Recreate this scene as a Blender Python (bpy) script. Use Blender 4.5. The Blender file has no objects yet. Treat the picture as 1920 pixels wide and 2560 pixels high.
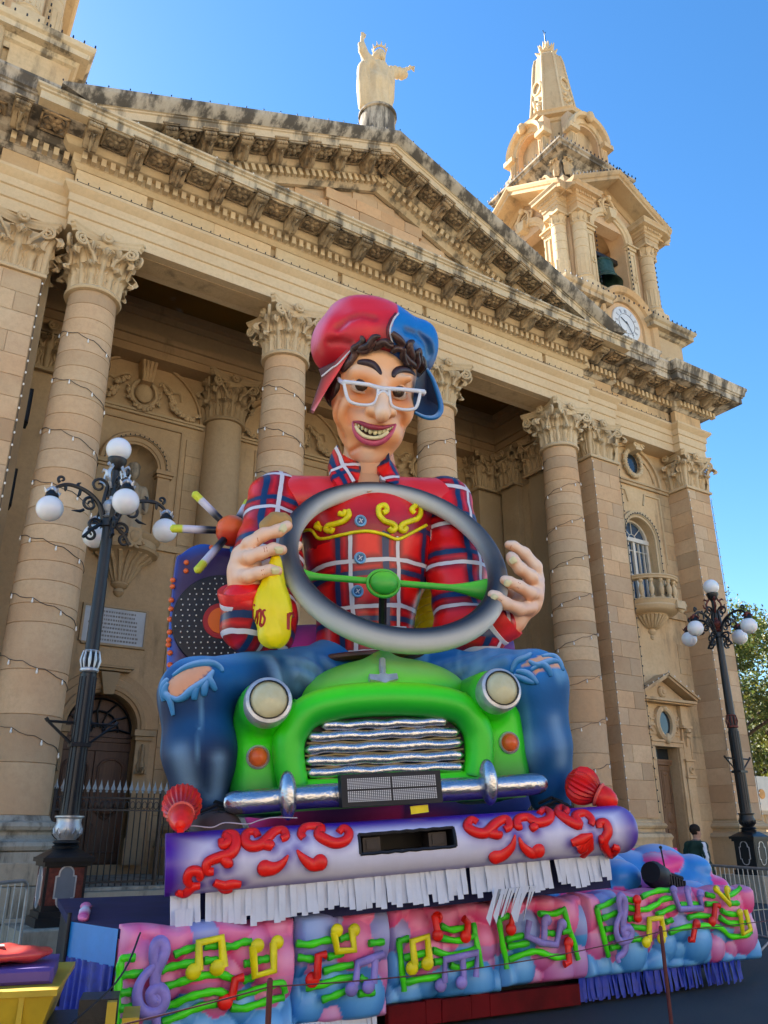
import bpy, math, random
import numpy as np
from math import sin, cos, tan, pi, radians, sqrt, atan2, hypot, exp
from mathutils import Matrix, Vector
random.seed(7); rng = np.random.default_rng(7)
S = bpy.context.scene
COL = S.collection

# ------------------------------------------------------------ camera, sky, sun, exposure
F_PX, CX, CY = 2021.0, 960.0, 1280.0          # focal length and centre in pixels of the 1920 x 2560 photograph
TH, PH = math.atan(800 / 2021.0), radians(32.5)
EYE = Vector((0, 0, 1.65))
cam_d = bpy.data.cameras.new('camera'); cam = bpy.data.objects.new('camera', cam_d); COL.objects.link(cam)
cam_d.sensor_fit = 'VERTICAL'; cam_d.sensor_height = 36.0; cam_d.lens = 36.0 * F_PX / 2560.0
cam_d.clip_start = 0.05; cam_d.clip_end = 2000
cam.location = EYE; cam.rotation_euler = (pi / 2 + TH, 0, -PH)
S.camera = cam
SUN_AZ, SUN_EL = radians(-20), radians(36)     # azimuth from +Y towards +X
w = bpy.data.worlds.new('World'); S.world = w; w.use_nodes = True
nt = w.node_tree; bg = nt.nodes['Background']
sky = nt.nodes.new('ShaderNodeTexSky'); sky.sky_type = 'NISHITA'; sky.sun_disc = False
sky.sun_elevation = SUN_EL; sky.sun_rotation = SUN_AZ % (2 * pi); sky.altitude = 10; sky.air_density = 1.0; sky.dust_density = 0.2; sky.ozone_density = 1.6
hs = nt.nodes.new('ShaderNodeHueSaturation'); hs.inputs['Saturation'].default_value = 1.3; nt.links.new(sky.outputs[0], hs.inputs['Color'])
nt.links.new(hs.outputs[0], bg.inputs[0]); bg.inputs[1].default_value = 0.068
sd = bpy.data.lights.new('sun', 'SUN'); sd.energy = 5.0; sd.angle = radians(0.53); sd.color = (1, .93, .82)
sun = bpy.data.objects.new('sun', sd); COL.objects.link(sun)
dsun = Vector((sin(SUN_AZ) * cos(SUN_EL), cos(SUN_AZ) * cos(SUN_EL), sin(SUN_EL)))
sun.rotation_euler = dsun.to_track_quat('Z', 'Y').to_euler()
S.view_settings.view_transform = 'Standard'; S.view_settings.look = 'None'
S.view_settings.exposure = 2.25; S.view_settings.gamma = 1.0; S.view_settings.use_curve_mapping = False
S.cycles.max_bounces = 8; S.cycles.diffuse_bounces = 4; S.cycles.use_denoising = True

# ------------------------------------------------------------ small geometry library
_fh = Vector((sin(PH), cos(PH), 0)); _rt = Vector((cos(PH), -sin(PH), 0)); _up = Vector((0, 0, 1))
def ray(px, py):
    u = (px - CX) / F_PX; v = (CY - py) / F_PX
    return _rt * u + _fh * (cos(TH) - v * sin(TH)) + _up * (sin(TH) + v * cos(TH))
def atY(px, py, Y):
    d = ray(px, py); return EYE + d * (Y / d.y)
def atZ(px, py, Z):
    d = ray(px, py); return EYE + d * ((Z - EYE.z) / d.z)

class Frame:
    """rigid local frame: x right, y away from the viewer, z up"""
    def __init__(s, o, yaw=0, roll=0, pitch=0):
        s.M = Matrix.Translation(Vector(o)) @ Matrix.Rotation(radians(yaw), 4, 'Z') @ Matrix.Rotation(radians(-roll), 4, 'Y') @ Matrix.Rotation(radians(pitch), 4, 'X')
        s.I = s.M.inverted()
    def p(s, px, py, y=0.0):
        o = s.I @ EYE; d = s.I.to_3x3() @ ray(px, py)
        return o + d * ((y - o.y) / d.y)
    def q(s, px, py, y=0.0):
        a = s.p(px, py, y); return (a.x, a.y, a.z)

class MB:
    def __init__(s): s.v = []; s.f = []; s.c = None
    def add(s, vs, fs):
        n = len(s.v); s.v += [tuple(p) for p in vs]; s.f += [tuple(i + n for i in f) for f in fs]; return s
    def box(s, x0, x1, y0, y1, z0, z1):
        return s.add([(x0,y0,z0),(x1,y0,z0),(x1,y1,z0),(x0,y1,z0),(x0,y0,z1),(x1,y0,z1),(x1,y1,z1),(x0,y1,z1)],
                     [(0,3,2,1),(4,5,6,7),(0,1,5,4),(1,2,6,5),(2,3,7,6),(3,0,4,7)])
    def block(s, x0, x1, y0, y1, z0, z1, c=.012):
        """box whose front (-y) face has a chamfered rim"""
        return s.add([(x0,y1,z0),(x1,y1,z0),(x1,y1,z1),(x0,y1,z1),(x0,y0+c,z0),(x1,y0+c,z0),(x1,y0+c,z1),(x0,y0+c,z1),
                      (x0+c,y0,z0+c),(x1-c,y0,z0+c),(x1-c,y0,z1-c),(x0+c,y0,z1-c)],
                     [(8,9,10,11),(4,5,9,8),(5,6,10,9),(6,7,11,10),(7,4,8,11),(0,1,5,4),(1,2,6,5),(2,3,7,6),(3,0,4,7)])
    def lathe(s, prof, seg=24, c=(0,0,0), a0=0, a1=2*pi, M=None):
        full = abs(a1 - a0 - 2*pi) < 1e-6; n = seg if full else seg + 1; vs = []
        for r, z in prof:
            for k in range(n):
                a = a0 + (a1 - a0) * k / seg; p = Vector((c[0] + r*cos(a), c[1] + r*sin(a), c[2] + z))
                vs.append(M @ p if M else p)
        fs = []
        for i in range(len(prof) - 1):
            for k in range(seg):
                k2 = (k + 1) % n
                fs.append((i*n+k, i*n+k2, (i+1)*n+k2, (i+1)*n+k))
        return s.add(vs, fs)
    def tube(s, path, r=.05, seg=8, caps=True, closed=False, flat=1.0, up=None):
        """round bar along a path; r one radius or one per point; flat squashes it along 'up'"""
        P = [Vector(p) for p in path]; n = len(P); R = [r]*n if isinstance(r, (int, float)) else list(r)
        vs = []; N = None
        for i in range(n):
            t = (P[(i+1) % n] - P[i-1]) if closed else (P[min(i+1, n-1)] - P[max(i-1, 0)])
            if t.length < 1e-9: t = Vector((0, 0, 1))
            t.normalize()
            if up is not None:
                N = Vector(up) - t * t.dot(Vector(up))
                if N.length < 1e-4: N = t.orthogonal()
            elif N is None: N = t.orthogonal()
            else:
                N = N - t * N.dot(t)
                if N.length < 1e-6: N = t.orthogonal()
            N = N.normalized(); B = t.cross(N)
            for k in range(seg):
                a = 2*pi*k/seg
                vs.append(P[i] + (N * cos(a) * flat + B * sin(a)) * R[i])
        fs = []
        for i in range(n if closed else n - 1):
            j = (i + 1) % n
            for k in range(seg):
                k2 = (k+1) % seg; fs.append((i*seg+k, i*seg+k2, j*seg+k2, j*seg+k))
        if caps and not closed: fs += [tuple(range(seg-1, -1, -1)), tuple(range((n-1)*seg, n*seg))]
        return s.add(vs, fs)
    def prism(s, poly, y0, y1, M=None, c=0):
        """polygon of (x,z) extruded from y0 (front) to y1"""
        n = len(poly); vs = [(x, y0, z) for x, z in poly] + [(x, y1, z) for x, z in poly]
        if M: vs = [M @ Vector(v) for v in vs]
        return s.add(vs, [tuple(range(n)), tuple(range(2*n-1, n-1, -1))] + [(i, i+n, (i+1) % n + n, (i+1) % n) for i in range(n)])
    def sweep(s, prof, path, closed=False, cap=True):
        """profile of (out, z) along a plan path of (x, y); out is to the right of travel"""
        n = len(path); m = len(prof); vs = []
        for i in range(n):
            a = Vector(path[i-1]) if (i > 0 or closed) else None; b = Vector(path[i]); c = Vector(path[(i+1) % n]) if (i < n-1 or closed) else None
            d1 = (b - a).normalized() if a is not None else (c - b).normalized(); d2 = (c - b).normalized() if c is not None else d1
            n1 = Vector((d1.y, -d1.x)); n2 = Vector((d2.y, -d2.x)); k = n1 + n2; k = k / max(k.dot(n1), .2)
            vs += [(b.x + k.x*o, b.y + k.y*o, z) for o, z in prof]
        fs = []
        for i in range(n if closed else n-1):
            j = (i+1) % n
            for q in range(m-1): fs.append((i*m+q, j*m+q, j*m+q+1, i*m+q+1))
        if cap and not closed: fs += [tuple(range(m)), tuple(range((n-1)*m + m-1, (n-1)*m-1, -1))]
        return s.add(vs, fs)
    def sphere(s, c, r, seg=16, rings=10, sc=(1,1,1)):
        pr = [(max(1e-4, sin(pi*i/rings))*r, -cos(pi*i/rings)*r) for i in range(rings+1)]
        M = Matrix.Translation(Vector(c)) @ Matrix.Diagonal((*sc, 1))
        return s.lathe(pr, seg, M=M)
    def merge(s, o, M=None):
        return s.add([M @ Vector(v) for v in o.v] if M else o.v, o.f)
    def mesh(s, name, mat=None, angle=35):
        me = bpy.data.meshes.new(name); me.from_pydata(s.v, [], s.f); me.validate(verbose=False)
        if angle:
            me.shade_smooth(); me.set_sharp_from_angle(angle=radians(angle))
        if mat: me.materials.append(mat)
        return me

WM = {}
def _link(o, parent, M):
    COL.objects.link(o)
    if parent is not None:
        o.parent = parent; o.matrix_parent_inverse = WM[parent.name].inverted()
    o.matrix_basis = M; WM[o.name] = M.copy(); return o
I4 = Matrix.Identity(4)
def thing(name, label, cat, loc=None, group=None, M=None):
    o = bpy.data.objects.new(name, None); o.empty_display_size = .2
    o['label'] = label; o['category'] = cat
    if group: o['group'] = group
    return _link(o, None, M if M is not None else Matrix.Translation(Vector(loc or (0, 0, 0))))
def part(name, mb, mat, parent, M=None, angle=35, label=None, kind=None):
    me = mb if isinstance(mb, bpy.types.Mesh) else mb.mesh(name, mat, angle)
    o = bpy.data.objects.new(name, me)
    if label: o['label'] = label
    if kind: o['kind'] = kind
    return _link(o, parent, M if M is not None else I4)
def solo(name, mb, mat, label=None, cat=None, group=None, kind=None, M=None, angle=35):
    o = part(name, mb, mat, None, M, angle)
    for k, v in (('label', label), ('category', cat), ('group', group), ('kind', kind)):
        if v: o[k] = v
    return o
def T(x, y, z): return Matrix.Translation(Vector((x, y, z)))
def RZ(a): return Matrix.Rotation(a, 4, 'Z')
def RY(a): return Matrix.Rotation(a, 4, 'Y')
def RX(a): return Matrix.Rotation(a, 4, 'X')
def arc(cx, cz, r, a0, a1, n=16, rz=None):
    return [(cx + r*cos(radians(a0 + (a1-a0)*i/n)), cz + (rz or r)*sin(radians(a0 + (a1-a0)*i/n))) for i in range(n+1)]
def smooth_path(pts, n=8):
    """Catmull-Rom through points"""
    P = [Vector(p) for p in pts]; out = []
    for i in range(len(P)-1):
        a, b, c, d = P[max(i-1, 0)], P[i], P[i+1], P[min(i+2, len(P)-1)]
        for k in range(n):
            t = k/n; out.append(.5*((2*b) + (c-a)*t + (2*a-5*b+4*c-d)*t*t + (3*b-a-3*c+d)*t**3))
    out.append(P[-1]); return out
def lin(a, b, n): return [a + (b-a)*i/n for i in range(n+1)]

# ------------------------------------------------------------ signed distance modelling (organic shapes)
def sd_caps(X, a, b, ra, rb=None):
    rb = ra if rb is None else rb
    a = np.array(a, np.float32); b = np.array(b, np.float32); ab = b - a
    t = np.clip(((X - a) @ ab) / max(float(ab @ ab), 1e-9), 0, 1)
    d = X - a - t[..., None] * ab
    return np.sqrt((d*d).sum(-1)) - (ra + (rb - ra) * t)
def sd_ell(X, c, r, R=None):
    d = X - np.array(c, np.float32)
    if R is not None: d = d @ np.array(R, np.float32)
    r = np.array(r, np.float32); k0 = np.sqrt(((d/r)**2).sum(-1)); k1 = np.sqrt(((d/(r*r))**2).sum(-1))
    return k0 * (k0 - 1) / np.maximum(k1, 1e-6)
def sd_box(X, c, h, rad=0.0, R=None):
    d = X - np.array(c, np.float32)
    if R is not None: d = d @ np.array(R, np.float32)
    q = np.abs(d) - (np.array(h, np.float32) - rad)
    return np.sqrt((np.maximum(q, 0)**2).sum(-1)) + np.minimum(q.max(-1), 0) - rad
def smin(a, b, k):
    h = np.clip(.5 + .5*(b - a)/k, 0, 1); return b + (a - b)*h - k*h*(1-h)
def smax(a, b, k): return -smin(-a, -b, k)
def poly_caps(X, pts, rs, k=None):
    d = None
    for i in range(len(pts)-1):
        e = sd_caps(X, pts[i], pts[i+1], rs[i], rs[i+1]); d = e if d is None else (np.minimum(d, e) if not k else smin(d, e, k))
    return d
def surfnet(fn, lo, hi, h):
    """surface nets of fn(X)<0 on a grid; returns verts (n,3) and quads"""
    lo = np.array(lo, float); hi = np.array(hi, float); n = np.ceil((hi - lo)/h).astype(int) + 1
    ax = [lo[i] + h*np.arange(n[i]) for i in range(3)]
    D = np.empty(n, np.float32)
    for i0 in range(0, n[0], 24):
        G = np.stack(np.meshgrid(ax[0][i0:i0+24], ax[1], ax[2], indexing='ij'), -1).astype(np.float32); D[i0:i0+24] = fn(G)
    s = D < 0
    c = [(i, j, k) for i in (0, 1) for j in (0, 1) for k in (0, 1)]
    sl = lambda A, i, j, k: A[i:n[0]-1+i, j:n[1]-1+j, k:n[2]-1+k]
    cnt = sum(sl(s, *q).astype(np.int8) for q in c); act = (cnt > 0) & (cnt < 8)
    acc = np.zeros(act.shape + (3,), np.float32); num = np.zeros(act.shape, np.float32)
    for a in range(8):
        for b in range(a+1, 8):
            d = np.array(c[b]) - np.array(c[a])
            if abs(d).sum() != 1: continue
            va, vb = sl(D, *c[a]), sl(D, *c[b]); m = (va < 0) != (vb < 0)
            t = np.where(m, va / np.where(m, va - vb, 1), 0)
            for x in range(3): acc[..., x] += np.where(m, c[a][x] + t*d[x], 0)
            num += m
    idx = np.full(act.shape, -1, np.int64); ii = np.argwhere(act); idx[act] = np.arange(len(ii))
    V = lo + h*(ii + acc[act] / num[act][:, None])
    Q = []
    for x in range(3):
        y, z = (x+1) % 3, (x+2) % 3
        A = np.moveaxis(s, (x, y, z), (0, 1, 2)); B = np.moveaxis(idx, (x, y, z), (0, 1, 2))
        e = A[:-1, 1:-1, 1:-1] != A[1:, 1:-1, 1:-1]; inside = A[:-1, 1:-1, 1:-1]
        p = np.argwhere(e)
        if len(p) == 0: continue
        i, j, k = p[:, 0], p[:, 1] + 1, p[:, 2] + 1
        q = np.stack([B[i, j-1, k-1], B[i, j, k-1], B[i, j, k], B[i, j-1, k]], 1)
        fl = ~inside[e]; q[fl] = q[fl][:, ::-1]; Q.append(q)
    return V, (np.concatenate(Q) if Q else np.zeros((0, 4), int))
def np_mesh(name, V, Q, mat, col=None, uvw=None, smooth=True):
    me = bpy.data.meshes.new(name); V = np.asarray(V, np.float32); Q = np.asarray(Q, np.int32)
    me.vertices.add(len(V)); me.vertices.foreach_set('co', V.ravel())
    k = Q.shape[1]; me.loops.add(Q.size); me.loops.foreach_set('vertex_index', Q.ravel()); me.polygons.add(len(Q))
    me.polygons.foreach_set('loop_start', np.arange(0, Q.size, k, dtype=np.int32))
    me.update(calc_edges=True)
    if smooth: me.shade_smooth()
    if col is not None:
        at = me.attributes.new('Col', 'FLOAT_COLOR', 'POINT')
        at.data.foreach_set('color', np.concatenate([np.clip(col, 0, 4), np.ones((len(V), 1))], 1).astype(np.float32).ravel())
    if uvw is not None:
        at = me.attributes.new('uvw', 'FLOAT_VECTOR', 'POINT'); at.data.foreach_set('vector', np.asarray(uvw, np.float32).ravel())
    me.materials.append(mat); return me
def vnormals(V, Q):
    a = V[Q[:, 2]] - V[Q[:, 0]]; b = V[Q[:, 3]] - V[Q[:, 1]]; fn = np.cross(a, b); N = np.zeros_like(V)
    for k in range(4): np.add.at(N, Q[:, k], fn)
    return N / np.maximum(np.linalg.norm(N, axis=1, keepdims=True), 1e-9)
def sdf_part(name, fn, lo, hi, h, mat, parent, col=None, uvw=None, M=None, label=None):
    V, Q = surfnet(fn, lo, hi, h); N = vnormals(V, Q)
    c = col(V, N) if callable(col) else (None if col is None else np.tile(np.array(col, float), (len(V), 1)))
    me = np_mesh(name, V, Q, mat, c, uvw(V, N) if uvw else None)
    return part(name, me, mat, parent, M, label=label)
def mixc(a, b, t): t = np.clip(t, 0, 1)[:, None]; return np.asarray(a)*(1-t) + np.asarray(b)*t
def sstep(a, b, x): t = np.clip((x - a)/(b - a), 0, 1); return t*t*(3 - 2*t)
def vnoise(P, s=1.0, seed=0):
    """cheap smooth noise from sines"""
    r = np.random.default_rng(seed); o = 0
    for k in range(5):
        d = r.normal(size=3); d /= np.linalg.norm(d); o = o + np.sin((P @ d) * s * (1 + .6*k) + r.uniform(0, 6.28)) / (1 + .5*k)
    return o / 3

# ------------------------------------------------------------ materials
def srgb(r, g, b):
    f = lambda c: (c/255/12.92 if c <= 10 else ((c/255 + .055)/1.055)**2.4); return (f(r), f(g), f(b))
class NT:
    def __init__(s, name):
        s.m = bpy.data.materials.new(name); s.m.use_nodes = True; s.t = s.m.node_tree; s.b = s.t.nodes['Principled BSDF']
    def n(s, k, **kw):
        o = s.t.nodes.new('ShaderNode' + k)
        for a, v in kw.items(): setattr(o, a, v)
        return o
    def l(s, a, b): s.t.links.new(a, b)
    def val(s, sock, v):
        if hasattr(v, 'default_value') or hasattr(v, 'is_output'): s.l(v, sock)
        else: sock.default_value = v
    def noise(s, vec, scale, detail=4, rough=.55, stretch=None):
        if stretch:
            mp = s.n('Mapping'); mp.inputs['Scale'].default_value = stretch; s.l(vec, mp.inputs[0]); vec = mp.outputs[0]
        o = s.n('TexNoise'); s.l(vec, o.inputs['Vector']); o.inputs['Scale'].default_value = scale; o.inputs['Detail'].default_value = detail; o.inputs['Roughness'].default_value = rough
        return o.outputs['Fac']
    def ramp(s, fac, a, b):
        o = s.n('MapRange'); s.l(fac, o.inputs[0]); o.inputs[1].default_value = a; o.inputs[2].default_value = b; o.interpolation_type = 'SMOOTHSTEP'; return o.outputs[0]
    def mix(s, fac, a, b, mode='MIX'):
        o = s.n('Mix', data_type='RGBA', blend_type=mode)
        s.val(o.inputs[0], fac)
        for i, v in ((6, a), (7, b)):
            if isinstance(v, tuple): o.inputs[i].default_value = (*v[:3], 1)
            else: s.l(v, o.inputs[i])
        return o.outputs[2]
    def math(s, op, a, b=None, c=None):
        o = s.n('Math', operation=op); s.val(o.inputs[0], a)
        if b is not None: s.val(o.inputs[1], b)
        if c is not None: s.val(o.inputs[2], c)
        return o.outputs[0]
    def bump(s, h, strength=.3, dist=.02):
        o = s.n('Bump'); o.inputs['Strength'].default_value = strength; o.inputs['Distance'].default_value = dist; s.l(h, o.inputs['Height']); s.l(o.outputs[0], s.b.inputs['Normal'])
    def col(s, c):
        if isinstance(c, tuple): s.b.inputs['Base Color'].default_value = (*c[:3], 1)
        else: s.l(c, s.b.inputs['Base Color'])
    def set(s, rough=.6, metal=0, spec=None):
        s.b.inputs['Roughness'].default_value = rough; s.b.inputs['Metallic'].default_value = metal
        if spec is not None: s.b.inputs['Specular IOR Level'].default_value = spec
def stone_mat(name, c1, c2, dark, grime=(.58, .78), rough=.85, rnd=.35, gscale=.9, bump=.25):
    m = NT(name); pos = m.n('NewGeometry').outputs['Position']; ri = m.n('ObjectInfo').outputs['Random']
    a = m.mix(m.ramp(m.noise(pos, .55, 3), .35, .65), c1, c2)
    f = m.math('MULTIPLY_ADD', ri, rnd, 1 - rnd*.5); g = m.n('CombineColor'); 
    for i in range(3): m.l(f, g.inputs[i])
    a = m.mix(1.0, a, g.outputs[0], 'MULTIPLY')
    r2 = m.math('FRACT', m.math('MULTIPLY', ri, 13.7)); a = m.mix(m.math('MULTIPLY', m.ramp(r2, .35, .95), rnd*1.3), a, (c1[0]*.98, c1[1]*.82, c1[2]*.70)); r3 = m.math('FRACT', m.math('MULTIPLY', ri, 29.3)); a = m.mix(m.math('MULTIPLY', m.ramp(r3, .6, .95), rnd), a, (c1[0]*.80, c1[1]*.88, c1[2]*1.02))
    a = m.mix(m.math('MULTIPLY', m.ramp(m.noise(pos, 9, 6, .7), .35, .75), .35), a, tuple(x*.72 for x in c2))
    st = m.ramp(m.noise(pos, gscale, 5, .65, (1.6, 1.6, .35)), *grime)
    a = m.mix(m.math('MULTIPLY', st, .85), a, dark)
    m.col(a); m.set(rough, 0, .25); m.bump(m.noise(pos, 22, 6, .7), bump, .03); return m.m
def paint_mat(name, c, rough=.45, var=.12, scale=3, bump=.08, spec=.4, metal=0):
    m = NT(name); pos = m.n('TexCoord').outputs['Object']
    n = m.noise(pos, scale, 4); m.col(m.mix(m.ramp(n, .3, .7), tuple(x*(1-var) for x in c), tuple(min(1, x*(1+var)) for x in c)))
    m.set(rough, metal, spec); m.bump(m.noise(pos, scale*6, 4), bump, .02); return m.m
def vcol_mat(name, rough=.42, spec=.35, bump=.15, bs=14, var=.1):
    m = NT(name); pos = m.n('TexCoord').outputs['Object']; a = m.n('Attribute', attribute_name='Col').outputs['Color']
    m.col(m.mix(m.math('MULTIPLY', m.ramp(m.noise(pos, 5, 6, .7, (1, 1, .35)), .35, .75), var), a, (.02, .02, .025)))
    m.set(rough, 0, spec); m.bump(m.noise(pos, bs, 4), bump, .02); return m.m

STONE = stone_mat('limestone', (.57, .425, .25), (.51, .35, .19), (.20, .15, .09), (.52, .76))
STONE_WARM = stone_mat('warm_limestone', (.58, .41, .245), (.52, .335, .19), (.26, .20, .13), (.62, .82), rnd=.4)
STONE_PALE = stone_mat('pale_limestone', (.62, .49, .31), (.56, .42, .25), (.28, .21, .13), (.62, .85), rnd=.22)
STONE_DIRTY = stone_mat('weathered_limestone', (.50, .43, .33), (.42, .35, .25), (.035, .03, .026), (.40, .58), gscale=1.3)
STONE_DARK = stone_mat('dark_limestone', (.47, .345, .20), (.40, .285, .16), (.16, .12, .07), (.58, .8), rnd=.35)  # darker limestone tone for the portico walls and inner cores
STONE_SOOT_SHADE = stone_mat('soot_and_shade_limestone', (.44, .335, .205), (.36, .265, .155), (.09, .07, .05), (.42, .66), gscale=2.2)  # soot on the modillions, plus recess shade put into the rosette colour
STONE_STREAK = stone_mat('streaked_limestone', (.60, .49, .33), (.54, .42, .26), (.10, .085, .065), (.47, .62), gscale=1.1)
STONE_STEP = stone_mat('grey_step_limestone', (.40, .36, .28), (.33, .29, .22), (.10, .09, .07), (.46, .66), gscale=1.6)
# ------------------------------------------------------------ ground
m = NT('asphalt'); pos = m.n('NewGeometry').outputs['Position']
a = m.mix(m.ramp(m.noise(pos, .5, 4), .3, .7), (.040, .042, .046), (.056, .058, .062)); a = m.mix(m.math('MULTIPLY', m.ramp(m.noise(pos, 60, 3), .45, .75), .5), a, (.09, .09, .09))
m.col(a); m.set(.8, 0, .3); m.bump(m.noise(pos, 140, 3), .5, .01); ASPHALT = m.m
m = NT('square_paving'); pos = m.n('NewGeometry').outputs['Position']
br = m.n('TexBrick'); m.l(pos, br.inputs['Vector']); br.inputs['Scale'].default_value = 1.2; br.inputs['Color1'].default_value = (.40, .35, .27, 1); br.inputs['Color2'].default_value = (.34, .30, .23, 1); br.inputs['Mortar'].default_value = (.24, .21, .17, 1)
m.col(m.mix(m.ramp(m.noise(pos, .3, 4), .4, .7), br.outputs['Color'], (.42, .36, .26))); m.set(.9, 0, .2); PAVING = m.m
m = NT('earth'); pos = m.n('NewGeometry').outputs['Position']
m.col(m.mix(m.ramp(m.noise(pos, .05, 4), .4, .6), (.30, .26, .19), (.26, .22, .16))); m.set(.95, 0, .1); EARTH = m.m
solo('ground', MB().box(-600, 600, -600, 600, -2, -.012), EARTH, kind='structure')
solo('road', MB().box(-60, 90, -6, 15.2, -.5, 0), ASPHALT, kind='structure')
solo('paved_square', MB().box(-120, 120, -140, -6, -.5, .004), PAVING, kind='structure')
# kerb, pavement and the shallow steps below the church
solo('pavement', MB().box(-30, 60, 15.2, 17.2, -.5, .13).box(-30, 60, 14.95, 15.2, -.5, .12), STONE_STEP, kind='structure')
YL = paint_mat('yellow_road_paint', (.62, .52, .28), .7)
solo('road_marking', MB().box(10, 40, 12.6, 12.72, .002, .006), YL, kind='structure')

# ------------------------------------------------------------ church
XC = 10.98
COLX = [2.96, 8.36, 13.68, 19.05]; COLY = 18.4
church = thing('church', 'large limestone church with columned portico, carved pediment and tall facade', 'church', (XC, 18, 0))
Z_AST, Z_ARC = 14.22, 15.70

# body (mass behind the facade)
part('nave', MB().box(-4.8, 26.8, 24.2, 62, 0, 19.2).box(-3.4, .3, 19.2, 24.2, 0, 15.7).box(20.3, 26.85, 20.2, 24.2, 0, 15.7).box(-3, 26.5, 18.8, 24.2, 17.72, 18.4), STONE, church)
# stylobate and steps
mb = MB()
mb.box(-6, 20.5, 18.05, 25, 0, .62)
part('podium', mb, STONE_STEP, church)
for k in range(3):                                     # ledge courses under the fence
    y = 17.98 - .0*k
for i in range(19):
    x = 3.9 + .9*i; h = .62
    if x > 19: break
    part('podium_stone', MB().block(x, x+.89, 17.86 + .02*random.random(), 18.06, .02, .36, .012), STONE_STEP, church)
part('podium_ledge', MB().box(3.6, 18.4, 17.62, 18.06, .37, .56), STONE_STEP, church)
part('step', MB().box(-4, 22, 17.2, 17.86, 0, .2), STONE_STEP, church)
part('step', MB().box(-4, 22, 16.85, 17.2, 0, .13), STONE_STEP, church)

# Corinthian capital
def leaf(h, out, wid, n=7):
    """acanthus leaf standing on z=0, springing towards +x and curling over at the top"""
    prof = [(.0, 0), (.03, .25), (.05, .5), (.09, .72), (.17, .90), (.30, .985), (.42, .96), (.48, .85), (.42, .76)]
    ws = [.72, .80, .92, 1.0, .98, .86, .68, .45, .22]
    vs, fs = [], []
    us = [-1, -.8, -.6, -.4, -.2, 0, .2, .4, .6, .8, 1]
    for i, ((x, z), wd) in enumerate(zip(prof, ws)):
        for u in us:
            lob = 1 + (.20 if i % 2 else -.20) * abs(u)
            rid = .075*(1 - abs(u)) - .055*(1 if abs(abs(u) - .4) < .05 or abs(abs(u) - .8) < .05 else 0) - .07*u*u + (.03 if i % 2 else -.02)*abs(u)
            vs.append((x*out/.4 + rid*.9, u*wid*wd*lob, z*h))
    m_ = len(us)
    for i in range(len(prof)-1):
        for k in range(m_-1): fs.append((i*m_+k, i*m_+k+1, (i+1)*m_+k+1, (i+1)*m_+k))
    return vs, fs
def spiral(cx, cz, r0, r1, turns, a0, sgn, n=26):
    return [(cx + sgn*(r0 + (r1-r0)*t)*cos(a0 + turns*2*pi*t), cz + (r0 + (r1-r0)*t)*sin(a0 + turns*2*pi*t)) for t in lin(0, 1, n)]
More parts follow.
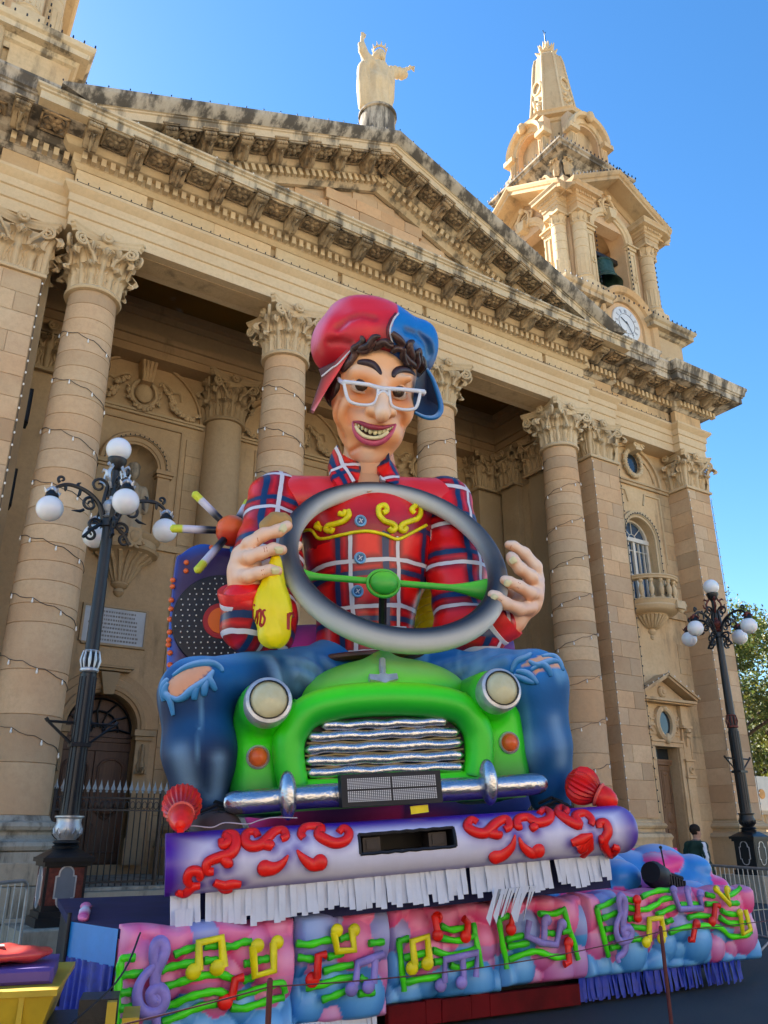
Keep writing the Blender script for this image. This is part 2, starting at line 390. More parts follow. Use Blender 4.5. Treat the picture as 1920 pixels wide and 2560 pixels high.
def capital(square=False, H=1.48):
    mb = MB(); rb = .575
    if square:
        w0, w1 = .66, .66
        mb.box(-w0, w0, -w0, w0, 0, H*.80)
        mb.sweep([(0, -.1), (.10, -.1), (.12, -.05), (.10, .0), (.04, .03), (0, .03)], [(-.66, .66), (-.66, -.66), (.66, -.66), (.66, .66)], True)
        spots1 = []; spots2 = []
        for q in range(4):
            R = RZ(q*pi/2)
            for t in (-.36, .36): spots1.append((R, .66, t))
            spots2.append((R, .66, 0))
            for t in (-.66,): spots2.append((R @ T(.66, t, 0) @ RZ(-pi/4) @ T(-.66, 0, 0), .66, 0))
        L1, L2 = leaf(.56, .30, .28), leaf(.98, .36, .26)
        for R, r, t in spots1: mb.add([R @ Vector((x + r, y + t, z + .02)) for x, y, z in L1[0]], L1[1])
        for R, r, t in spots2: mb.add([R @ Vector((x + r, y + t, z + .02)) for x, y, z in L2[0]], L2[1])
    else:
        mb.lathe([(rb, 0), (rb, .5*H), (rb*1.06, .68*H), (rb*1.28, .8*H), (rb*1.32, .84*H), (.2, .84*H)], 24)
        mb.lathe([(rb, -.12), (rb+.10, -.11), (rb+.125, -.06), (rb+.10, -.01), (rb+.02, .02)], 32)
        L1, L2 = leaf(.56, .28, .235), leaf(.98, .36, .235)
        L3 = leaf(1.16, .24, .13)
        for k in range(8):
            R = RZ(k*pi/4 + pi/8); mb.add([R @ Vector((x + rb + .02, y, z)) for x, y, z in L3[0]], L3[1])
            R = RZ(k*pi/4 + pi/8); mb.add([R @ Vector((x + rb - .01, y, z)) for x, y, z in L1[0]], L1[1])
            R = RZ(k*pi/4); mb.add([R @ Vector((x + rb - .01, y, z)) for x, y, z in L2[0]], L2[1])
    # volutes and helices, four faces
    d = .70 if not square else .76
    for q in range(4):
        R = RZ(q*pi/2)
        for sg in (-1, 1):
            # corner volute, turned towards the corner
            st = smooth_path([(.20, .60), (.26, .80), (.42, .98), (.58, 1.17)], 5)
            sp = spiral(.60, 1.05, .17, .02, 1.9, radians(100), 1)
            pts = [(p[0], p[1]) for p in st[:-1]] + [(2*.60 - a if False else a, b) for a, b in [(.60 + .17*cos(radians(100) - t*1.9*2*pi)*(1-t*.88), 1.05 + .17*sin(radians(100) - t*1.9*2*pi)*(1-t*.88)) for t in lin(0, 1, 26)]]
            n = len(pts); path = []
            for i, (x, z) in enumerate(pts):
                y = -(d + max(0, x - .25)*.42)
                path.append(R @ Vector((sg*x, y, z)))
            mb.tube(path, [.052 - .022*i/n for i in range(n)], 6)
            # inner helix
            hp = smooth_path([(.14, .62), (.17, .82), (.15, 1.0)], 4)
            pts = [(p[0], p[1]) for p in hp[:-1]] + [(.13 - .10*cos(radians(200) - t*1.5*2*pi)*(1-t*.85) - .06, 1.02 + .10*sin(radians(20) + t*1.5*2*pi)*(1-t*.85)) for t in lin(0, 1, 16)]
            mb.tube([R @ Vector((sg*(x + .05), -(d - .02), z)) for x, z in pts], .034, 6)
        # rosette on the abacus
        Rm = R @ T(0, -(d + .08), H*.92) @ RX(pi/2)
        mb.lathe([(.001, .09), (.05, .08), (.06, .03), (.13, .06), (.16, .02), (.15, -.04)], 8, M=Rm)
    # abacus with hollow sides
    hw, mid = .92, .66
    plan = []
    for q in range(4):
        R = Matrix.Rotation(q*pi/2, 2)
        for t in lin(-1, 1, 8):
            x = t*(hw - .10); y = -(mid + (hw - mid)*t*t*.98)
            p = R @ Vector((x, y)); plan.append((p.x, p.y))
    n = len(plan); lay = [(.94, .845*H), (.95, .885*H), (.985, .90*H), (1.0, .925*H), (1.0, H*.955), (1.03, H*.965), (1.03, H)]
    vs = [(x*k, y*k, z) for k, z in lay for x, y in plan]
    fs = [(i*n+k, i*n+(k+1) % n, (i+1)*n+(k+1) % n, (i+1)*n+k) for i in range(len(lay)-1) for k in range(n)]
    fs += [tuple(range(n-1, -1, -1)), tuple(range((len(lay)-1)*n, len(lay)*n))]
    mb.add(vs, fs); return mb
CAP_R = capital().mesh('capital', STONE_PALE, 50); CAP_S = capital(True).mesh('capital', STONE_PALE, 50)
CAP_D = capital().mesh('capital', STONE_DARK, 50); CAP_DS = capital(True).mesh('capital', STONE_DARK, 50)

# fluted-free columns built of drums
ZB = 1.95
def shaft_r(z):
    t = (z - ZB) / (Z_AST - ZB); return .70 - .02*t - .10*max(0, t - .33)**1.5/.55
levels = [ZB]
while levels[-1] < 5.6: levels.append(levels[-1] + random.uniform(.84, .98))
while levels[-1] < Z_AST - .5: levels.append(levels[-1] + random.uniform(.40, .52))
levels[-1] = Z_AST - .12
drums = []
for a, b in zip(levels[:-1], levels[1:]):
    c = .011; drums.append(MB().lathe([(shaft_r(a) - .022, a), (shaft_r(a), a + c), (shaft_r(b), b - c), (shaft_r(b) - .022, b)], 40).mesh('drum', STONE_WARM, 25))
base_prof = [(1.0, 0)]
def column_base(mat=STONE_STEP):
    mb = MB(); mb.box(-.98, .98, -.98, .98, 1.12, 1.30)
    mb.lathe([(.93, 1.30), (1.0, 1.33), (1.03, 1.40), (1.0, 1.47), (.93, 1.50), (.86, 1.53), (.80, 1.60), (.80, 1.64), (.84, 1.67), (.90, 1.69), (.93, 1.75), (.90, 1.82), (.80, 1.84), (.76, 1.86), (.715, 1.95), (.6, 1.96)], 40)
    mb.lathe([(shaft_r(z) - .03, z) for z in lin(ZB, Z_AST, 6)], 24)
    return mb.mesh('column', mat, 40)
CB = column_base()
for x in COLX:
    M = T(x, COLY, 0)
    c = part('column', CB, None, church, M)
    part('pedestal_block', MB().block(x-1.06, x+1.06, COLY-1.04, COLY+1.1, .72, 1.12, .015), STONE_STEP, church)
    part('pedestal_block', MB().block(x-1.06, x+.02, COLY-1.06, COLY+1.1, .12, .71, .015).block(x+.03, x+1.06, COLY-1.05, COLY+1.1, .12, .71, .015), STONE_STEP, church)
    for d in drums: part('drum', d, None, c, M @ RZ(random.random()*6))
    part('capital', CAP_R, None, c, T(x, COLY, Z_AST))

# pilasters with their ashlar
def pilaster(x0, x1, y0, z1=Z_AST, depth=1.2, side_left=True, mat=STONE_WARM, ymax=None):
    zb = 2.05; xm = (x0 + x1)/2
    mb = MB().box(x0+.03, x1-.03, y0+.03, y0+depth, 0, z1)
    foot = [(0, 2.0), (.05, 1.98), (.06, 1.92), (.13, 1.90), (.17, 1.83), (.13, 1.76), (.08, 1.74), (.07, 1.66), (.12, 1.63), (.22, 1.60), (.27, 1.50), (.22, 1.40), (.22, 1.12), (.22, .0)]
    mb.sweep(foot, [(x0, y0+depth), (x0, y0), (x1, y0), (x1, y0+depth)])
    p = part('pilaster', mb, STONE, church)
    z = zb; row = 0
    while z < z1 - .2:
        h = min(random.uniform(.52, .58), z1 - .13 - z)
        if z1 - .13 - z - h < .25: h = z1 - .13 - z
        cuts = [x0, x1] if row % 3 == 1 else [x0, x0 + (x1-x0)*(.36 if row % 2 else .62), x1]
        for a, b in zip(cuts[:-1], cuts[1:]):
            part('stone', MB().block(a, b - .004, y0 - .004*random.random(), y0+.2, z, z+h-.006, .010), mat, p)
        if side_left: part('stone', MB().block(-(y0+depth), -(y0+.012), x0 - .002, x0+.2, z, z+h-.006, .010), mat, p, RZ(-pi/2) @ Matrix.Diagonal((1, 1, 1, 1)))
        z += h; row += 1
    part('capital', CAP_S, None, p, T(xm, y0 + .70, Z_AST) @ Matrix.Diagonal(((x1-x0)/1.36, 1.0, 1, 1)))
    return p
pilaster(20.28, 21.62, 18.05)
pilaster(25.50, 26.85, 18.05)
pilaster(XC*2-21.62, XC*2-20.28, 18.05, side_left=False)

# ---- entablature with its breaks
path = [(-5.0, 30), (-5.0, 17.98), (-3.4, 17.98), (-3.4, 18.30), (.26, 18.30), (.26, 18.0), (1.98, 18.0), (1.98, 17.74), (19.98, 17.74), (19.98, 18.0), (21.70, 18.0), (21.70, 18.30), (25.36, 18.30), (25.36, 18.0), (26.95, 18.0), (26.95, 40)]
arch = [(-1.1, 15.702), (0, 15.70), (0, 16.02), (.045, 16.04), (.045, 16.36), (.09, 16.38), (.09, 16.60), (.14, 16.64), (.25, 16.76), (.25, 16.84), (.0, 16.88), (-.12, 16.88)]
ent = part('entablature', MB().sweep(arch, path), STONE_PALE, church, angle=25)
fr = MB().sweep([(-.12, 16.88), (-.12, 17.46)], path, cap=False)
part('frieze_core', fr, STONE_DARK, ent)
# frieze slabs, slots left open between them
slots = [3.89, 7.51, 9.73, 12.86, 14.70, 18.04]
xs = [1.98] + [v for s_ in slots for v in (s_ - .08, s_ + .08)] + [19.98]
for a, b in zip(xs[0::2], xs[1::2]):
    n = max(1, round((b-a)/1.5))
    for i in range(n):
        u0 = a + (b-a)*i/n; u1 = a + (b-a)*(i+1)/n
        part('frieze_stone', MB().block(u0, u1-.004, 17.74 + .012*random.random(), 17.9, 16.88, 17.46, .006), STONE_PALE, ent)
for s_ in slots:
    part('putlog_stone', MB().box(s_+.1, s_+.52, 17.66, 17.80, 16.885, 17.10), STONE_PALE, ent)
mb = MB()
for a, b, y in ((-3.4, .26, 18.30), (.26, 1.98, 18.0), (19.98, 21.70, 18.0), (21.70, 25.36, 18.30), (25.36, 26.95, 18.0)):
    n = max(1, round((b-a)/1.1))
    for i in range(n):
        part('frieze_stone', MB().block(a+(b-a)*i/n, a+(b-a)*(i+1)/n-.004, y + .01*random.random(), y+.2, 16.88, 17.46, .006), STONE, ent)
corn = [(-.12, 17.46), (.02, 17.46), (.10, 17.52), (.13, 17.55), (.16, 17.56), (.16, 17.80), (.30, 17.82), (.36, 17.84), (.44, 17.93), (.46, 17.99), (.46, 18.03), (1.22, 18.03), (1.22, 18.26), (1.27, 18.28), (1.27, 18.33), (1.33, 18.36), (1.33, 18.42), (-.5, 18.48)]
corn_side = corn[:-2] + [(1.33, 18.38), (1.36, 18.52), (1.42, 18.62), (1.42, 18.70), (-1.5, 18.78)]
part('cornice_top', MB().sweep(corn[11:], [(1.98-1e-3, 19.9), (1.98-1e-3, 17.74), (19.98, 17.74), (19.98, 19.9)]), STONE_STREAK, ent, angle=25)
part('cornice', MB().sweep(corn[:12], [(1.98-1e-3, 19.9), (1.98-1e-3, 17.74), (19.98, 17.74), (19.98, 19.9)]), STONE_PALE, ent, angle=25)
part('cornice', MB().sweep(corn_side, [(19.99, 18.0), (21.70, 18.0), (21.70, 18.30), (25.36, 18.30), (25.36, 18.0), (26.95, 18.0), (26.95, 40)]), STONE_DIRTY, ent, T(0, 0, -.009), angle=25)
part('cornice', MB().sweep(corn_side, [(-5, 30), (-5, 17.98), (-3.4, 17.98), (-3.4, 18.30), (.26, 18.30), (.26, 18.0), (1.97, 18.0)]), STONE_DIRTY, ent, T(0, 0, -.009), angle=25)
DENT = MB().box(-.062, .062, -.15, .05, 0, .23).mesh('dentil', STONE_PALE, 0)
def modillion():
    mb = MB(); w = .17
    # S-scroll bracket seen from the side: (out, z) outline extruded in x
    prof = [(.0, 0), (.0, -.30), (.10, -.34), (.22, -.30), (.34, -.20), (.46, -.15), (.58, -.17), (.66, -.14), (.70, -.08), (.70, 0)]
    mb.add([(-w, -o, z) for o, z in prof] + [(w, -o, z) for o, z in prof], [tuple(range(10)), tuple(range(19, 9, -1))] + [(i, i+10, (i+1) % 10+10, (i+1) % 10) for i in range(10)])
    for sg in (-1, 1):                                  # side scrolls and the rolled front
        mb.tube([(sg*(w-.02), -(.12 + .11*cos(a)*(1-t*.7)), -.19 + .11*sin(a)*(1-t*.7)) for t, a in [(t, -pi/2 + t*3*pi) for t in lin(0, 1, 14)]], .03, 5)
    for k in range(4):
        mb.sphere((-w + .085*k + .043, -.70, -.075), .058, 8, 6)
    mb.box(-w-.035, w+.035, -.76, .0, -.012, .05); mb.box(-w-.06, w+.06, -.79, .0, .02, .06)
    L = leaf(.50, .10, .13)                             # leaf under the bracket
    Mx = T(0, -.06, -.33) @ RX(radians(62)) @ RZ(-pi/2)
    mb.add([Mx @ Vector((p[0] + .03, p[1], p[2])) for p in L[0]], L[1])
    return mb.mesh('modillion', STONE_SOOT_SHADE, 40)
MOD = modillion()
def rosette():
    mb = MB()
    for k in range(6):
        a = k*pi/3; M = RZ(a) @ T(.145, 0, 0) @ Matrix.Diagonal((1.25, .85, .55, 1)); mb.sphere((0, 0, 0), .095, 8, 6) if False else mb.merge(MB().sphere((0, 0, 0), .095, 8, 6), M)
    mb.sphere((0, 0, -.02), .075, 8, 6)
    mb.lathe([(.27, .03), (.285, -.01), (.255, -.02)], 16)
    s = .33
    for a, b, c_, d_ in ((-s, s, -s, -s+.05), (-s, s, s-.05, s), (-s, -s+.05, -s, s), (s-.05, s, -s, s)): mb.box(a, b, c_, d_, -.035, .03)
    return mb.mesh('rosette', STONE_SOOT_SHADE, 40)  # dark stone colour stands in for the shade of recessed coffers
ROS = rosette()
def run_ornament(x0, x1, yface, M=I4, parent=ent, z=18.03, dz=17.565, pitch=1.095, dp=.236, end=0):
    L = x1 - x0
    n = round(L/dp)
    for i in range(n): part('dentil', DENT, None, parent, M @ T(x0 + (i+.5)*L/n, yface - .18, dz))
    n = max(1, round(L/pitch))
    for i in range(n + end):
        x = x0 + i*L/n + .16
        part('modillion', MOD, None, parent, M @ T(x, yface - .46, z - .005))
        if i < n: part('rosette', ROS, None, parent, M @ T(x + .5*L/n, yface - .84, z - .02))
run_ornament(1.95, 19.95, 17.74)
run_ornament(20.1, 21.7, 18.0)
run_ornament(21.75, 25.3, 18.30)
run_ornament(25.3, 27.6, 18.0)
run_ornament(-2.0, .2, 18.30)
run_ornament(.3, 1.8, 18.0)

# ---- pediment
XL, XR, ZE, ZP = 1.16, 20.80, 18.52, 22.55
slope = (ZP - ZE) / (XC - XL); ang = atan2(ZP - ZE, XC - XL)
rake = [(-.5, .02), (1.50, 0), (1.50, -.07), (1.46, -.14), (1.36, -.26), (1.28, -.33), (1.24, -.34), (1.24, -.38), (1.20, -.40), (1.20, -.62), (.46, -.62), (.46, -.66), (.36, -.80), (.30, -.83), (.16, -.84), (.16, -1.08), (.12, -1.10), (.02, -1.20), (-.12, -1.20)]
def rake_pts(xe, prof):
    """profile swept along one slope, mitred at the ridge and cut plumb at the eave"""
    vs = []
    for o, n in prof:
        z0 = ZE + n/cos(ang); dx = max(0, 18.445 - z0)/slope; vs.append((xe + (dx if xe < XC else -dx), 17.74 - o, z0 + dx*slope))
    for o, n in prof: vs.append((XC, 17.74 - o, ZP + n/cos(ang)))
    m_ = len(prof); return vs, [(i, i+1, m_+i+1, m_+i) for i in range(m_-1)]
ped = part('pediment', MB().prism([(XL+1.2, 18.4), (XR-1.2, 18.4), (XC, ZP-.6)], 17.90, 18.6), STONE_WARM, church)
for xe in (XL, XR):
    v_, f_ = rake_pts(xe, rake[:6]); part('gutter_moulding', MB().add(v_, f_ + [tuple(range(len(rake[:6])))]), STONE_DIRTY, ped, angle=30)
    v_, f_ = rake_pts(xe, rake[5:]); part('raking_cornice', MB().add(v_, f_ + [tuple(range(len(rake[5:])))]), STONE_STREAK, ped, angle=25)
part('roof', MB().add([(XL, 18.2, ZE+.03), (XC, 18.2, ZP+.03), (XR, 18.2, ZE+.03), (XL, 26, ZE+.03), (XC, 26, ZP+.03), (XR, 26, ZE+.03)], [(0, 1, 4, 3), (1, 2, 5, 4)]), STONE_DIRTY, ped)
LR = (XC - XL)/cos(ang)
for sg in (1, -1):
    M = T(XL if sg > 0 else XR, 0, ZE) @ RY(-ang if sg > 0 else ang)
    xa, xb = (2.55, LR - .12) if sg > 0 else (-LR + .12, -2.55)
    run_ornament(xa, xb, 17.74, M, ped, z=-.625, dz=-1.075, pitch=1.06, end=0)
# tympanum ashlar with rough unfinished projecting blocks
z = 18.45; row = 0
while z < 21.2:
    h = .42
    half = (ZP - 1.25 - (z + h)) / slope
    if half < .3: break
    x = XC - half; 
    while x < XC + half - .1:
        L = min(random.uniform(.9, 1.4), XC + half - x)
        y = 17.845 + random.uniform(-.008, .008)
        if 9.0 < x < 12.6 and 19.2 < z < 20.4: y -= .09 + .03*((row*7 + int(x*3)) % 3)
        part('tympanum_stone', MB().block(x, x+L-.006, y, 17.95, z, z+h-.006, .008), STONE_WARM, ped)
        x += L
    z += h; row += 1

# ---- portico ceiling, back wall, side walls
m = NT('ochre_plaster'); pos = m.n('NewGeometry').outputs['Position']
a = m.mix(m.ramp(m.noise(pos, .35, 4), .4, .65), (.24, .135, .032), (.19, .105, .03)); a = m.mix(m.ramp(m.noise(pos, .45, 3, .4), .62, .66), a, (.30, .27, .23)); m.col(a); m.set(.9, 0, .1); OCHRE = m.m
part('portico_ceiling', MB().box(2.1, 19.9, 18.86, 24.2, 17.45, 17.7), OCHRE, church)
part('architrave_soffit_panel', MB().box(3.6, 19.0, 18.0, 18.6, 15.69, 15.698), STONE, church)
BY = 23.2
BAYS = [(COLX[0], COLX[1]), (COLX[1], COLX[2]), (COLX[2], COLX[3])]
def arch_wall(mb, x0, x1, z0, z1, cx, r, zs, zsill, y, d, n=18):
    """wall face at y with a round-headed opening; its reveal goes back to y+d"""
    A = arc(cx, zs, r, 180, 0, n)
    op = [(cx - r, zsill)] + A + [(cx + r, zsill)]
    V = []; Fc = []
    def quad(p): V.extend([(a, y, b) for a, b in p]); k = len(V); Fc.append((k-4, k-3, k-2, k-1))
    quad([(x0, z0), (cx-r, z0), (cx-r, z1), (x0, z1)]); quad([(cx+r, z0), (x1, z0), (x1, z1), (cx+r, z1)])
    if zsill > z0 + 1e-3: quad([(cx-r, z0), (cx+r, z0), (cx+r, zsill), (cx-r, zsill)])
    for a, b in zip(A[:-1], A[1:]): quad([a, b, (b[0], z1), (a[0], z1)])
    mb.add(V, Fc)
    n_ = len(op); mb.add([(a, y, b) for a, b in op] + [(a, y+d, b) for a, b in op], [(i, i+n_, i+n_+1, i+1) for i in range(n_-1)] + [(n_-1, 2*n_-1, n_, 0)])
    return op
def moulding(mb, line, prof):
    """bead profile list of (offset outwards, proud) along an open (x,z) line at y=0 plane (front is -y)"""
    n = len(line); m_ = len(prof); vs = []
    for i in range(n):
        a = Vector(line[max(i-1, 0)]); b = Vector(line[i]); c = Vector(line[min(i+1, n-1)])
        d1 = (b-a).normalized() if i else (c-b).normalized(); d2 = (c-b).normalized() if i < n-1 else d1
        n1 = Vector((-d1.y, d1.x)); n2 = Vector((-d2.y, d2.x)); k = n1 + n2; k = k/max(k.dot(n1), .25)
        vs += [(b.x + k.x*o, -p, b.y + k.y*o) for o, p in prof]
    mb.add(vs, [(i*m_+q, i*m_+q+1, (i+1)*m_+q+1, (i+1)*m_+q) for i in range(n-1) for q in range(m_-1)] + [tuple(range(m_)), tuple(range((n-1)*m_+m_-1, (n-1)*m_-1, -1))])
WOOD = NT('dark_door_wood'); pos = WOOD.n('TexCoord').outputs['Object']
WOOD.col(WOOD.mix(WOOD.ramp(WOOD.noise(pos, 3, 6, .6, (6, 6, .5)), .3, .7), (.060, .027, .014), (.105, .05, .026))); WOOD.set(.5, 0, .4); WOOD.bump(WOOD.noise(pos, 8, 5, .6, (8, 8, .6)), .25, .01); WOOD = WOOD.m
WOOD2 = NT('brown_door_wood'); pos = WOOD2.n('TexCoord').outputs['Object']
WOOD2.col(WOOD2.mix(WOOD2.ramp(WOOD2.noise(pos, 3, 6, .6, (6, 6, .5)), .3, .7), (.155, .085, .045), (.24, .14, .075))); WOOD2.set(.55, 0, .35); WOOD2.bump(WOOD2.noise(pos, 8, 5, .6, (8, 8, .6)), .25, .01); WOOD2 = WOOD2.m
IRON = paint_mat('black_iron', (.007, .008, .010), .42, .2, 8, .15, .5)
SILVER = paint_mat('silver_paint', (.52, .53, .55), .38, .15, 10, .2, .6, .55)
GLASSD = NT('dark_window_glass'); GLASSD.col((.02, .028, .035)); GLASSD.set(.08, 0, .6); GLASSD = GLASSD.m
FADED = paint_mat('faded_letter', (.20, .19, .18), .8)
MARBLE = paint_mat('grey_marble', (.42, .45, .48), .5, .1, 2)
wall = part('portico_wall', MB(), STONE_DARK, church) if False else None
mbw = MB()
doors = []
for i, (a, b) in enumerate(BAYS):
    cx = (a+b)/2; r = .95 if i != 1 else 1.3
    arch_wall(mbw, a, b, .62, 11.0, cx, r, 4.28 if i != 1 else 5.6, .85, BY, .9)
    arch_wall(mbw, a, b, 11.0, 17.45, cx, .72, 12.10, 11.0 if True else 0, BY, .0)
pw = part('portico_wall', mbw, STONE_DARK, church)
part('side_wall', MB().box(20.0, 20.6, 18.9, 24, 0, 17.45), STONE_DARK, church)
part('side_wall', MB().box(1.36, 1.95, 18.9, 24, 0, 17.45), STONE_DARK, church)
# engaged columns along the back wall
MBC = MB(); MBC.lathe([(.95, 1.2), (1.0, 1.3), (.95, 1.45), (.8, 1.5), (.8, 1.62), (.9, 1.7), (.9, 1.8), (.70, 1.92)] + [(shaft_r(z), z) for z in lin(ZB, Z_AST, 6)], 32); MBC.box(-1, 1, -1, 1, .62, 1.2)
ECOL = MBC.mesh('engaged_column', STONE_DARK, 40)
for x in COLX[1:3]:
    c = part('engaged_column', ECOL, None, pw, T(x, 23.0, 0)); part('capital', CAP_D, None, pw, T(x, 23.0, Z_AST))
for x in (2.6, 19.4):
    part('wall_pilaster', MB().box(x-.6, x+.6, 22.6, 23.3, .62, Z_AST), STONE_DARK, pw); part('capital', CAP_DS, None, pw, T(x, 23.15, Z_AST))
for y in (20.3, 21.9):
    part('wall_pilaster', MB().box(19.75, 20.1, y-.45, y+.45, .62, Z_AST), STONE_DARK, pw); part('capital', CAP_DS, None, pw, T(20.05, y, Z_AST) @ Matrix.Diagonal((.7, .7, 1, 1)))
# inner entablature
inner = [(0, 15.68), (0, 15.95), (.06, 15.97), (.06, 16.22), (.16, 16.30), (.16, 16.36), (.0, 16.4), (0, 17.0), (.1, 17.05), (.12, 17.2), (.3, 17.3), (.3, 17.44)]
part('inner_entablature', MB().sweep(inner, [(1.96, 19.2), (1.96, 22.6), (19.95, 22.6), (19.95, 19.2)][0:1] + [(1.96, 22.6), (19.95, 22.6), (19.95, 19.2)]), STONE_DARK, pw, angle=25) if False else None
mb = MB()
for a, b in ((2.0, 20.0),):
    for (o, z0_), (o2, z1_) in zip(inner[:-1], inner[1:]):
        if abs(z1_ - z0_) > 1e-3: mb.box(a, b, 22.55 - max(o, o2), 23.3, z0_ + .001, z1_)
for (o, z0_), (o2, z1_) in zip(inner[:-1], inner[1:]):
    if abs(z1_ - z0_) > 1e-3: mb.box(19.72 - max(o, o2), 20.1, 19.3, 22.6, z0_ + .002, z1_ - .001)
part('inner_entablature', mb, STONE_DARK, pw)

def garland(mb, pts, r0, r1, n, rs):
    P = smooth_path(pts, n); R = random.Random(rs)
    for i, p in enumerate(P):
        t = i/(len(P)-1); r = r0 + (r1-r0)*sin(pi*t)
        for k in range(3):
            a = R.uniform(0, 6.28); mb.sphere((p.x + cos(a)*r*.55, p.y - abs(sin(a))*r*.3 - .02, p.z + sin(a)*r*.55), r*R.uniform(.5, .75), 7, 5)
def bay(cx, door=True, rich=True):
    D = STONE_DARK; y = BY
    # string course, framed panel, niche arch, tympanum
    mb = MB(); mb.box(cx-2.05, cx+2.05, y-.10, y+.1, 13.86, 13.94).box(cx-2.05, cx+2.05, y-.16, y+.1, 13.94, 14.02)
    part('string_course', mb, D, pw)
    mb = MB(); moulding(mb, arc(cx, 13.95, 1.92, 180, 0, 28), [(0, 0), (0, .10), (.06, .12), (.10, .08), (.12, 0)]); part('blind_arch', mb, D, pw, T(0, y, 0))
    mb = MB(); moulding(mb, [(cx+1.36, 10.6), (cx+1.36, 13.6), (cx-1.36, 13.6), (cx-1.36, 10.6)], [(-.08, 0), (-.06, .05), (0, .06), (0, 0)]); part('panel_moulding', mb, D, pw, T(0, y, 0))
    # niche: half dome, ribbed shell, moulded arch, imposts
    nz, r = 12.10, .72
    mb = MB(); n = 14
    for i in range(n):
        a0, a1 = pi*i/n, pi*(i+1)/n
    vs = []; fs = []; A = 16; B = 8
    for i in range(A+1):
        th = pi - pi*i/A
        for j in range(B+1):
            ph = pi/2*j/B; rr = r*(1 + .025*cos(ph*1)*(1 if i % 2 else -1)*(1 - j/B*.2))
            vs.append((cx + rr*cos(th)*cos(ph) if False else cx + rr*cos(th)*sin(ph) if False else cx + rr*cos(th)*cos(ph)*1.0, y + rr*sin(ph), nz + rr*sin(th)*cos(ph)))
    for i in range(A):
        for j in range(B): q = i*(B+1)+j; fs.append((q, q+1, q+B+2, q+B+1))
    mb.add(vs, fs)
    mb.lathe([(r, 9.9), (r, nz)], 16, (cx, y, 0), 0, pi)
    part('niche', mb, D, pw)
    mb = MB(); moulding(mb, [(cx+r, 11.0)] and arc(cx, nz, r, 0, 180, 24)[::-1], [(.004, 0), (.004, .08), (.06, .10), (.08, .14), (.20, .16), (.22, .20), (.34, .22), (.38, .16), (.40, 0)]); part('niche_arch', mb, D, pw, T(0, y, 0))
    for sg in (-1, 1):
        mb = MB(); x = cx + sg*(r + .19); mb.box(x-.19, x+.19, y-.16, y+.1, 9.9, 11.86); mb.box(x-.24, x+.24, y-.22, y+.1, 11.86, 11.94); mb.box(x-.28, x+.28, y-.28, y+.1, 11.95, 12.08)
        part('niche_pier', mb, D, pw)
    mb = MB()
    mb.prism([(cx-.17, 14.9), (cx+.17, 14.9), (cx+.26, 15.66), (cx-.26, 15.66)], y-.42, y); 
    for k in range(4): mb.tube([(cx-.2+.13*k, y-.45, 15.62), (cx-.15+.10*k, y-.46, 15.2), (cx-.12+.08*k, y-.40, 14.92)], .055, 6)
    part('keystone', mb, D, pw)
    mb = MB(); R = random.Random(3)
    mb.sphere((cx, y-.10, 14.62), .34, 14, 10, (.8, .45, 1)); mb.tube([(cx + .40*cos(a), y-.14, 14.60 + .46*sin(a)) for a in [2*pi*k/20 for k in range(20)]], .07, 6, closed=True)
    garland(mb, [(cx-.5, y-.12, 14.75), (cx-.45, y-.15, 14.3), (cx, y-.16, 14.05), (cx+.45, y-.15, 14.3), (cx+.5, y-.12, 14.75)], .06, .10, 4, 1)
    for sg in (-1, 1):
        garland(mb, [(cx+sg*.5, y-.12, 15.05), (cx+sg*.85, y-.15, 14.75), (cx+sg*1.0, y-.15, 14.35), (cx+sg*1.5, y-.15, 14.1), (cx+sg*1.85, y-.12, 14.3)], .07, .13, 4, 2+sg)
        mb.tube(smooth_path([(cx+sg*.5, y-.05, 15.2), (cx+sg*.75, y-.12, 15.1), (cx+sg*.95, y-.06, 14.95), (cx+sg*1.15, y-.12, 14.95), (cx+sg*1.25, y-.05, 14.7)], 5), .05, 5, flat=.5)
    part('garland', mb, D, pw)
    # corbel and pulpit-like bracket under the niche
    prof = [(.0, 7.95), (.10, 8.0), (.16, 8.10), (.12, 8.2), (.22, 8.25), (.26, 8.32), (.24, 8.36), (.34, 8.6), (.52, 8.95), (.80, 9.15), (.98, 9.22), (1.02, 9.30), (.94, 9.36), (.92, 9.55), (.98, 9.62), (1.02, 9.70), (.96, 9.76), (.88, 9.80), (.80, 9.84), (.0, 9.9)]
    mb = MB().lathe([(max(r_, .001), z_) for r_, z_ in prof], 32, (cx, y, 0), pi, 2*pi)
    for k in range(9):
        a = pi + pi*(k+.5)/9; mb.tube([(cx + q*cos(a), y + q*sin(a), z_) for q, z_ in ((.25, 8.38), (.36, 8.6), (.54, 8.95), (.82, 9.17))], [.03, .045, .06, .07], 6)
    mb.box(cx-.2, cx+.2, y-1.12, y-.9, 9.25, 9.75); mb.sphere((cx, y-1.08, 9.5), .17, 10, 8, (1, .6, 1.2)); 
    for sg in (-1, 1): mb.tube([(cx + sg*(.15 + .13*cos(a)), y-1.08, 9.3 + .13*sin(a)) for a in lin(0, 4.7, 10)], .045, 6)
    mb.box(cx-2.0, cx-.9, y-.1, y+.1, 9.55, 9.75).box(cx+.9, cx+2.0, y-.1, y+.1, 9.55, 9.75)
    part('corbel', mb, D, pw)
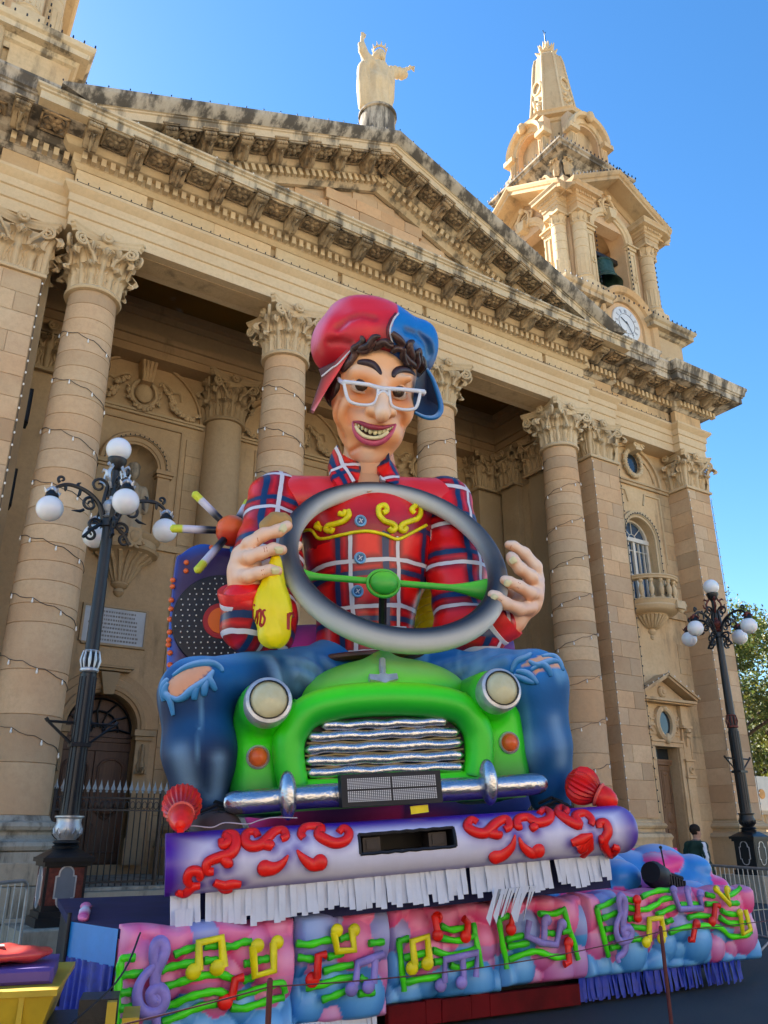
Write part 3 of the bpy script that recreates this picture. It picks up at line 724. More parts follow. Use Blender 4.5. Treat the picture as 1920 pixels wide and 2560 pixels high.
    if door:
        p = part('plaque', MB().box(cx-.86, cx+.86, y-.05, y+.05, 6.58, 7.60), MARBLE, pw)
        mb = MB(); moulding(mb, [(cx-.86, 6.58), (cx+.86, 6.58), (cx+.86, 7.60), (cx-.86, 7.60), (cx-.86, 6.58)][::-1], [(0, .05), (0, .09), (.06, .08), (.08, 0)]); part('plaque_frame', mb, D, p, T(0, y, 0))
        mb = MB(); R = random.Random(5)
        for ln in range(8):
            x = cx - .74 + R.uniform(0, .2); zz = 7.48 - ln*.115
            while x < cx + .74 - R.uniform(0, .2):
                w_ = R.uniform(.03, .075); mb.box(x, x + w_, y-.0535, y-.049, zz-.025, zz+.03); x += w_ + .022
        part('inscription', mb, FADED, p, kind='stuff')
    # door: arch mouldings, fanlight, leaves
    mb = MB(); moulding(mb, arc(cx, 4.28, .95, 180, 0, 24), [(.004, 0), (.004, .10), (.08, .13), (.10, .17), (.20, .19), (.24, .14), (.40, .12), (.42, .07), (.60, .06), (.62, 0)]); part('door_arch', mb, D, pw, T(0, y, 0))
    mb = MB()
    for sg in (-1, 1):
        x = cx + sg*1.14; mb.box(x-.19, x+.19, y-.12, y+.1, .85, 4.0); mb.box(x-.24, x+.24, y-.20, y+.1, 4.0, 4.1); mb.box(x-.29, x+.29, y-.27, y+.1, 4.11, 4.27); mb.box(x-.24, x+.24, y-.2, y+.1, .85, 1.5)
        L = leaf(.8, .16, .16); mb.add([(x + q[1], y - .13 - q[0], 3.9 - q[2]) for q in L[0]], L[1])
    mb.prism([(cx-.13, 5.15), (cx+.13, 5.15), (cx+.26, 5.75), (cx-.26, 5.75)], y-.34, y); mb.box(cx-.55, cx+.55, y-.3, y, 5.80, 5.86).box(cx-.62, cx+.62, y-.36, y, 5.87, 5.94)
    part('door_surround', mb, D, pw)
    dr = part('door', MB().box(cx-.95, cx+.95, y+.42, y+.5, .85, 5.3), WOOD, pw)
    mb = MB(); mb.box(cx-.93, cx+.93, y+.30, y+.44, 3.95, 4.06).box(cx-.95, cx+.95, y+.26, y+.44, 4.07, 4.18).box(cx-.95, cx+.95, y+.34, y+.44, 3.72, 3.94)
    part('transom', mb, WOOD, dr)
    for sg in (-1, 1):
        mb = MB(); x0, x1 = (cx-.92, cx-.02) if sg < 0 else (cx+.02, cx+.92); xm = (x0+x1)/2
        mb.box(x0, x1, y+.36, y+.43, .9, 3.7)
        mb.tube([(x0+.12, y+.35, 2.25), (x0+.12, y+.35, 3.3)] + [(xm + a_, y+.35, b_) for a_, b_ in ((-.25, 3.42), (-.1, 3.5), (.1, 3.5), (.25, 3.42))] + [(x1-.12, y+.35, 3.3), (x1-.12, y+.35, 2.25)], .035, 6)
        mb.tube([(x0+.12, y+.35, 2.2), (xm, y+.35, 1.95), (x1-.12, y+.35, 2.2)], .04, 6)
        mb.sphere((xm, y+.34, 2.25), .22, 10, 8, (1, .25, .9)); mb.tube([(x0+.12, y+.35, 1.85), (x0+.12, y+.35, 1.15), (x1-.12, y+.35, 1.15), (x1-.12, y+.35, 1.85)], .03, 6)
        part('door_leaf', mb, WOOD, dr)
    fl = MB()
    for k in range(7): 
        a = pi*k/6; fl.tube([(cx + .15*cos(a), y+.36, 4.22 + .12*sin(a)), (cx + .55*cos(a+.15), y+.34, 4.22 + .55*sin(a+.15)), (cx + .9*cos(a), y+.36, 4.22 + .9*sin(a))], .03, 5)
    for rr in (.2, .55, .9): fl.tube([(cx + rr*cos(a), y+.35, 4.22 + rr*sin(a)) for a in lin(0, pi, 16)], .03, 5)
    part('fanlight_grille', fl, IRON, dr)
bay((COLX[0]+COLX[1])/2); bay((COLX[1]+COLX[2])/2, False); bay((COLX[2]+COLX[3])/2)
# ashlar of the portico back wall that shows between the columns
for (a, b) in ((BAYS[0]), (BAYS[2])):
    cx = (a+b)/2; z = .86
    for row in range(22):
        h = .58 + .04*(row % 2)
        for x0, x1 in ((a+.62, cx-1.55), (cx+1.55, b-.62)):
            if z + h < 13.8: part('wall_stone', MB().block(x0, x1-.004, BY-.045, BY+.05, z, z+h-.006, .008), STONE_DARK, pw)
        z += h
# ------------------------------------------------------------ right-hand bay between the pilasters
BX, WY = 23.52, 19.0
mb = MB()
arch_wall(mb, 21.55, 25.6, 1.0, 9.0, BX, .02, 1.1, 1.0, WY, .01)
mb = MB()
WIN_R, WIN_S, WIN_SILL = .80, 11.95, 9.40
arch_wall(mb, 21.55, 25.6, 5.9, 15.72, BX, WIN_R, WIN_S, WIN_SILL, WY, .55)
mb.box(21.55, BX-.80, WY, WY+.3, 0, 5.9).box(BX+.80, 25.6, WY, WY+.3, 0, 5.9).box(BX-.80, BX+.80, WY, WY+.3, 4.5, 5.9)
bw = part('bay_wall', mb, STONE, church)
part('bay_wall_back', MB().box(21.55, 25.6, WY+.75, WY+.9, 0, 15.7), STONE_DARK, church)
# thin ashlar facing in view
R = random.Random(11); z = 2.0; row = 0
while z < 13.6:
    h = R.uniform(.52, .58)
    for x0, x1 in ((21.62, BX-1.32), (BX+1.32, 25.5)):
        if not (5.7 < z + h and z < 6.9) and not (8.5 < z + h and z < 9.3):
            part('stone', MB().block(x0, x1-.004, WY-.022, WY+.02, z, z+h-.006, .007), STONE, bw)
    z += h; row += 1
part('string_course', MB().box(21.62, 25.5, WY-.16, WY+.1, 14.16, 14.24).box(21.64, 25.48, WY-.10, WY+.1, 14.05, 14.159), STONE, bw)
mb = MB(); moulding(mb, arc(BX, 14.26, 1.45, 180, 0, 28), [(0, 0), (0, .10), (.08, .13), (.16, .09), (.17, 0)]); part('lunette_moulding', mb, STONE, bw, T(0, WY, 0))
for a0, a1 in ((172, 118), (62, 8)): mb = MB(); moulding(mb, arc(BX, 14.26, 1.18, a0, a1, 12), [(0, 0), (0, .06), (.05, .06), (.06, 0)]); part('lunette_panel', mb, STONE, bw, T(0, WY, 0))
# oval bull's-eye in its wreath
mb = MB(); R = random.Random(2)
for k in range(26):
    a = 2*pi*k/26; mb.sphere((BX + .47*cos(a), WY-.12, 15.0 + .55*sin(a)), .085 + .02*(k % 2), 8, 6)
    mb.sphere((BX + .41*cos(a+.1), WY-.16, 15.0 + .49*sin(a+.1)), .05, 6, 5)
part('oval_wreath', mb, STONE_PALE, bw)
n = 24; part('oval_opening', MB().add([(BX + .36*cos(2*pi*k/n), WY-.02, 15.0 + .44*sin(2*pi*k/n)) for k in range(n)], [tuple(range(n-1, -1, -1))]), GLASSD, bw)
mb = MB(); mb.prism([(BX-.16, 15.42), (BX+.16, 15.42), (BX+.26, 15.74), (BX-.26, 15.74)], WY-.5, WY)
for sg in (-1, 1): mb.tube([(BX + sg*.2 + .08*cos(a), WY-.5, 15.6 + .08*sin(a)) for a in lin(0, 5.5, 10)], .04, 6)
part('lunette_keystone', mb, STONE_PALE, bw)
# framed panels and the window arch
mb = MB()
for sg in (-1, 1):
    moulding(mb, [(BX + sg*p_[0], p_[1]) for p_ in (((1.42, 11.1), (1.42, 13.85), (.52, 13.85), (.38, 13.35)) if sg > 0 else ((.38, 13.35), (.52, 13.85), (1.42, 13.85), (1.42, 11.1)))], [(0, 0), (0, .05), (.06, .05), (.07, 0)])
line = [(BX-WIN_R, 9.4)] + arc(BX, WIN_S, WIN_R, 180, 0, 24) + [(BX+WIN_R, 9.4)]
moulding(mb, line, [(.004, 0), (.004, .05), (.08, .06), (.10, .10), (.26, .11), (.28, 0)])
part('window_surround', mb, STONE_PALE, bw, T(0, WY, 0))
WHITE = paint_mat('white_window_paint', (.62, .58, .50), .5, .06)
m = NT('window_glass'); m.col((.045, .085, .15)); m.set(.06, 0, .9); GLASS = m.m
wn = part('window', MB().add([(BX-.8, WY+.42, 9.4), (BX+.8, WY+.42, 9.4), (BX+.8, WY+.42, 12.8), (BX-.8, WY+.42, 12.8)], [(0, 1, 2, 3)]), GLASS, church)
mb = MB(); fy0, fy1 = WY+.30, WY+.40
for x0, x1, z0, z1 in ((-.8, -.70, 9.4, 11.95), (.70, .8, 9.4, 11.95), (-.06, .06, 9.4, 11.86)): mb.box(BX+x0, BX+x1, fy0, fy1, z0, z1)
mb.box(BX-.8, BX+.8, fy0-.05, fy1, 11.86, 12.02)
moulding(mb, arc(BX, 11.98, .70, 180, 0, 18), [(0, 0), (0, .1), (.1, .1), (.1, 0)])
for i in range(len(mb.v) - 19*4, len(mb.v)): mb.v[i] = (mb.v[i][0], mb.v[i][1] + fy1, mb.v[i][2])
part('window_frame', mb, WHITE, wn)
for x in (-.54, -.28, .28, .54): part('glazing_bar', MB().box(BX+x-.016, BX+x+.016, fy0+.02, fy1, 9.4, 11.86), WHITE, wn)
for z in (11.52, 10.55): part('glazing_bar', MB().box(BX-.7, BX+.7, fy0+.03, fy1-.01, z-.016, z+.016), WHITE, wn)
for k in (1, 2, 3): a = pi*k/4; part('glazing_bar', MB().tube([(BX + .2*cos(a), fy0+.06, 12.0 + .2*sin(a)), (BX + .72*cos(a), fy0+.06, 12.0 + .72*sin(a))], .018, 5), WHITE, wn)
part('glazing_bar', MB().tube([(BX + .2*cos(a), fy0+.06, 12.0 + .2*sin(a)) for a in lin(0, pi, 10)], .018, 5), WHITE, wn)
# balcony
prof = [(.0, 8.05), (.07, 8.08), (.10, 8.16), (.06, 8.22), (.16, 8.30), (.18, 8.36), (.15, 8.42), (.26, 8.48), (.42, 8.66), (.58, 8.86), (.64, 8.92), (.95, 8.96), (1.02, 9.02), (1.08, 9.12), (1.05, 9.18), (1.10, 9.26), (1.14, 9.32), (1.10, 9.36), (.2, 9.37)]
bal = part('balcony', MB().lathe([(max(.001, r_), z_) for r_, z_ in prof], 36, (BX, WY, 0), pi, 2*pi), STONE_PALE, church)
for k in range(13):
    a = pi + pi*(k+.5)/13; part('bowl_rib', MB().tube([(BX + q*cos(a), WY + q*sin(a), z_) for q, z_ in ((.20, 8.46), (.30, 8.50), (.46, 8.67), (.62, 8.87))], [.025, .04, .055, .062], 6), STONE_PALE, bal)
bp = [(.07, 0), (.09, .02), (.09, .06), (.05, .09), (.055, .14), (.085, .24), (.10, .33), (.085, .42), (.05, .52), (.045, .58), (.075, .60), (.075, .64), (.085, .66), (.085, .70)]
BALU = MB().lathe(bp, 12).mesh('baluster', STONE_PALE, 50)
for k in range(9):
    a = pi + pi*(k+.5)/9; part('baluster', BALU, None, bal, T(BX + 1.0*cos(a), WY + 1.0*sin(a), 9.36))
part('handrail', MB().lathe([(.88, 10.06), (.90, 10.08), (.90, 10.13), (.86, 10.16), (.88, 10.22), (1.14, 10.22), (1.16, 10.17), (1.12, 10.13), (1.12, 10.08), (1.08, 10.06), (.88, 10.06)], 36, (BX, WY, 0), pi, 2*pi), STONE_PALE, bal)
mb = MB(); mb.box(BX+.15, BX+.6, WY-1.16, WY-.95, 9.02, 9.3); mb.sphere((BX+.55, WY-.98, 9.1), .17, 10, 8, (1, .6, 1.2))
for sg in (-1, 1): mb.tube([(BX+.55 + sg*(.17 + .08*cos(a)), WY-1.02, 9.15 + .12*sin(a)) for a in lin(0, 5, 10)], .04, 6)
part('carved_shield', mb, STONE_PALE, bal)
part('sill_band', MB().box(21.62, 25.5, WY-.10, WY+.1, 8.98, 9.22), STONE, bw)
# small door with its pediment
dsur = MB()
for sg in (-1, 1):
    x = BX + sg*1.0
    dsur.box(x-.20, x+.20, WY-.12, WY+.1, 1.2, 3.35); dsur.box(x-.23, x+.23, WY-.18, WY+.1, 3.36, 3.44); dsur.box(x-.20, x+.20, WY-.15, WY+.1, 3.45, 3.9); dsur.box(x-.25, x+.25, WY-.2, WY+.1, 3.91, 3.98)
    dsur.tube([(x + .08*cos(a), WY-.18, 3.62 + .1*sin(a)) for a in lin(0, 5.4, 9)], .035, 5)
    dsur.box(x-.17, x+.17, WY-.10, WY+.1, 3.99, 5.0); dsur.box(x-.24, x+.24, WY-.26, WY+.1, 5.01, 5.10)
    dsur.tube([(x, WY-.18 - .08*cos(a), 4.86 + .1*sin(a)) for a in lin(0, 5.4, 9)], .09, 6); dsur.tube([(x, WY-.14, 4.75), (x, WY-.12, 4.4)], [.09, .04], 6)
    dsur.box(x-.17, x+.17, WY-.16, WY+.1, 5.11, 5.78)
    dsur.box(x-.16 - (.22 if sg > 0 else -.22), x+.16 - (.22 if sg > 0 else -.22), WY-.08, WY+.2, 1.2, 4.35)
dsur.box(BX-.8, BX+.8, WY-.10, WY+.1, 4.36, 4.5); dsur.box(BX-.8, BX+.8, WY-.14, WY+.1, 4.51, 4.58)
for x0, x1 in ((-.78, -.42), (.42, .78)): dsur.box(BX+x0, BX+x1, WY-.05, WY+.1, 4.75, 5.5)
for x in (-.6, .6):
    for k in range(3): dsur.tube([(BX + x + (.10+.03*k)*cos(a+k), WY-.08, 4.95 + .2*k + .10*sin(a+k)) for a in lin(0, 4.8, 9)], .03, 5)
ds = part('door_surround', dsur, STONE, church)
mb = MB(); moulding(mb, [(BX + .36*cos(2*pi*k/28), 5.13 + .46*sin(2*pi*k/28)) for k in range(29)][::-1], [(-.06, 0), (-.04, .16), (.04, .2), (.10, .15), (.13, .16), (.15, 0)]); part('oval_frame', mb, STONE_PALE, ds, T(0, WY, 0))
part('oval_window', MB().add([(BX + .34*cos(2*pi*k/24), WY-.06, 5.13 + .44*sin(2*pi*k/24)) for k in range(24)], [tuple(range(23, -1, -1))]), GLASSD, ds)
mb = MB(); mb.sphere((BX, WY-.16, 4.62), .13, 10, 8, (1, .7, 1.4)); mb.sphere((BX, WY-.16, 5.62), .1, 8, 6); part('mask', mb, STONE_PALE, ds)
pd = MB()
pd.box(BX-1.42, BX+1.42, WY-.46, WY+.1, 5.84, 5.93); pd.box(BX-1.36, BX+1.36, WY-.36, WY+.1, 5.79, 5.835)
pd.prism([(BX-1.3, 5.93), (BX+1.3, 5.93), (BX, 6.62)], WY-.12, WY+.05)
for sg in (-1, 1):
    a = atan2(.72, 1.42); M = T(BX + sg*1.44, 0, 5.93) @ (RY(-a) if sg > 0 else RY(a))
    q = MB().box(*((-1.60, 0) if sg > 0 else (0, 1.60)), WY-.47, WY+.05, 0.002, .075).box(*((-1.62, .03) if sg > 0 else (-.03, 1.62)), WY-.54, WY+.05, .076, .14); pd.merge(q, RY(0) @ T(BX + sg*1.44, 0, 5.93) @ RY(a if sg > 0 else -a))
pd.lathe([(.001, .14), (.07, .13), (.10, .09), (.16, .10), (.21, .05), (.22, 0)], 16, M=T(BX, WY-.12, 6.2) @ RX(pi/2))
part('door_pediment', pd, STONE, ds, angle=30)
dd = part('door', MB().box(BX-.6, BX+.6, WY+.46, WY+.54, 1.0, 3.9), WOOD2, church)
part('door_jamb', MB().box(BX+.6, BX+.8, WY, WY+.7, 1.0, 4.36).box(BX-.8, BX-.6, WY, WY+.7, 1.0, 4.36).box(BX-.6, BX+.6, WY+.45, WY+.7, 3.9, 4.36), STONE, dd)
part('fanlight', MB().box(BX-.6, BX+.6, WY+.42, WY+.448, 3.98, 4.34), GLASSD, dd)
part('transom', MB().box(BX-.6, BX+.6, WY+.32, WY+.5, 3.80, 3.90).box(BX-.6, BX+.6, WY+.28, WY+.5, 3.90, 3.97), WOOD2, dd)
for sg in (-1, 1):
    mb = MB(); x0, x1 = (BX-.58, BX-.01) if sg < 0 else (BX+.01, BX+.58); xm = (x0+x1)/2
    mb.box(x0, x1, WY+.40, WY+.47, 1.02, 3.78)
    for z0, z1 in ((2.55, 3.62), (1.18, 1.75)):
        mb.tube([(x0+.10, WY+.395, z0), (x1-.10, WY+.395, z0), (x1-.10, WY+.395, z1), (x0+.10, WY+.395, z1)], .022, 5, closed=True); mb.box(x0+.16, x1-.16, WY+.385, WY+.41, z0+.07, z1-.07)
    mb.box(x0+.08, x1-.08, WY+.375, WY+.41, 2.40, 2.46); mb.sphere((xm, WY+.39, 2.1), .15, 10, 8, (1, .3, 1.2)); mb.sphere((xm, WY+.385, 3.5), .09, 8, 6, (1.4, .3, .7))
    part('door_leaf', mb, WOOD2, dd)

# ------------------------------------------------------------ bell towers
def tower(cx, label, full=True):
    cy = 21.15; t = thing('bell_tower', label, 'bell tower', (cx, cy, 18.6), 'bell towers of the church')
    DT = STONE_DIRTY; W = STONE_WARM
    mb = MB().box(cx-3.0, cx+3.0, cy-2.7, cy+2.7, 18.45, 21.4)
    for sx in (-1, 1): mb.box(cx+sx*2.6-.75, cx+sx*2.6+.75, cy-2.86, cy+2.86, 18.5, 21.35)
    part('pedestal', mb, STONE, t)
    e = .0; h = 3.35
    pcs = [(0, 21.0), (.05, 21.15), (.15, 21.2), (.22, 21.32), (.42, 21.36), (.42, 21.54), (.5, 21.6), (.54, 21.7), (.54, 21.76), (-1.2, 21.82)]
    for pth in ([(cx-h, cy+2.9), (cx-h, cy-2.80), (cx-1.62, cy-2.80), (cx-1.62, cy-2.2)], [(cx+1.62, cy-2.2), (cx+1.62, cy-2.80), (cx+h, cy-2.80), (cx+h, cy+2.9)]): part('pedestal_cornice', MB().sweep(pcs, pth), STONE_STREAK, t, angle=25)
    part('terrace', MB().box(cx-h, cx+h, cy-2.7, cy+2.8, 21.5, 21.79), STONE_STREAK, t)
    for sx in (-1, 1):                                   # carved cartouche at each pedestal
        c = MB()
        for sg in (-1, 1):
            c.tube([(cx + sx*2.6 + sg*(.30 + .16*cos(a)*(1-i*.05)), cy-2.93, 19.9 + .16*sin(a)*(1-i*.05)) for i, a in enumerate(lin(-1.5, 6, 14))], .06, 6)
            c.tube(smooth_path([(cx + sx*2.6 + sg*.1, cy-2.92, 20.15), (cx + sx*2.6 + sg*.4, cy-2.94, 20.1), (cx + sx*2.6 + sg*.62, cy-2.92, 19.7), (cx + sx*2.6 + sg*.75, cy-2.92, 19.2)], 5), .07, 6)
        c.sphere((cx + sx*2.6, cy-2.9, 19.3), .5, 14, 10, (1, .12, 1)); part('cartouche', c, STONE_PALE, t)
    # clock in an arched surround that breaks through the cornice
    cz = 21.12; y = cy - 2.80
    mb = MB(); moulding(mb, [(cx-1.45, 19.2)] + arc(cx, cz, 1.45, 180, 0, 28) + [(cx+1.45, 19.2)], [(-.45, 0), (-.42, .14), (-.1, .18), (-.06, .30), (.12, .42), (.20, .36), (.26, 0)])
    part('clock_arch', mb, STONE, t, T(0, y+.1, 0)); part('clock_wall', MB().prism([(cx-1.6, 19)] + arc(cx, cz, 1.5, 180, 0, 24) + [(cx+1.6, 19)], y+.06, cy), W, t)
    ck = part('clock', MB().lathe([(.001, .06), (.78, .06), (.80, .05), (.82, 0)], 40, M=T(cx, y+.05, cz) @ RX(pi/2)), paint_mat('clock_face', (.62, .64, .66), .4, .05), t)
    mb = MB()
    for k in range(12):                                   # roman numerals as bars
        a = pi/2 - k*pi/6; num = ['XII', 'I', 'II', 'III', 'IV', 'V', 'VI', 'VII', 'VIII', 'IX', 'X', 'XI'][k]
        Mx = T(cx, y-.012, cz) @ RY(-(a - pi/2)) @ T(0, 0, .60); x = -.055*(len(num)-1)*.5*.9
        for chx in num:
            if chx == 'I': mb.merge(MB().box(x-.009, x+.009, 0, .004, -.09, .09), Mx)
            else:
                for sg in (-1, 1): mb.merge(MB().box(-.008, .008, 0, .004, -.09, .09), Mx @ T(x + (.018*sg if chx == 'V' else 0), 0, 0) @ RY(sg*(.22 if chx == 'V' else .4)))
            x += .05
    moulding(mb, [(cx + .46*cos(2*pi*k/32), cz + .46*sin(2*pi*k/32)) for k in range(33)][::-1], [(0, 0), (0, .014), (.015, .014), (.015, 0)])
    for i in range(len(mb.v)-33*4, len(mb.v)): mb.v[i] = (mb.v[i][0], mb.v[i][1] + y - .008, mb.v[i][2])
    part('numeral', mb, paint_mat('clock_numeral', (.05, .05, .07), .5), ck)
    mb = MB(); mb.merge(MB().box(-.02, .02, -.01, .0, -.08, .40), T(cx, y-.03, cz) @ RY(radians(-60))); mb.merge(MB().box(-.015, .015, -.01, .0, -.1, .58), T(cx, y-.045, cz) @ RY(radians(150))); part('clock_hand', mb, paint_mat('clock_hand_black', (.03, .03, .04), .4), ck)
    # belfry: square stage with an arch on each side
    hb = 2.45
    for q in range(4):
        M = T(cx, cy, 0) @ RZ(q*pi/2)
        mb = MB(); arch_wall(mb, -hb, hb, 21.7, 27.9, 0, .98, 25.85, 22.85, -hb, .8)
        f = part('belfry_wall', mb, W, t, M)
        mb = MB(); moulding(mb, arc(0, 25.85, .98, 180, 0, 24), [(.004, 0), (.004, .1), (.1, .12), (.14, .18), (.34, .2), (.38, .1), (.42, 0)])
        for sg in (-1, 1):
            x = sg*1.28; mb.box(x-.27, x+.27, -.16, .1, 25.55, 25.85); mb.box(x-.32, x+.32, -.24, .1, 25.70, 25.78); mb.box(x-.22, x+.22, -.10, .1, 22.4, 25.54)
            mb.tube([(x-.12, -.11, 22.6), (x+.12, -.11, 22.6), (x+.12, -.11, 25.3), (x-.12, -.11, 25.3)], .03, 5, closed=True); mb.tube([(x + .08*cos(a), -.13, 24 + .15*sin(a)) for a in lin(0, 6, 12)], .03, 5)
        mb.prism([(-.14, 26.6), (.14, 26.6), (.22, 27.1), (-.22, 27.1)], -.4, 0)
        part('arch_moulding', mb, STONE_PALE, f, M @ T(0, -hb, 0))
        mb = MB()                                         # cartouche over the arch
        mb.tube([(.36*cos(a), -.16, 27.3 + .46*sin(a)) for a in [2*pi*k/20 for k in range(20)]], .08, 6, closed=True)
        for k in range(4): mb.tube([(-.22+.02*k, -.12, 27.05+.15*k), (.22-.02*k, -.12, 27.12+.15*k)], .035, 5)
        mb.sphere((0, -.22, 27.78), .16, 8, 6)
        for sg in (-1, 1): mb.tube(smooth_path([(sg*.35, -.12, 27.6), (sg*.55, -.15, 27.4), (sg*.42, -.15, 27.0), (sg*.62, -.12, 26.8)], 5), .06, 6)
        part('cartouche', mb, STONE_PALE, f, M @ T(0, -hb, 0))
        # two columns on this side
        for sg in (-1, 1):
            x = sg*2.08; mb = MB(); mb.box(-.42, .42, -.42, .42, 21.75, 22.3)
            mb.lathe([(.40, 22.3), (.43, 22.38), (.36, 22.45), (.36, 22.5), (.40, 22.55), (.36, 22.62), (.31, 22.66), (.315, 23.6)], 24)
            for k in range(12): a = 2*pi*k/12; mb.tube([(.305*cos(a), .305*sin(a), 22.7), (.305*cos(a), .305*sin(a), 23.55)], .035, 5)
            zz = 23.6
            while zz < 25.0: mb.lathe([(.29, zz), (.312, zz+.012), (.308, zz+.41), (.29, zz+.42)], 24); zz += .425
            mb.lathe([(.29, zz), (.33, zz+.03), (.33, zz+.08), (.29, zz+.1), (.30, zz+.25), (.40, zz+.5), (.2, zz+.5)], 20)
            L = leaf(.42, .13, .12)
            for k in range(8):
                Rk = RZ(k*pi/4); mb.add([Rk @ Vector((p[0]+.29, p[1], p[2]+zz+.1)) for p in L[0]], L[1])
            mb.box(-.42, .42, -.42, .42, zz+.48, zz+.58)
            part('column', mb, STONE_PALE, f, M @ T(x, -hb-.22, 0))
            zt = zz + .58                                  # entablature block over the column
            mb = MB().sweep([(0, zt), (0, zt+.25), (.04, zt+.27), (.04, zt+.42), (.10, zt+.46), (.10, zt+.55), (.16, zt+.6), (.18, zt+.70), (.34, zt+.74), (.34, zt+.86), (.40, zt+.96), (.40, zt+1.0), (-.3, zt+1.02)], [(x-.42, -hb+.6), (x-.42, -hb-.62), (x+.42, -hb-.62), (x+.42, -hb+.6)])
            for k in range(6): mb.box(x-.42+.14*k+.03, x-.42+.14*k+.11, -hb-.62-.20, -hb-.6, zt+.58, zt+.70)
            part('entablature_block', mb, STONE, f, M, angle=25)
        # gable with a broad sloping soffit
        zt = 26.62; gh = 3.05; gp = 28.75; a = atan2(gp - zt - .25, gh)
        prof = [(-.1, -.62), (.08, -.60), (.16, -.48), (.22, -.44), (.95, -.40), (.95, -.24), (1.02, -.20), (1.08, -.08), (1.08, 0), (-.6, .02)]
        vs = []; n_ = len(prof)
        for x, z0_ in ((-gh, zt+.25), (0, gp), (gh, zt+.25)):
            vs += [(x, -hb - o, z0_ + nn) for o, nn in prof]
        part('gable', MB().add(vs, [(i*n_+k, (i+1)*n_+k, (i+1)*n_+k+1, i*n_+k+1) for i in (0, 1) for k in range(n_-1)] + [tuple(range(n_)), tuple(range(3*n_-1, 2*n_-1, -1))]), STONE, f, M, angle=20)
        part('gable_wall', MB().prism([(-gh+.3, zt-.3), (gh-.3, zt-.3), (gh-.3, zt), (0, gp-.4), (-gh+.3, zt)], -hb-.02, -hb+.5), W, f, M)
    part('corner_pier', MB().box(cx-hb+.01, cx-1.35, cy-hb+.01, cy-1.35, 21.7, 27.9).box(cx+1.35, cx+hb-.01, cy-hb+.01, cy-1.35, 22.1, 27.9).box(cx-hb+.01, cx-1.35, cy+1.35, cy+hb-.01, 22.1, 27.9).box(cx+1.35, cx+hb-.01, cy+1.35, cy+hb-.01, 22.1, 27.9).box(cx-hb+.1, cx+hb-.1, cy-hb+.1, cy+hb-.1, 27.0, 28.2), STONE_DARK, t)
    part('parapet', MB().box(cx-.98, cx+.98, cy-hb-.1, cy-hb+.3, 21.7, 22.86), STONE, t)
    # attic with a cavetto up to the square upper cornice
    sq = lambda h_: [(cx-h_, cy-h_), (cx+h_, cy-h_), (cx+h_, cy+h_), (cx-h_, cy+h_)]
    cav = [(2.25, 27.6), (2.05, 28.3), (1.85, 28.9), (1.80, 29.4), (1.90, 29.75), (2.12, 29.95), (2.36, 30.02), (2.36, 30.14), (2.46, 30.2), (2.46, 30.3), (.5, 30.5)]
    vs = []; fs = []
    for r_, z_ in cav: vs += [(x, y_, z_) for x, y_ in sq(r_)]
    for i in range(len(cav)-1):
        for k in range(4): fs.append((i*4+k, i*4+(k+1) % 4, (i+1)*4+(k+1) % 4, (i+1)*4+k))
    part('attic', MB().add(vs, fs), STONE_DIRTY, t, angle=25)
    for q in range(4):
        M = T(cx, cy, 0) @ RZ(q*pi/2); c = MB()
        for sg in (-1, 1):
            L = leaf(.9, .2, .3)
            for x, z_, s_ in ((sg*1.55, 28.9, 1), (sg*.75, 28.7, .8)): c.add([Vector((x + p[1]*s_, -1.95 - p[0]*.8*s_ - (z_-28.7)*.1, z_ + p[2]*s_)) for p in L[0]], L[1])
            c.tube(smooth_path([(sg*.2, -1.95, 29.6), (sg*.6, -2.0, 29.2), (sg*1.0, -2.0, 29.35), (sg*1.3, -2.0, 28.9)], 5), .10, 6)
        c.sphere((0, -1.95, 29.3), .28, 10, 8, (1, .6, 1.3)); part('attic_carving', c, STONE, t, M)
    # octagonal drum with arched niches, then the spire
    def octa(r_, z_): return [(cx + r_*cos(pi/8 + k*pi/4), cy + r_*sin(pi/8 + k*pi/4), z_) for k in range(8)]
    def rings(lst):
        vs = [v for r_, z_ in lst for v in octa(r_, z_)]; return MB().add(vs, [(i*8+k, i*8+(k+1) % 8, (i+1)*8+(k+1) % 8, (i+1)*8+k) for i in range(len(lst)-1) for k in range(8)])
    part('drum', rings([(1.78, 30.3), (1.78, 33.0), (1.86, 33.05), (1.9, 33.2), (2.12, 33.25), (2.12, 33.4), (2.18, 33.5), (1.5, 33.6)]), STONE, t, angle=20)
    for q in range(4):
        M = T(cx, cy, 0) @ RZ(q*pi/2); mb = MB(); arch_wall(mb, -1.15, 1.15, 30.3, 33.0, 0, .68, 31.9, 30.4, -1.95, .35)
        mb.box(-1.15, -1.1, -1.94, -1.5, 30.3, 33).box(1.1, 1.15, -1.94, -1.5, 30.3, 33)
        n_ = part('drum_niche', mb, W, t, M)
        mb = MB(); moulding(mb, arc(0, 31.95, 1.05, 180, 0, 20), [(-.32, 0), (-.3, .08), (-.05, .1), (0, .3), (.14, .36), (.18, .28), (.2, 0)])
        for sg in (-1, 1):
            mb.box(sg*.98-.2, sg*.98+.2, -.1, .2, 30.3, 31.9); mb.box(sg*1.1-.3, sg*1.1+.3, -.32, .2, 31.7, 31.96)
            for k in range(3): mb.tube([(sg*.98-.12+.12*k, -.11, 30.5), (sg*.98-.12+.12*k, -.11, 31.6)], .025, 5)
        mb.sphere((0, -.3, 33.0), .22, 8, 6, (1, 1, 1.4)); part('niche_arch', mb, STONE, n_, M @ T(0, -1.95, 0))
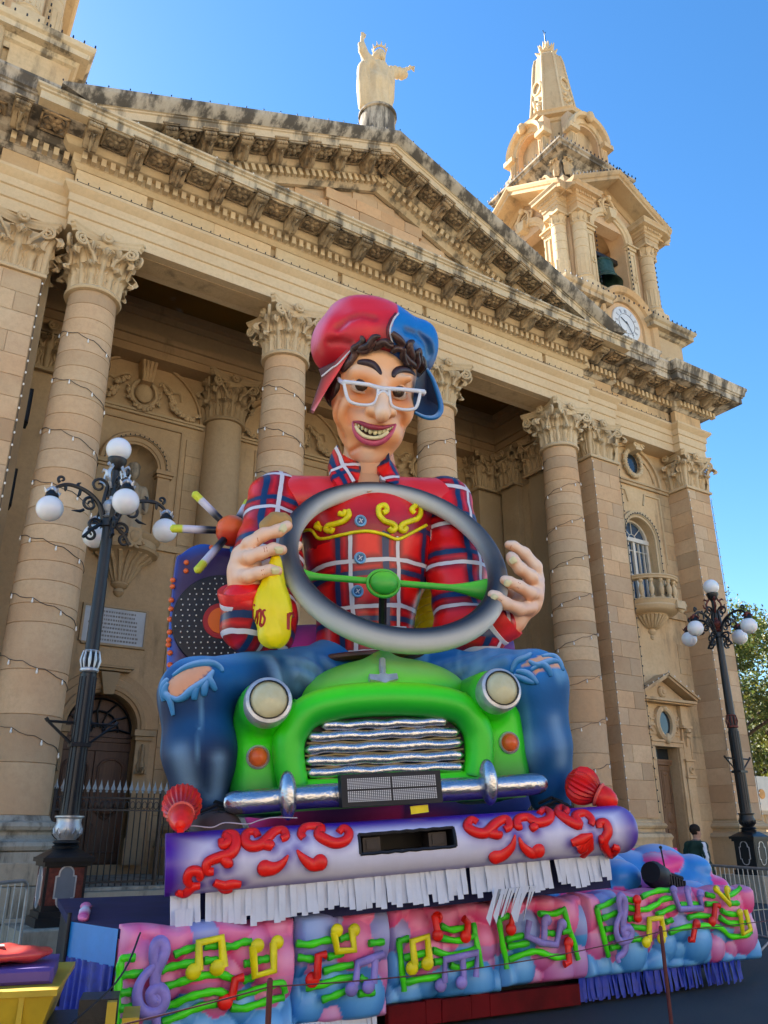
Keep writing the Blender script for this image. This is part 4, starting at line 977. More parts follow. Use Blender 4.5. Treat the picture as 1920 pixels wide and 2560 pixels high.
    part('spire', rings([(1.5, 33.5), (1.46, 33.75), (1.34, 33.9), (1.26, 34.0), (1.02, 36.2), (.80, 38.3), (.70, 38.8), (.48, 39.1), (.38, 39.2), (.45, 39.35)]), STONE, t, angle=20)
    mb = MB(); R = random.Random(4)
    for k in range(8):
        a = k*pi/4; 
        mb.tube([(cx + r_*cos(a + pi/8), cy + r_*sin(a + pi/8), z_) for r_, z_ in ((1.28, 34.0), (1.03, 36.2), (.81, 38.3), (.7, 38.8))], .06, 5)
        if k % 2 == 0:
            for j in range(16): z_ = 34.1 + j*.1; rr = 1.20 - (z_-34)*.115; mb.sphere((cx + rr*cos(a) + R.uniform(-.2, .2)*sin(a), cy + rr*sin(a) + R.uniform(-.2, .2)*cos(a), z_), .12, 6, 5)
            rr = .95; N = Vector((cos(a), sin(a), .11)); U = Vector((-sin(a), cos(a), 0)); V_ = N.cross(U)
            mb.tube([Vector((cx + rr*cos(a), cy + rr*sin(a), 36.4)) + U*.28*cos(b) + Vector((0, 0, 1))*.38*sin(b) for b in [2*pi*i/18 for i in range(18)]], .07, 6, closed=True)
    part('spire_carving', mb, STONE_PALE, t)
    mb = MB()
    for k in range(8):
        a = k*pi/4; mb.tube([(cx + r_*cos(a), cy + r_*sin(a), z_) for r_, z_ in ((.2, 39.2), (.38, 39.45), (.58, 39.68))], [.14, .12, .02], 5); mb.tube([(cx + r_*cos(a+.39), cy + r_*sin(a+.39), z_) for r_, z_ in ((.15, 39.3), (.25, 39.7), (.33, 40.05))], [.13, .11, .02], 5)
    part('star_finial', mb, STONE_PALE, t)
    part('lightning_rod', MB().tube([(cx, cy, 39.3), (cx, cy, 41.0)], .025, 5).tube([(cx-.1, cy, 41.15), (cx, cy, 40.95), (cx+.1, cy, 41.15)], .02, 5), IRON, t)
    # little lamp sockets that outline edges
    mb = MB(); R = random.Random(8)
    for x0, y0, z0_, x1, y1, z1_, n_ in ((cx-3.85, cy-3.3, 21.8, cx+3.85, cy-3.3, 21.8, 26), (cx-2.46, cy-2.46, 30.34, cx+2.46, cy-2.46, 30.34, 20), (cx-2.46, cy-2.46, 30.34, cx-2.46, cy+2.46, 30.34, 20), (cx-3.0, cy-3.5, 26.9, cx, cy-3.5, 28.78, 14), (cx+3.0, cy-3.5, 26.9, cx, cy-3.5, 28.78, 14), (cx+2.6, cy-2.7, 22.5, cx+2.6, cy-2.7, 26.6, 16), (cx-1.02, cy-2.62, 22.9, cx-1.02, cy-2.62, 25.7, 12), (cx+1.02, cy-2.62, 22.9, cx+1.02, cy-2.62, 25.7, 12)):
        for i in range(n_ + 1): q = i/n_; mb.box(x0+(x1-x0)*q-.02, x0+(x1-x0)*q+.02, y0+(y1-y0)*q-.02, y0+(y1-y0)*q+.02, z0_+(z1_-z0_)*q, z0_+(z1_-z0_)*q+.09)
    part('lamp_sockets', mb, IRON, t, kind='stuff')
    return t
tR = tower(23.55, 'right bell tower with the clock and a green bell, its spire tip against the sky')
tL = tower(-1.95, 'left bell tower cut off by the upper left corner, pedestal and columns in view')
m = NT('verdigris_bronze'); pos = m.n('TexCoord').outputs['Object']
m.col(m.mix(m.ramp(m.noise(pos, 3, 5), .35, .7), (.030, .075, .062), (.075, .15, .125))); m.set(.5, .5, .4); BRONZE = m.m
bell = thing('church_bell', 'green bronze bell hanging in the right tower arch', 'bell', (23.55, 19.25, 23.2))
part('bell_body', MB().lathe([(.80, 0), (.78, .04), (.70, .12), (.60, .30), (.52, .55), (.48, .85), (.46, 1.1), (.40, 1.24), (.25, 1.32), (.001, 1.34)], 36, (23.55, 19.25, 23.6)).lathe([(.78, 0), (.68, .1), (.56, .35), (.48, .7), (.44, 1.1), (.001, 1.25)], 36, (23.55, 19.25, 23.6)), BRONZE, bell)
mb = MB()
for z_ in (.13, .34, 1.08): mb.tube([(23.55 + r_*cos(a), 19.25 + r_*sin(a), 23.6 + z_) for r_ in (((.69, .575, .465))[[.13, .34, 1.08].index(z_)] + .01,) for a in [2*pi*k/32 for k in range(32)]], .018, 5, closed=True)
part('bell_band', mb, BRONZE, bell)
part('yoke', MB().box(22.6, 24.5, 19.15, 19.35, 25.03, 25.25).box(23.4, 23.7, 19.12, 19.38, 24.9, 25.07), IRON, bell)
part('clapper', MB().tube([(23.55, 19.25, 24.6), (23.55, 19.25, 23.5)], .03, 6).sphere((23.55, 19.25, 23.5), .1), IRON, bell)

# ------------------------------------------------------------ statue on the pediment
so = atY(944, 286, 17.6); FS = Frame((so.x, 17.6, so.z))
st = thing('statue', 'pale stone statue of a robed crowned man with one arm raised on the pediment top', 'statue', M=FS.M)
q = FS.q
px = lambda x, y, d=0: np.array(q(x, y, d))
hd = px(949, 140); LH = px(1026, 168); RHs = px(907, 92)
def statue_fn(X):
    sh = px(948, 165)
    d = sd_caps(X, (.02, 0, .1), (0, 0, 1.2), .44, .46)
    d = smin(d, sd_caps(X, (0, 0, 1.2), (sh[0], 0, sh[2]-.25), .50, .36), .2)
    d = smin(d, sd_caps(X, (sh[0]-.38, 0, sh[2]-.2), (sh[0]+.38, 0, sh[2]-.3), .2, .2), .15)
    el = px(908, 128); wr = px(904, 112)
    d = smin(d, poly_caps(X, [(sh[0]-.4, 0, sh[2]-.2), tuple(el), tuple(wr)], [.22, .16, .12]), .12)
    d = np.minimum(d, sd_caps(X, tuple(wr), tuple(RHs + np.array([0, 0, .0])), .085, .07))
    el2 = px(982, 180); w2 = px(1006, 180)
    d = smin(d, poly_caps(X, [(sh[0]+.35, 0, sh[2]-.25), tuple(el2), tuple(w2 + np.array([0, 0, -.1]))], [.2, .21, .2]), .1)
    d = np.minimum(d, sd_caps(X, tuple(w2), tuple(LH), .09, .06))
    d = smin(d, sd_caps(X, (-.55, .05, sh[2]-.5), (-.45, .1, .2), .25, .2), .15)
    d = smin(d, sd_caps(X, (.45, .05, sh[2]-.6), (.42, .1, .15), .28, .2), .15)
    d = d - .030*np.sin(X[..., 0]*17 + .8*np.sin(X[..., 2]*2.1)) * sstep(0, .6, 2.2 - X[..., 2]) - .02*np.sin(X[..., 0]*31 + X[..., 2]*5)
    d = smin(d, sd_ell(X, tuple(hd + np.array([0, 0, -.02])), (.20, .23, .29)), .06)
    d = smin(d, sd_ell(X, tuple(hd + np.array([0, .08, -.12])), (.27, .2, .36)), .05)
    d = smin(d, sd_ell(X, tuple(hd + np.array([0, -.2, -.2])), (.12, .10, .16)), .05)
    d = smin(d, sd_caps(X, tuple(hd + np.array([0, -.2, .05])), tuple(hd + np.array([0, -.27, -.06])), .03, .045), .03)
    return d
sb = sdf_part('body', statue_fn, (-1.3, -.9, -.1), (2.2, .9, 3.9), .045, STONE_PALE, st, M=FS.M)
mb = MB()
for i in range(5):
    mb.tube([Vector(RHs) + Vector((-.05 + .03*i, 0, .0)), Vector(RHs) + Vector((-.07 + .045*i, -.02, .2 - abs(i-2)*.02))], [.03, .02], 5)
    mb.tube([Vector(LH), Vector(LH) + Vector((.16 + .01*i, -.04 + .02*i, .10 - .04*i))], [.03, .02], 5)
part('hand', mb, STONE_PALE, sb, FS.M)
mb = MB().lathe([(.21, 0), (.24, .0), (.25, .08), (.22, .08)], 20, tuple(hd + np.array([0, 0, .18])))
for k in range(10): a = 2*pi*k/10; mb.tube([(hd[0] + .235*cos(a), hd[1] + .235*sin(a), hd[2] + .24), (hd[0] + .28*cos(a), hd[1] + .28*sin(a), hd[2] + .40)], [.035, .01], 5)
part('crown', mb, STONE_PALE, st, FS.M)
part('plinth', MB().lathe([(.62, -1.9), (.60, -.3), (.56, -.06), (.50, .0), (.001, .02)], 24).lathe([(.60, -.22), (.66, -.20), (.66, -.12), (.56, -.08)], 24), STONE_DIRTY, st, FS.M)

# niche statue (partly hidden behind the lamp) and its neighbour
for i, bx in enumerate((5.66, 16.36)):
    n0 = np.array([bx, 23.15, 9.9])
    def nf(X):
        d = sd_caps(X, (0, 0, .1), (0, 0, 1.3), .40, .33); d = smin(d, sd_caps(X, (-.25, 0, 1.45), (.25, 0, 1.4), .18), .15)
        d = smin(d, poly_caps(X, [(-.35, 0, 1.4), (-.42, -.2, 1.0), (-.1, -.38, 1.05)], [.14, .12, .1]), .08); d = smin(d, poly_caps(X, [(.35, 0, 1.4), (.45, -.15, 1.0), (.4, -.3, .7)], [.14, .12, .1]), .08)
        d = d - .03*np.sin(X[..., 0]*20 + np.sin(X[..., 2]*4)); d = smin(d, sd_ell(X, (0, -.05, 1.95), (.17, .19, .24)), .08)
        return smin(d, sd_ell(X, (0, .0, 2.16), (.20, .2, .16)), .06)
    sdf_s = thing('niche_statue', ['stone bishop statue in the niche behind the left street lamp', 'stone figure in the dark niche left of the rightmost round column'][i], 'statue', tuple(n0), 'niche statues in the portico')
    sdf_part('body', nf, (-.75, -.75, -.05), (.75, .6, 2.5), .05, STONE_STEP, sdf_s, M=T(*n0))

# ------------------------------------------------------------ strings of bulbs
BULB = paint_mat('frosted_bulb', (.78, .76, .70), .3, .03); CORD = paint_mat('dark_cable', (.05, .045, .04), .6)
bm = MB().lathe([(.001, -.11), (.017, -.10), (.024, -.075), (.018, -.045), (.013, -.038), (.013, 0), (.001, 0)], 8).mesh('bulb', BULB, 60)
names = ['string of frosted bulbs wound round the big left column beside the street lamp', 'string of bulbs wound round the column behind the figure\'s right shoulder', 'string of bulbs wound round the column behind the blue half of the cap', 'string of bulbs wound round the rightmost round column']
for ci, x in enumerate(COLX):
    t = thing('string_lights', names[ci], 'string lights', (x, COLY, 2.2), 'bulb strings wound round the columns')
    sg = 1 if ci < 2 else -1; pitch = 1.32; z0 = 2.3; z1 = 13.7; pts = []; bl = []
    n = int((z1 - z0)/pitch*30)
    for i in range(n+1):
        z = z1 - (z1-z0)*i/n; a = sg*2*pi*(z1 - z)/pitch + ci; r = shaft_r(z) + .02
        sag = -.06*abs(sin(a*4.5)); P = Vector((x + r*cos(a), COLY + r*sin(a), z + sag)); pts.append(P)
        f_ = Vector((cos(a), sin(a))) ; tocam = Vector((-x, -COLY)).normalized()
        if i % 4 == 2 and f_.dot(tocam) > -.15: bl.append(P + Vector((cos(a)*.01, sin(a)*.01, -.01)))
    part('cord', MB().tube(pts, .008, 4, caps=False), CORD, t)
    for p in bl: part('bulb', bm, None, t, T(*p))
def socket_row(label, pts_list, white=False, step=.28):
    t = thing('string_lights', label, 'string lights', pts_list[0][0], 'bulb strings along the stone edges')
    c = MB(); b = MB()
    for a, e in pts_list:
        a, e = Vector(a), Vector(e); n = max(2, int((e-a).length/step)); c.tube([a, e], .008, 4)
        for i in range(n+1):
            p = a + (e-a)*i/n; b.sphere(tuple(p + Vector((0, -.03, .02))), .022 if white else .020, 6, 4, (1, 1, 1.5))
    part('cord', c, CORD, t); part('bulb_row', b, BULB if white else IRON, t, kind='stuff')
y = 18.02
socket_row('bulb string down the right edge of the left pilaster', [((1.70, y-.02, 13.9), (1.70, y-.02, 2.2))], True, .30)
socket_row('bulb string down the left edge of the pilaster next to the rightmost round column', [((20.27, y, 13.9), (20.27, y, 2.2))], True, .32)
socket_row('bulb string down the right edge of the pilaster next to the balcony', [((21.63, y, 13.9), (21.63, y, 2.2))], False, .32)
socket_row('bulb string down the left edge of the far right corner pilaster', [((25.49, y, 13.9), (25.49, y, 2.2))], True, .34)
socket_row('bulb string down the outer right corner of the facade', [((26.86, y, 13.9), (26.86, y, 2.2))], True, .34)
socket_row('bulb string round the balcony window arch', [((BX + .93*cos(pi*i/10), WY-.13, 11.95 + .93*sin(pi*i/10)), (BX + .93*cos(pi*(i+1)/10), WY-.13, 11.95 + .93*sin(pi*(i+1)/10))) for i in range(10)] + [((BX+.93, WY-.13, 11.9), (BX+.93, WY-.13, 9.6))], False, .28)
socket_row('dark lamp row along the ledge above the portico beam', [((2.0, 17.50, 16.87), (19.9, 17.50, 16.87)), ((20.0, 17.76, 16.87), (21.7, 17.76, 16.87)), ((21.7, 18.06, 16.87), (25.3, 18.06, 16.87))], False, .27)
socket_row('bulb row along the left slope of the pediment', [((XL, 16.3, ZE+.05), (XC, 16.3, ZP+.05))], False, .55)
socket_row('bulb row along the right slope of the pediment', [((XC, 16.3, ZP+.05), (XR, 16.3, ZE+.05))], False, .55)
socket_row('sparse bulb row along the horizontal cornice of the pediment', [((2.0, 16.5, 18.46), (20.0, 16.5, 18.46))], True, 1.05)
socket_row('bulb row on the small door pediment at the right', [((BX-1.44, WY-.5, 6.1), (BX, WY-.5, 6.82)), ((BX, WY-.5, 6.82), (BX+1.44, WY-.5, 6.1))], True, .3)
socket_row('bulb string round the niche arch behind the left lamp', [((5.66 + .95*cos(pi*i/10), BY-.25, 12.1 + .95*sin(pi*i/10)), (5.66 + .95*cos(pi*(i+1)/10), BY-.25, 12.1 + .95*sin(pi*(i+1)/10))) for i in range(10)], False, .3)
# ------------------------------------------------------------ iron railing between the left columns
fe = thing('iron_fence', 'black iron railing with grey spear tips before the arched door', 'fence', (5.6, 18.3, .62))
SPEAR = paint_mat('grey_spear_paint', (.30, .34, .36), .5, .1)
bar = MB().tube([(0, 0, .62), (0, 0, 2.44)], .013, 6).mesh('bar', IRON); 
tipm = MB().lathe([(.012, 0), (.03, .015), (.02, .04), (.045, .06), (.045, .09), (.02, .16), (.001, .26)], 4).mesh('spear_tip', SPEAR, 30)
for seg, (x0, x1) in enumerate(((3.72, 7.55), (9.2, 12.8), (14.5, 18.2))):
    n = round((x1-x0)/.128)
    for i in range(n+1):
        x = x0 + (x1-x0)*i/n; b = part('bar', bar, None, fe, T(x, 18.3, 0)); part('spear_tip', tipm, None, b, T(x, 18.3, 2.42))
    part('rail', MB().box(x0, x1, 18.285, 18.315, .68, .72).box(x0, x1, 18.285, 18.315, 2.30, 2.335).box(x0, x1, 18.285, 18.315, 2.06, 2.095), IRON, fe)
    mb = MB()
    for i in range(n):
        x = x0 + (x1-x0)*(i+.5)/n; mb.tube([(x + .05*cos(a), 18.3, 2.18 + .075*sin(a)) for a in [2*pi*k/8 for k in range(8)]], .009, 4, closed=True)
    part('scroll_band', mb, IRON, fe, kind='stuff')
    for x in (x0, (x0+x1)/2 + .3, x1): part('fence_post', MB().box(x-.03, x+.03, 18.27, 18.33, .60, 2.5), IRON, fe)

# ------------------------------------------------------------ street lamps
m = NT('opal_glass'); m.col((.80, .81, .83)); m.set(.25, 0, .5); m.b.inputs['Subsurface Weight'].default_value = .15; OPAL = m.m
BLK_ = paint_mat('speaker_black', (.008, .008, .010), .55, .2, 6)
RUST = paint_mat('dark_red_paint', (.13, .028, .018), .6, .35, 14)
PANEL = paint_mat('grey_panel_paint', (.17, .19, .22), .45, .08)
def lamp_arm():
    mb = MB()
    main = smooth_path([(.10, 0, 6.72), (.22, 0, 7.02), (.45, 0, 7.20), (.72, 0, 7.26), (.90, 0, 7.20), (1.0, 0, 7.08)], 6); mb.tube(main, [.045 - .018*i/len(main) for i in range(len(main))], 7)
    def scroll(x, z, r, a0, turns, s, th=.03): mb.tube([(x + r*(1-.8*t)*cos(a0 + s*turns*2*pi*t), 0, z + r*(1-.8*t)*sin(a0 + s*turns*2*pi*t)) for t in lin(0, 1, 20)], [th*(1-.4*i/20) for i in range(21)], 6)
    scroll(.36, 6.98, .13, 1.6, 1.3, -1); scroll(.25, 7.36, .15, 3.4, 1.4, -1); scroll(.24, 6.62, .12, 2.6, 1.3, -1); scroll(.30, 6.42, .11, 1.2, 1.3, 1); scroll(.88, 7.33, .07, -1.2, 1.0, 1)
    mb.tube([(.12, 0, 6.75), (.14, 0, 7.1), (.11, 0, 7.36)], .035, 6); mb.tube(smooth_path([(.10, 0, 6.66), (.25, 0, 6.56), (.40, 0, 6.36)], 4), .032, 6)
    for x, z, dx, dz in ((.55, 7.22, .02, -.16), (.62, 7.24, -.03, .10), (.34, 7.12, -.02, -.14), (.80, 7.24, .0, -.12), (.45, 6.86, .1, -.06)):
        mb.tube([(x, 0, z), (x+dx*.6, 0, z+dz*.7), (x+dx*2, 0, z+dz)], [.028, .03, .006], 5)
    mb.lathe([(.001, 7.10), (.06, 7.08), (.10, 7.03), (.115, 6.98), (.10, 6.955), (.001, 6.95)], 14, (1.0, 0, 0)); return mb
def street_lamp(x, y, z0, label, extra=None):
    t = thing('street_lamp', label, 'street lamp', (x, y, z0), 'five-globe street lamps in front of the church')
    zt = z0 + 7.85 - 8.23 + 0; M = T(x, y, z0 - .38)         # built for a foot at .38
    mb = MB().box(-.36, .36, -.36, .36, .38, .50).box(-.32, .32, -.32, .32, .50, .58).box(-.29, .29, -.29, .29, .58, 1.24).box(-.33, .33, -.33, .33, 1.18, 1.24).box(-.37, .37, -.37, .37, 1.24, 1.30)
    mb.add([(-.35, -.35, 1.30), (.35, -.35, 1.30), (.35, .35, 1.30), (-.35, .35, 1.30), (-.17, -.17, 1.42), (.17, -.17, 1.42), (.17, .17, 1.42), (-.17, .17, 1.42)], [(0, 1, 5, 4), (1, 2, 6, 5), (2, 3, 7, 6), (3, 0, 4, 7), (4, 5, 6, 7)])
    mb.lathe([(.19, 1.42), (.20, 1.45), (.16, 1.47), (.20, 1.50), (.17, 1.53), (.12, 1.54)], 20)
    part('pedestal', mb, IRON, t, M)
    out = arc(0, 1.08, .10, 0, 180, 8); low = arc(0, .72, .10, 180, 360, 8)
    plate = [(.14, .76), (.14, 1.04)] + [(.10, 1.05)] + out + [(-.10, 1.05), (-.14, 1.04), (-.14, .76), (-.10, .75)] + low + [(.10, .75)]
    for q in range(4):
        R_ = M @ RZ(q*pi/2)
        part('panel', MB().prism(plate, -.305, -.285), PANEL if extra is None else IRON, t, R_)
        mb = MB(); moulding(mb, plate + plate[:1], [(-.012, 0), (-.01, .014), (.008, .016), (.012, 0)]); part('panel_rim', mb, SILVER, t, R_ @ T(0, -.297, 0))
        part('side_panel', MB().box(-.25, .25, -.297, -.28, .66, 1.16), RUST if extra is None else IRON, t, R_)
    urn = MB().lathe([(.12, 1.53), (.14, 1.55), (.20, 1.64), (.205, 1.72), (.18, 1.78), (.185, 1.84), (.215, 1.86), (.215, 1.88), (.1, 1.885)], 28)
    for k in range(10):
        a = 2*pi*k/10; urn.tube([(r_*cos(a + d_), r_*sin(a + d_), z_) for r_, z_, d_ in ((.155, 1.57, 0), (.205, 1.63, .16), (.212, 1.70, 0), (.205, 1.63, -.16))], .010, 5, closed=True)
    part('urn', urn, SILVER if extra is None else IRON, t, M)
    pole = MB().lathe([(.145, 1.88), (.135, 2.2), (.130, 4.05), (.115, 4.06), (.115, 4.5), (.095, 6.2), (.10, 6.6), (.13, 6.62), (.13, 6.75), (.10, 6.78)], 16)
    for k in range(12): a = 2*pi*k/12; pole.tube([(.135*cos(a), .135*sin(a), 1.9), (.128*cos(a), .128*sin(a), 4.0)], .014, 4); 
    part('pole', pole, IRON, t, M)
    mb = MB().lathe([(.13, 4.08), (.15, 4.10), (.15, 4.13), (.13, 4.15)], 20).lathe([(.12, 4.40), (.14, 4.42), (.12, 4.44)], 20)
    for k in range(10): a = 2*pi*k/10; mb.tube([(.125*cos(a), .125*sin(a), 4.13), (.15*cos(a), .15*sin(a), 4.27), (.125*cos(a), .125*sin(a), 4.43)], [.012, .026, .012], 5)
    part('collar', mb, SILVER if extra is None else RUST, t, M)
    mb = MB().tube([(-.52, 0, 3.27), (.52, 0, 3.27)], .022, 6)
    for sg in (-1, 1): mb.tube([(sg*.52, 0, 3.27), (sg*.12, 0, 2.94)], .022, 6); mb.tube([(sg*.52, 0, 3.27), (sg*.56, 0, 3.32)], .03, 6)
    mb.box(-.15, .15, -.15, .15, 2.9, 2.96); part('ladder_rest', mb, IRON, t, M)
    mb = MB().lathe([(.10, 6.78), (.14, 6.80), (.09, 6.84), (.07, 6.87), (.13, 6.93), (.155, 7.0), (.13, 7.08), (.06, 7.13), (.05, 7.2)], 20); 
    for k in range(10): a = 2*pi*k/10; mb.tube([(.13*cos(a), .13*sin(a), 6.93), (.157*cos(a), .157*sin(a), 7.0), (.13*cos(a), .13*sin(a), 7.08)], .014, 4)
    for k in range(4):
        a = pi/4 + k*pi/2; P = lambda r_, z_: (r_*cos(a), r_*sin(a), z_)
        mb.tube(smooth_path([P(.07, 7.35), P(.16, 7.45), P(.20, 7.6), P(.12, 7.75), P(.10, 7.85)], 4), .028, 5); mb.tube([P(.16, 7.45), P(.27, 7.5), P(.30, 7.6)], [.03, .03, .012], 5); mb.tube([P(.14, 7.7), P(.25, 7.75), P(.28, 7.70)], [.025, .03, .01], 5)
    part('finial', mb, SILVER if extra is None else RUST, t, M)
    part('lamp_holder', MB().lathe([(.05, 7.15), (.06, 7.7), (.13, 7.78), (.15, 7.84), (.17, 7.88), (.17, 7.93), (.11, 7.95)], 20), IRON, t, M)
    part('globe', MB().sphere((0, 0, 8.13), .222, 28, 18), OPAL, t, M, angle=80)
    AM = lamp_arm()
    for q in range(4):
        R_ = M @ RZ(q*pi/2); a = part('arm', AM, IRON, t, R_)
        part('globe', MB().sphere((1.0, 0, 6.76), .222, 28, 18), OPAL, t, R_, angle=80)
        mb = MB()
        for k in range(4): b = k*pi/2 + .4; mb.tube([(1.0 + .05*cos(b), .05*sin(b), 7.12), (1.0 + .13*cos(b), .13*sin(b), 7.04), (1.0 + .16*cos(b), .16*sin(b), 7.10)], [.03, .03, .01], 5)
        mb.sphere((1.0, 0, 7.12), .055, 8, 6); part('leaf_cup', mb, SILVER if extra is None else RUST, a, R_)
    return t
street_lamp(3.06, 13.8, .38, 'black and silver five-globe lamp on the left in front of the big column')
street_lamp(20.48, 14.2, .62, 'all-black five-globe lamp at the right beside the church corner', 1)
part_ = solo('lamp_plinth', MB().block(2.45, 3.7, 13.2, 14.5, 0, .38, .02), STONE_STEP, 'grey stone block under the left street lamp', 'plinth', 'stone blocks under the lamps')
solo('lamp_plinth', MB().block(19.9, 21.1, 13.6, 14.9, 0, .62, .02), STONE_STEP, 'stone block under the right street lamp', 'plinth', 'stone blocks under the lamps')

# ------------------------------------------------------------ crowd barriers
GALV = paint_mat('galvanised_steel', (.36, .38, .40), .42, .12, 10, .1, .5, .7)
def barrier(A, B, label, z1=1.1):
    A, B = Vector((*A, 0)), Vector((*B, 0)); L = (B-A).length; d = (B-A).normalized()
    t = thing('crowd_barrier', label, 'barrier', tuple((A+B)/2), 'steel crowd barriers')
    M = Matrix.Translation(A) @ Matrix.Rotation(atan2(d.y, d.x), 4, 'Z'); r = .12
    fr = [(r, 0, .18), (L-r, 0, .18)] + [(L-r+r*sin(a), 0, .18+r-r*cos(a)) for a in lin(0, pi/2, 5)] + [(L-r+r*cos(a), 0, z1-r+r*sin(a)) for a in lin(0, pi/2, 5)] + [(r-r*sin(a), 0, z1-r+r*cos(a)) for a in lin(0, pi/2, 5)] + [(r-r*cos(a), 0, .18+r-r*sin(a)) for a in lin(0, pi/2, 5)]
    part('frame', MB().tube(fr, .021, 8, closed=True), GALV, t, M)
    n = int(L/.125); rod = MB().tube([(0, 0, .19), (0, 0, z1-.01)], .007, 5).mesh('rod', GALV)
    for i in range(1, n): part('rod', rod, None, t, M @ T(L*i/n, 0, 0))
    for x in (.35, L-.35): part('foot', MB().tube([(x, -.28, .015), (x, -.03, .19), (x, .03, .19), (x, .28, .015)], .017, 6), GALV, t, M)
barrier((2.17, 11.5), (.35, 9.7), 'steel crowd barrier at the left edge before the column base')
barrier((12.85, 10.15), (11.95, 7.9), 'steel crowd barrier behind the right end of the float', 1.13)

# ------------------------------------------------------------ person at the right
pc = Vector((14.24, 11.07, 0)); pe = thing('person', 'person in a dark green track jacket with a white sleeve stripe standing behind the barrier', 'person', tuple(pc))
FP_ = Matrix.Translation(pc) @ RZ(radians(-6))       # facing right and slightly away
SK, HAIR, GRN, WHT, DRK = (.46, .27, .19), (.018, .013, .010), (.018, .045, .032), (.70, .72, .76), (.02, .022, .028)
def pfn(X):
    d = poly_caps(X, [(0, 0, .98), (.0, .01, 1.2), (.02, .0, 1.38)], [.165, .155, .14], .05)
    d = smin(d, sd_caps(X, (0, -.17, 1.40), (0, .17, 1.40), .085), .07)
    d = smin(d, sd_caps(X, (.02, 0, 1.42), (.04, 0, 1.56), .062, .058), .03)
    for s_ in (-1, 1):
        d = smin(d, poly_caps(X, [(0, s_*.20, 1.40), (-.04, s_*.27, 1.14), (.10, s_*.25, .92)], [.078, .066, .052]), .03)
        d = smin(d, poly_caps(X, [(.10, s_*.25, .92), (.15, s_*.24, .86)], [.042, .04]), .02)
        for k in range(4): d = np.minimum(d, sd_caps(X, (.14, s_*(.215+.018*k), .87), (.18 - .01*abs(k-1.5), s_*(.215+.018*k), .77), .012, .010))
        d = np.minimum(d, sd_caps(X, (.15, s_*.20, .89), (.20, s_*.19, .82), .014, .011))
        d = smin(d, poly_caps(X, [(0, s_*.09, .95), (.03 + .10*s_, s_*.10, .50), (.0 + .12*s_ - .06, s_*.10, .10)], [.105, .075, .052]), .05)
        d = smin(d, sd_caps(X, (-.08 + .12*s_, s_*.10, .05), (.12 + .12*s_, s_*.12, .04), .05, .04), .03)
    d = smin(d, sd_ell(X, (.045, 0, 1.655), (.098, .076, .118)), .03)
    d = smin(d, sd_ell(X, (.075, 0, 1.585), (.06, .052, .06)), .03)
    d = smin(d, sd_caps(X, (.135, 0, 1.655), (.162, 0, 1.618), .010, .018), .018)
    for s_ in (-1, 1): d = smin(d, sd_ell(X, (.03, s_*.078, 1.64), (.022, .012, .034)), .008)
    d = smax(d, -sd_caps(X, (.15, -.02, 1.585), (.15, .02, 1.585), .005), .008)
    d = smin(d, sd_ell(X, (.02, 0, 1.70), (.118, .092, .10)) + .004*np.sin(X[..., 0]*150)*np.sin(X[..., 1]*150), .02)
    return d - .006*np.sin(X[..., 2]*38 + 3*np.sin(X[..., 1]*9)) * sstep(.9, 1.0, X[..., 2]) * sstep(1.45, 1.36, X[..., 2])
def pcol(V, N):
    c = np.tile(np.array(SK), (len(V), 1)); z = V[:, 2]
    c[(z < 1.50)] = GRN; c[z < .93] = DRK
    arm = (np.abs(V[:, 1]) > .2) & (z < 1.5)
    c[arm & (z > .90)] = GRN; c[arm & (z <= .89) & (V[:, 0] > .08) & (z > .7)] = SK
    st = (np.abs(V[:, 0] - (-.045 - .06*(1.4-z)/.3*.6)) < .024) & (V[:, 1] < -.2) & (z > .93) & (z < 1.47); c[st] = WHT
    hair = (z > 1.665) & (V[:, 0] < .095 + (z - 1.70)*.6) | (z > 1.735) | ((z > 1.60) & (V[:, 0] < -.005)); c[hair & (z > 1.57)] = HAIR
    c[(V[:, 0] > .11) & (np.abs(z - 1.672) < .008) & (np.abs(np.abs(V[:, 1]) - .032) < .014)] = HAIR
    return c
sdf_part('body', pfn, (-.32, -.42, -.02), (.36, .42, 1.84), .014, vcol_mat('person_cloth', .8, .2, .1), pe, pcol, M=FP_)
part('chest_badge', MB().box(.16, .168, .05, .075, 1.30, 1.325), WHITE, pe, FP_)
part('jacket_collar', MB().lathe([(.072, 1.455), (.085, 1.46), (.082, 1.515), (.070, 1.51)], 16, (.03, 0, 0)), paint_mat('green_cloth', GRN, .85), pe, FP_)

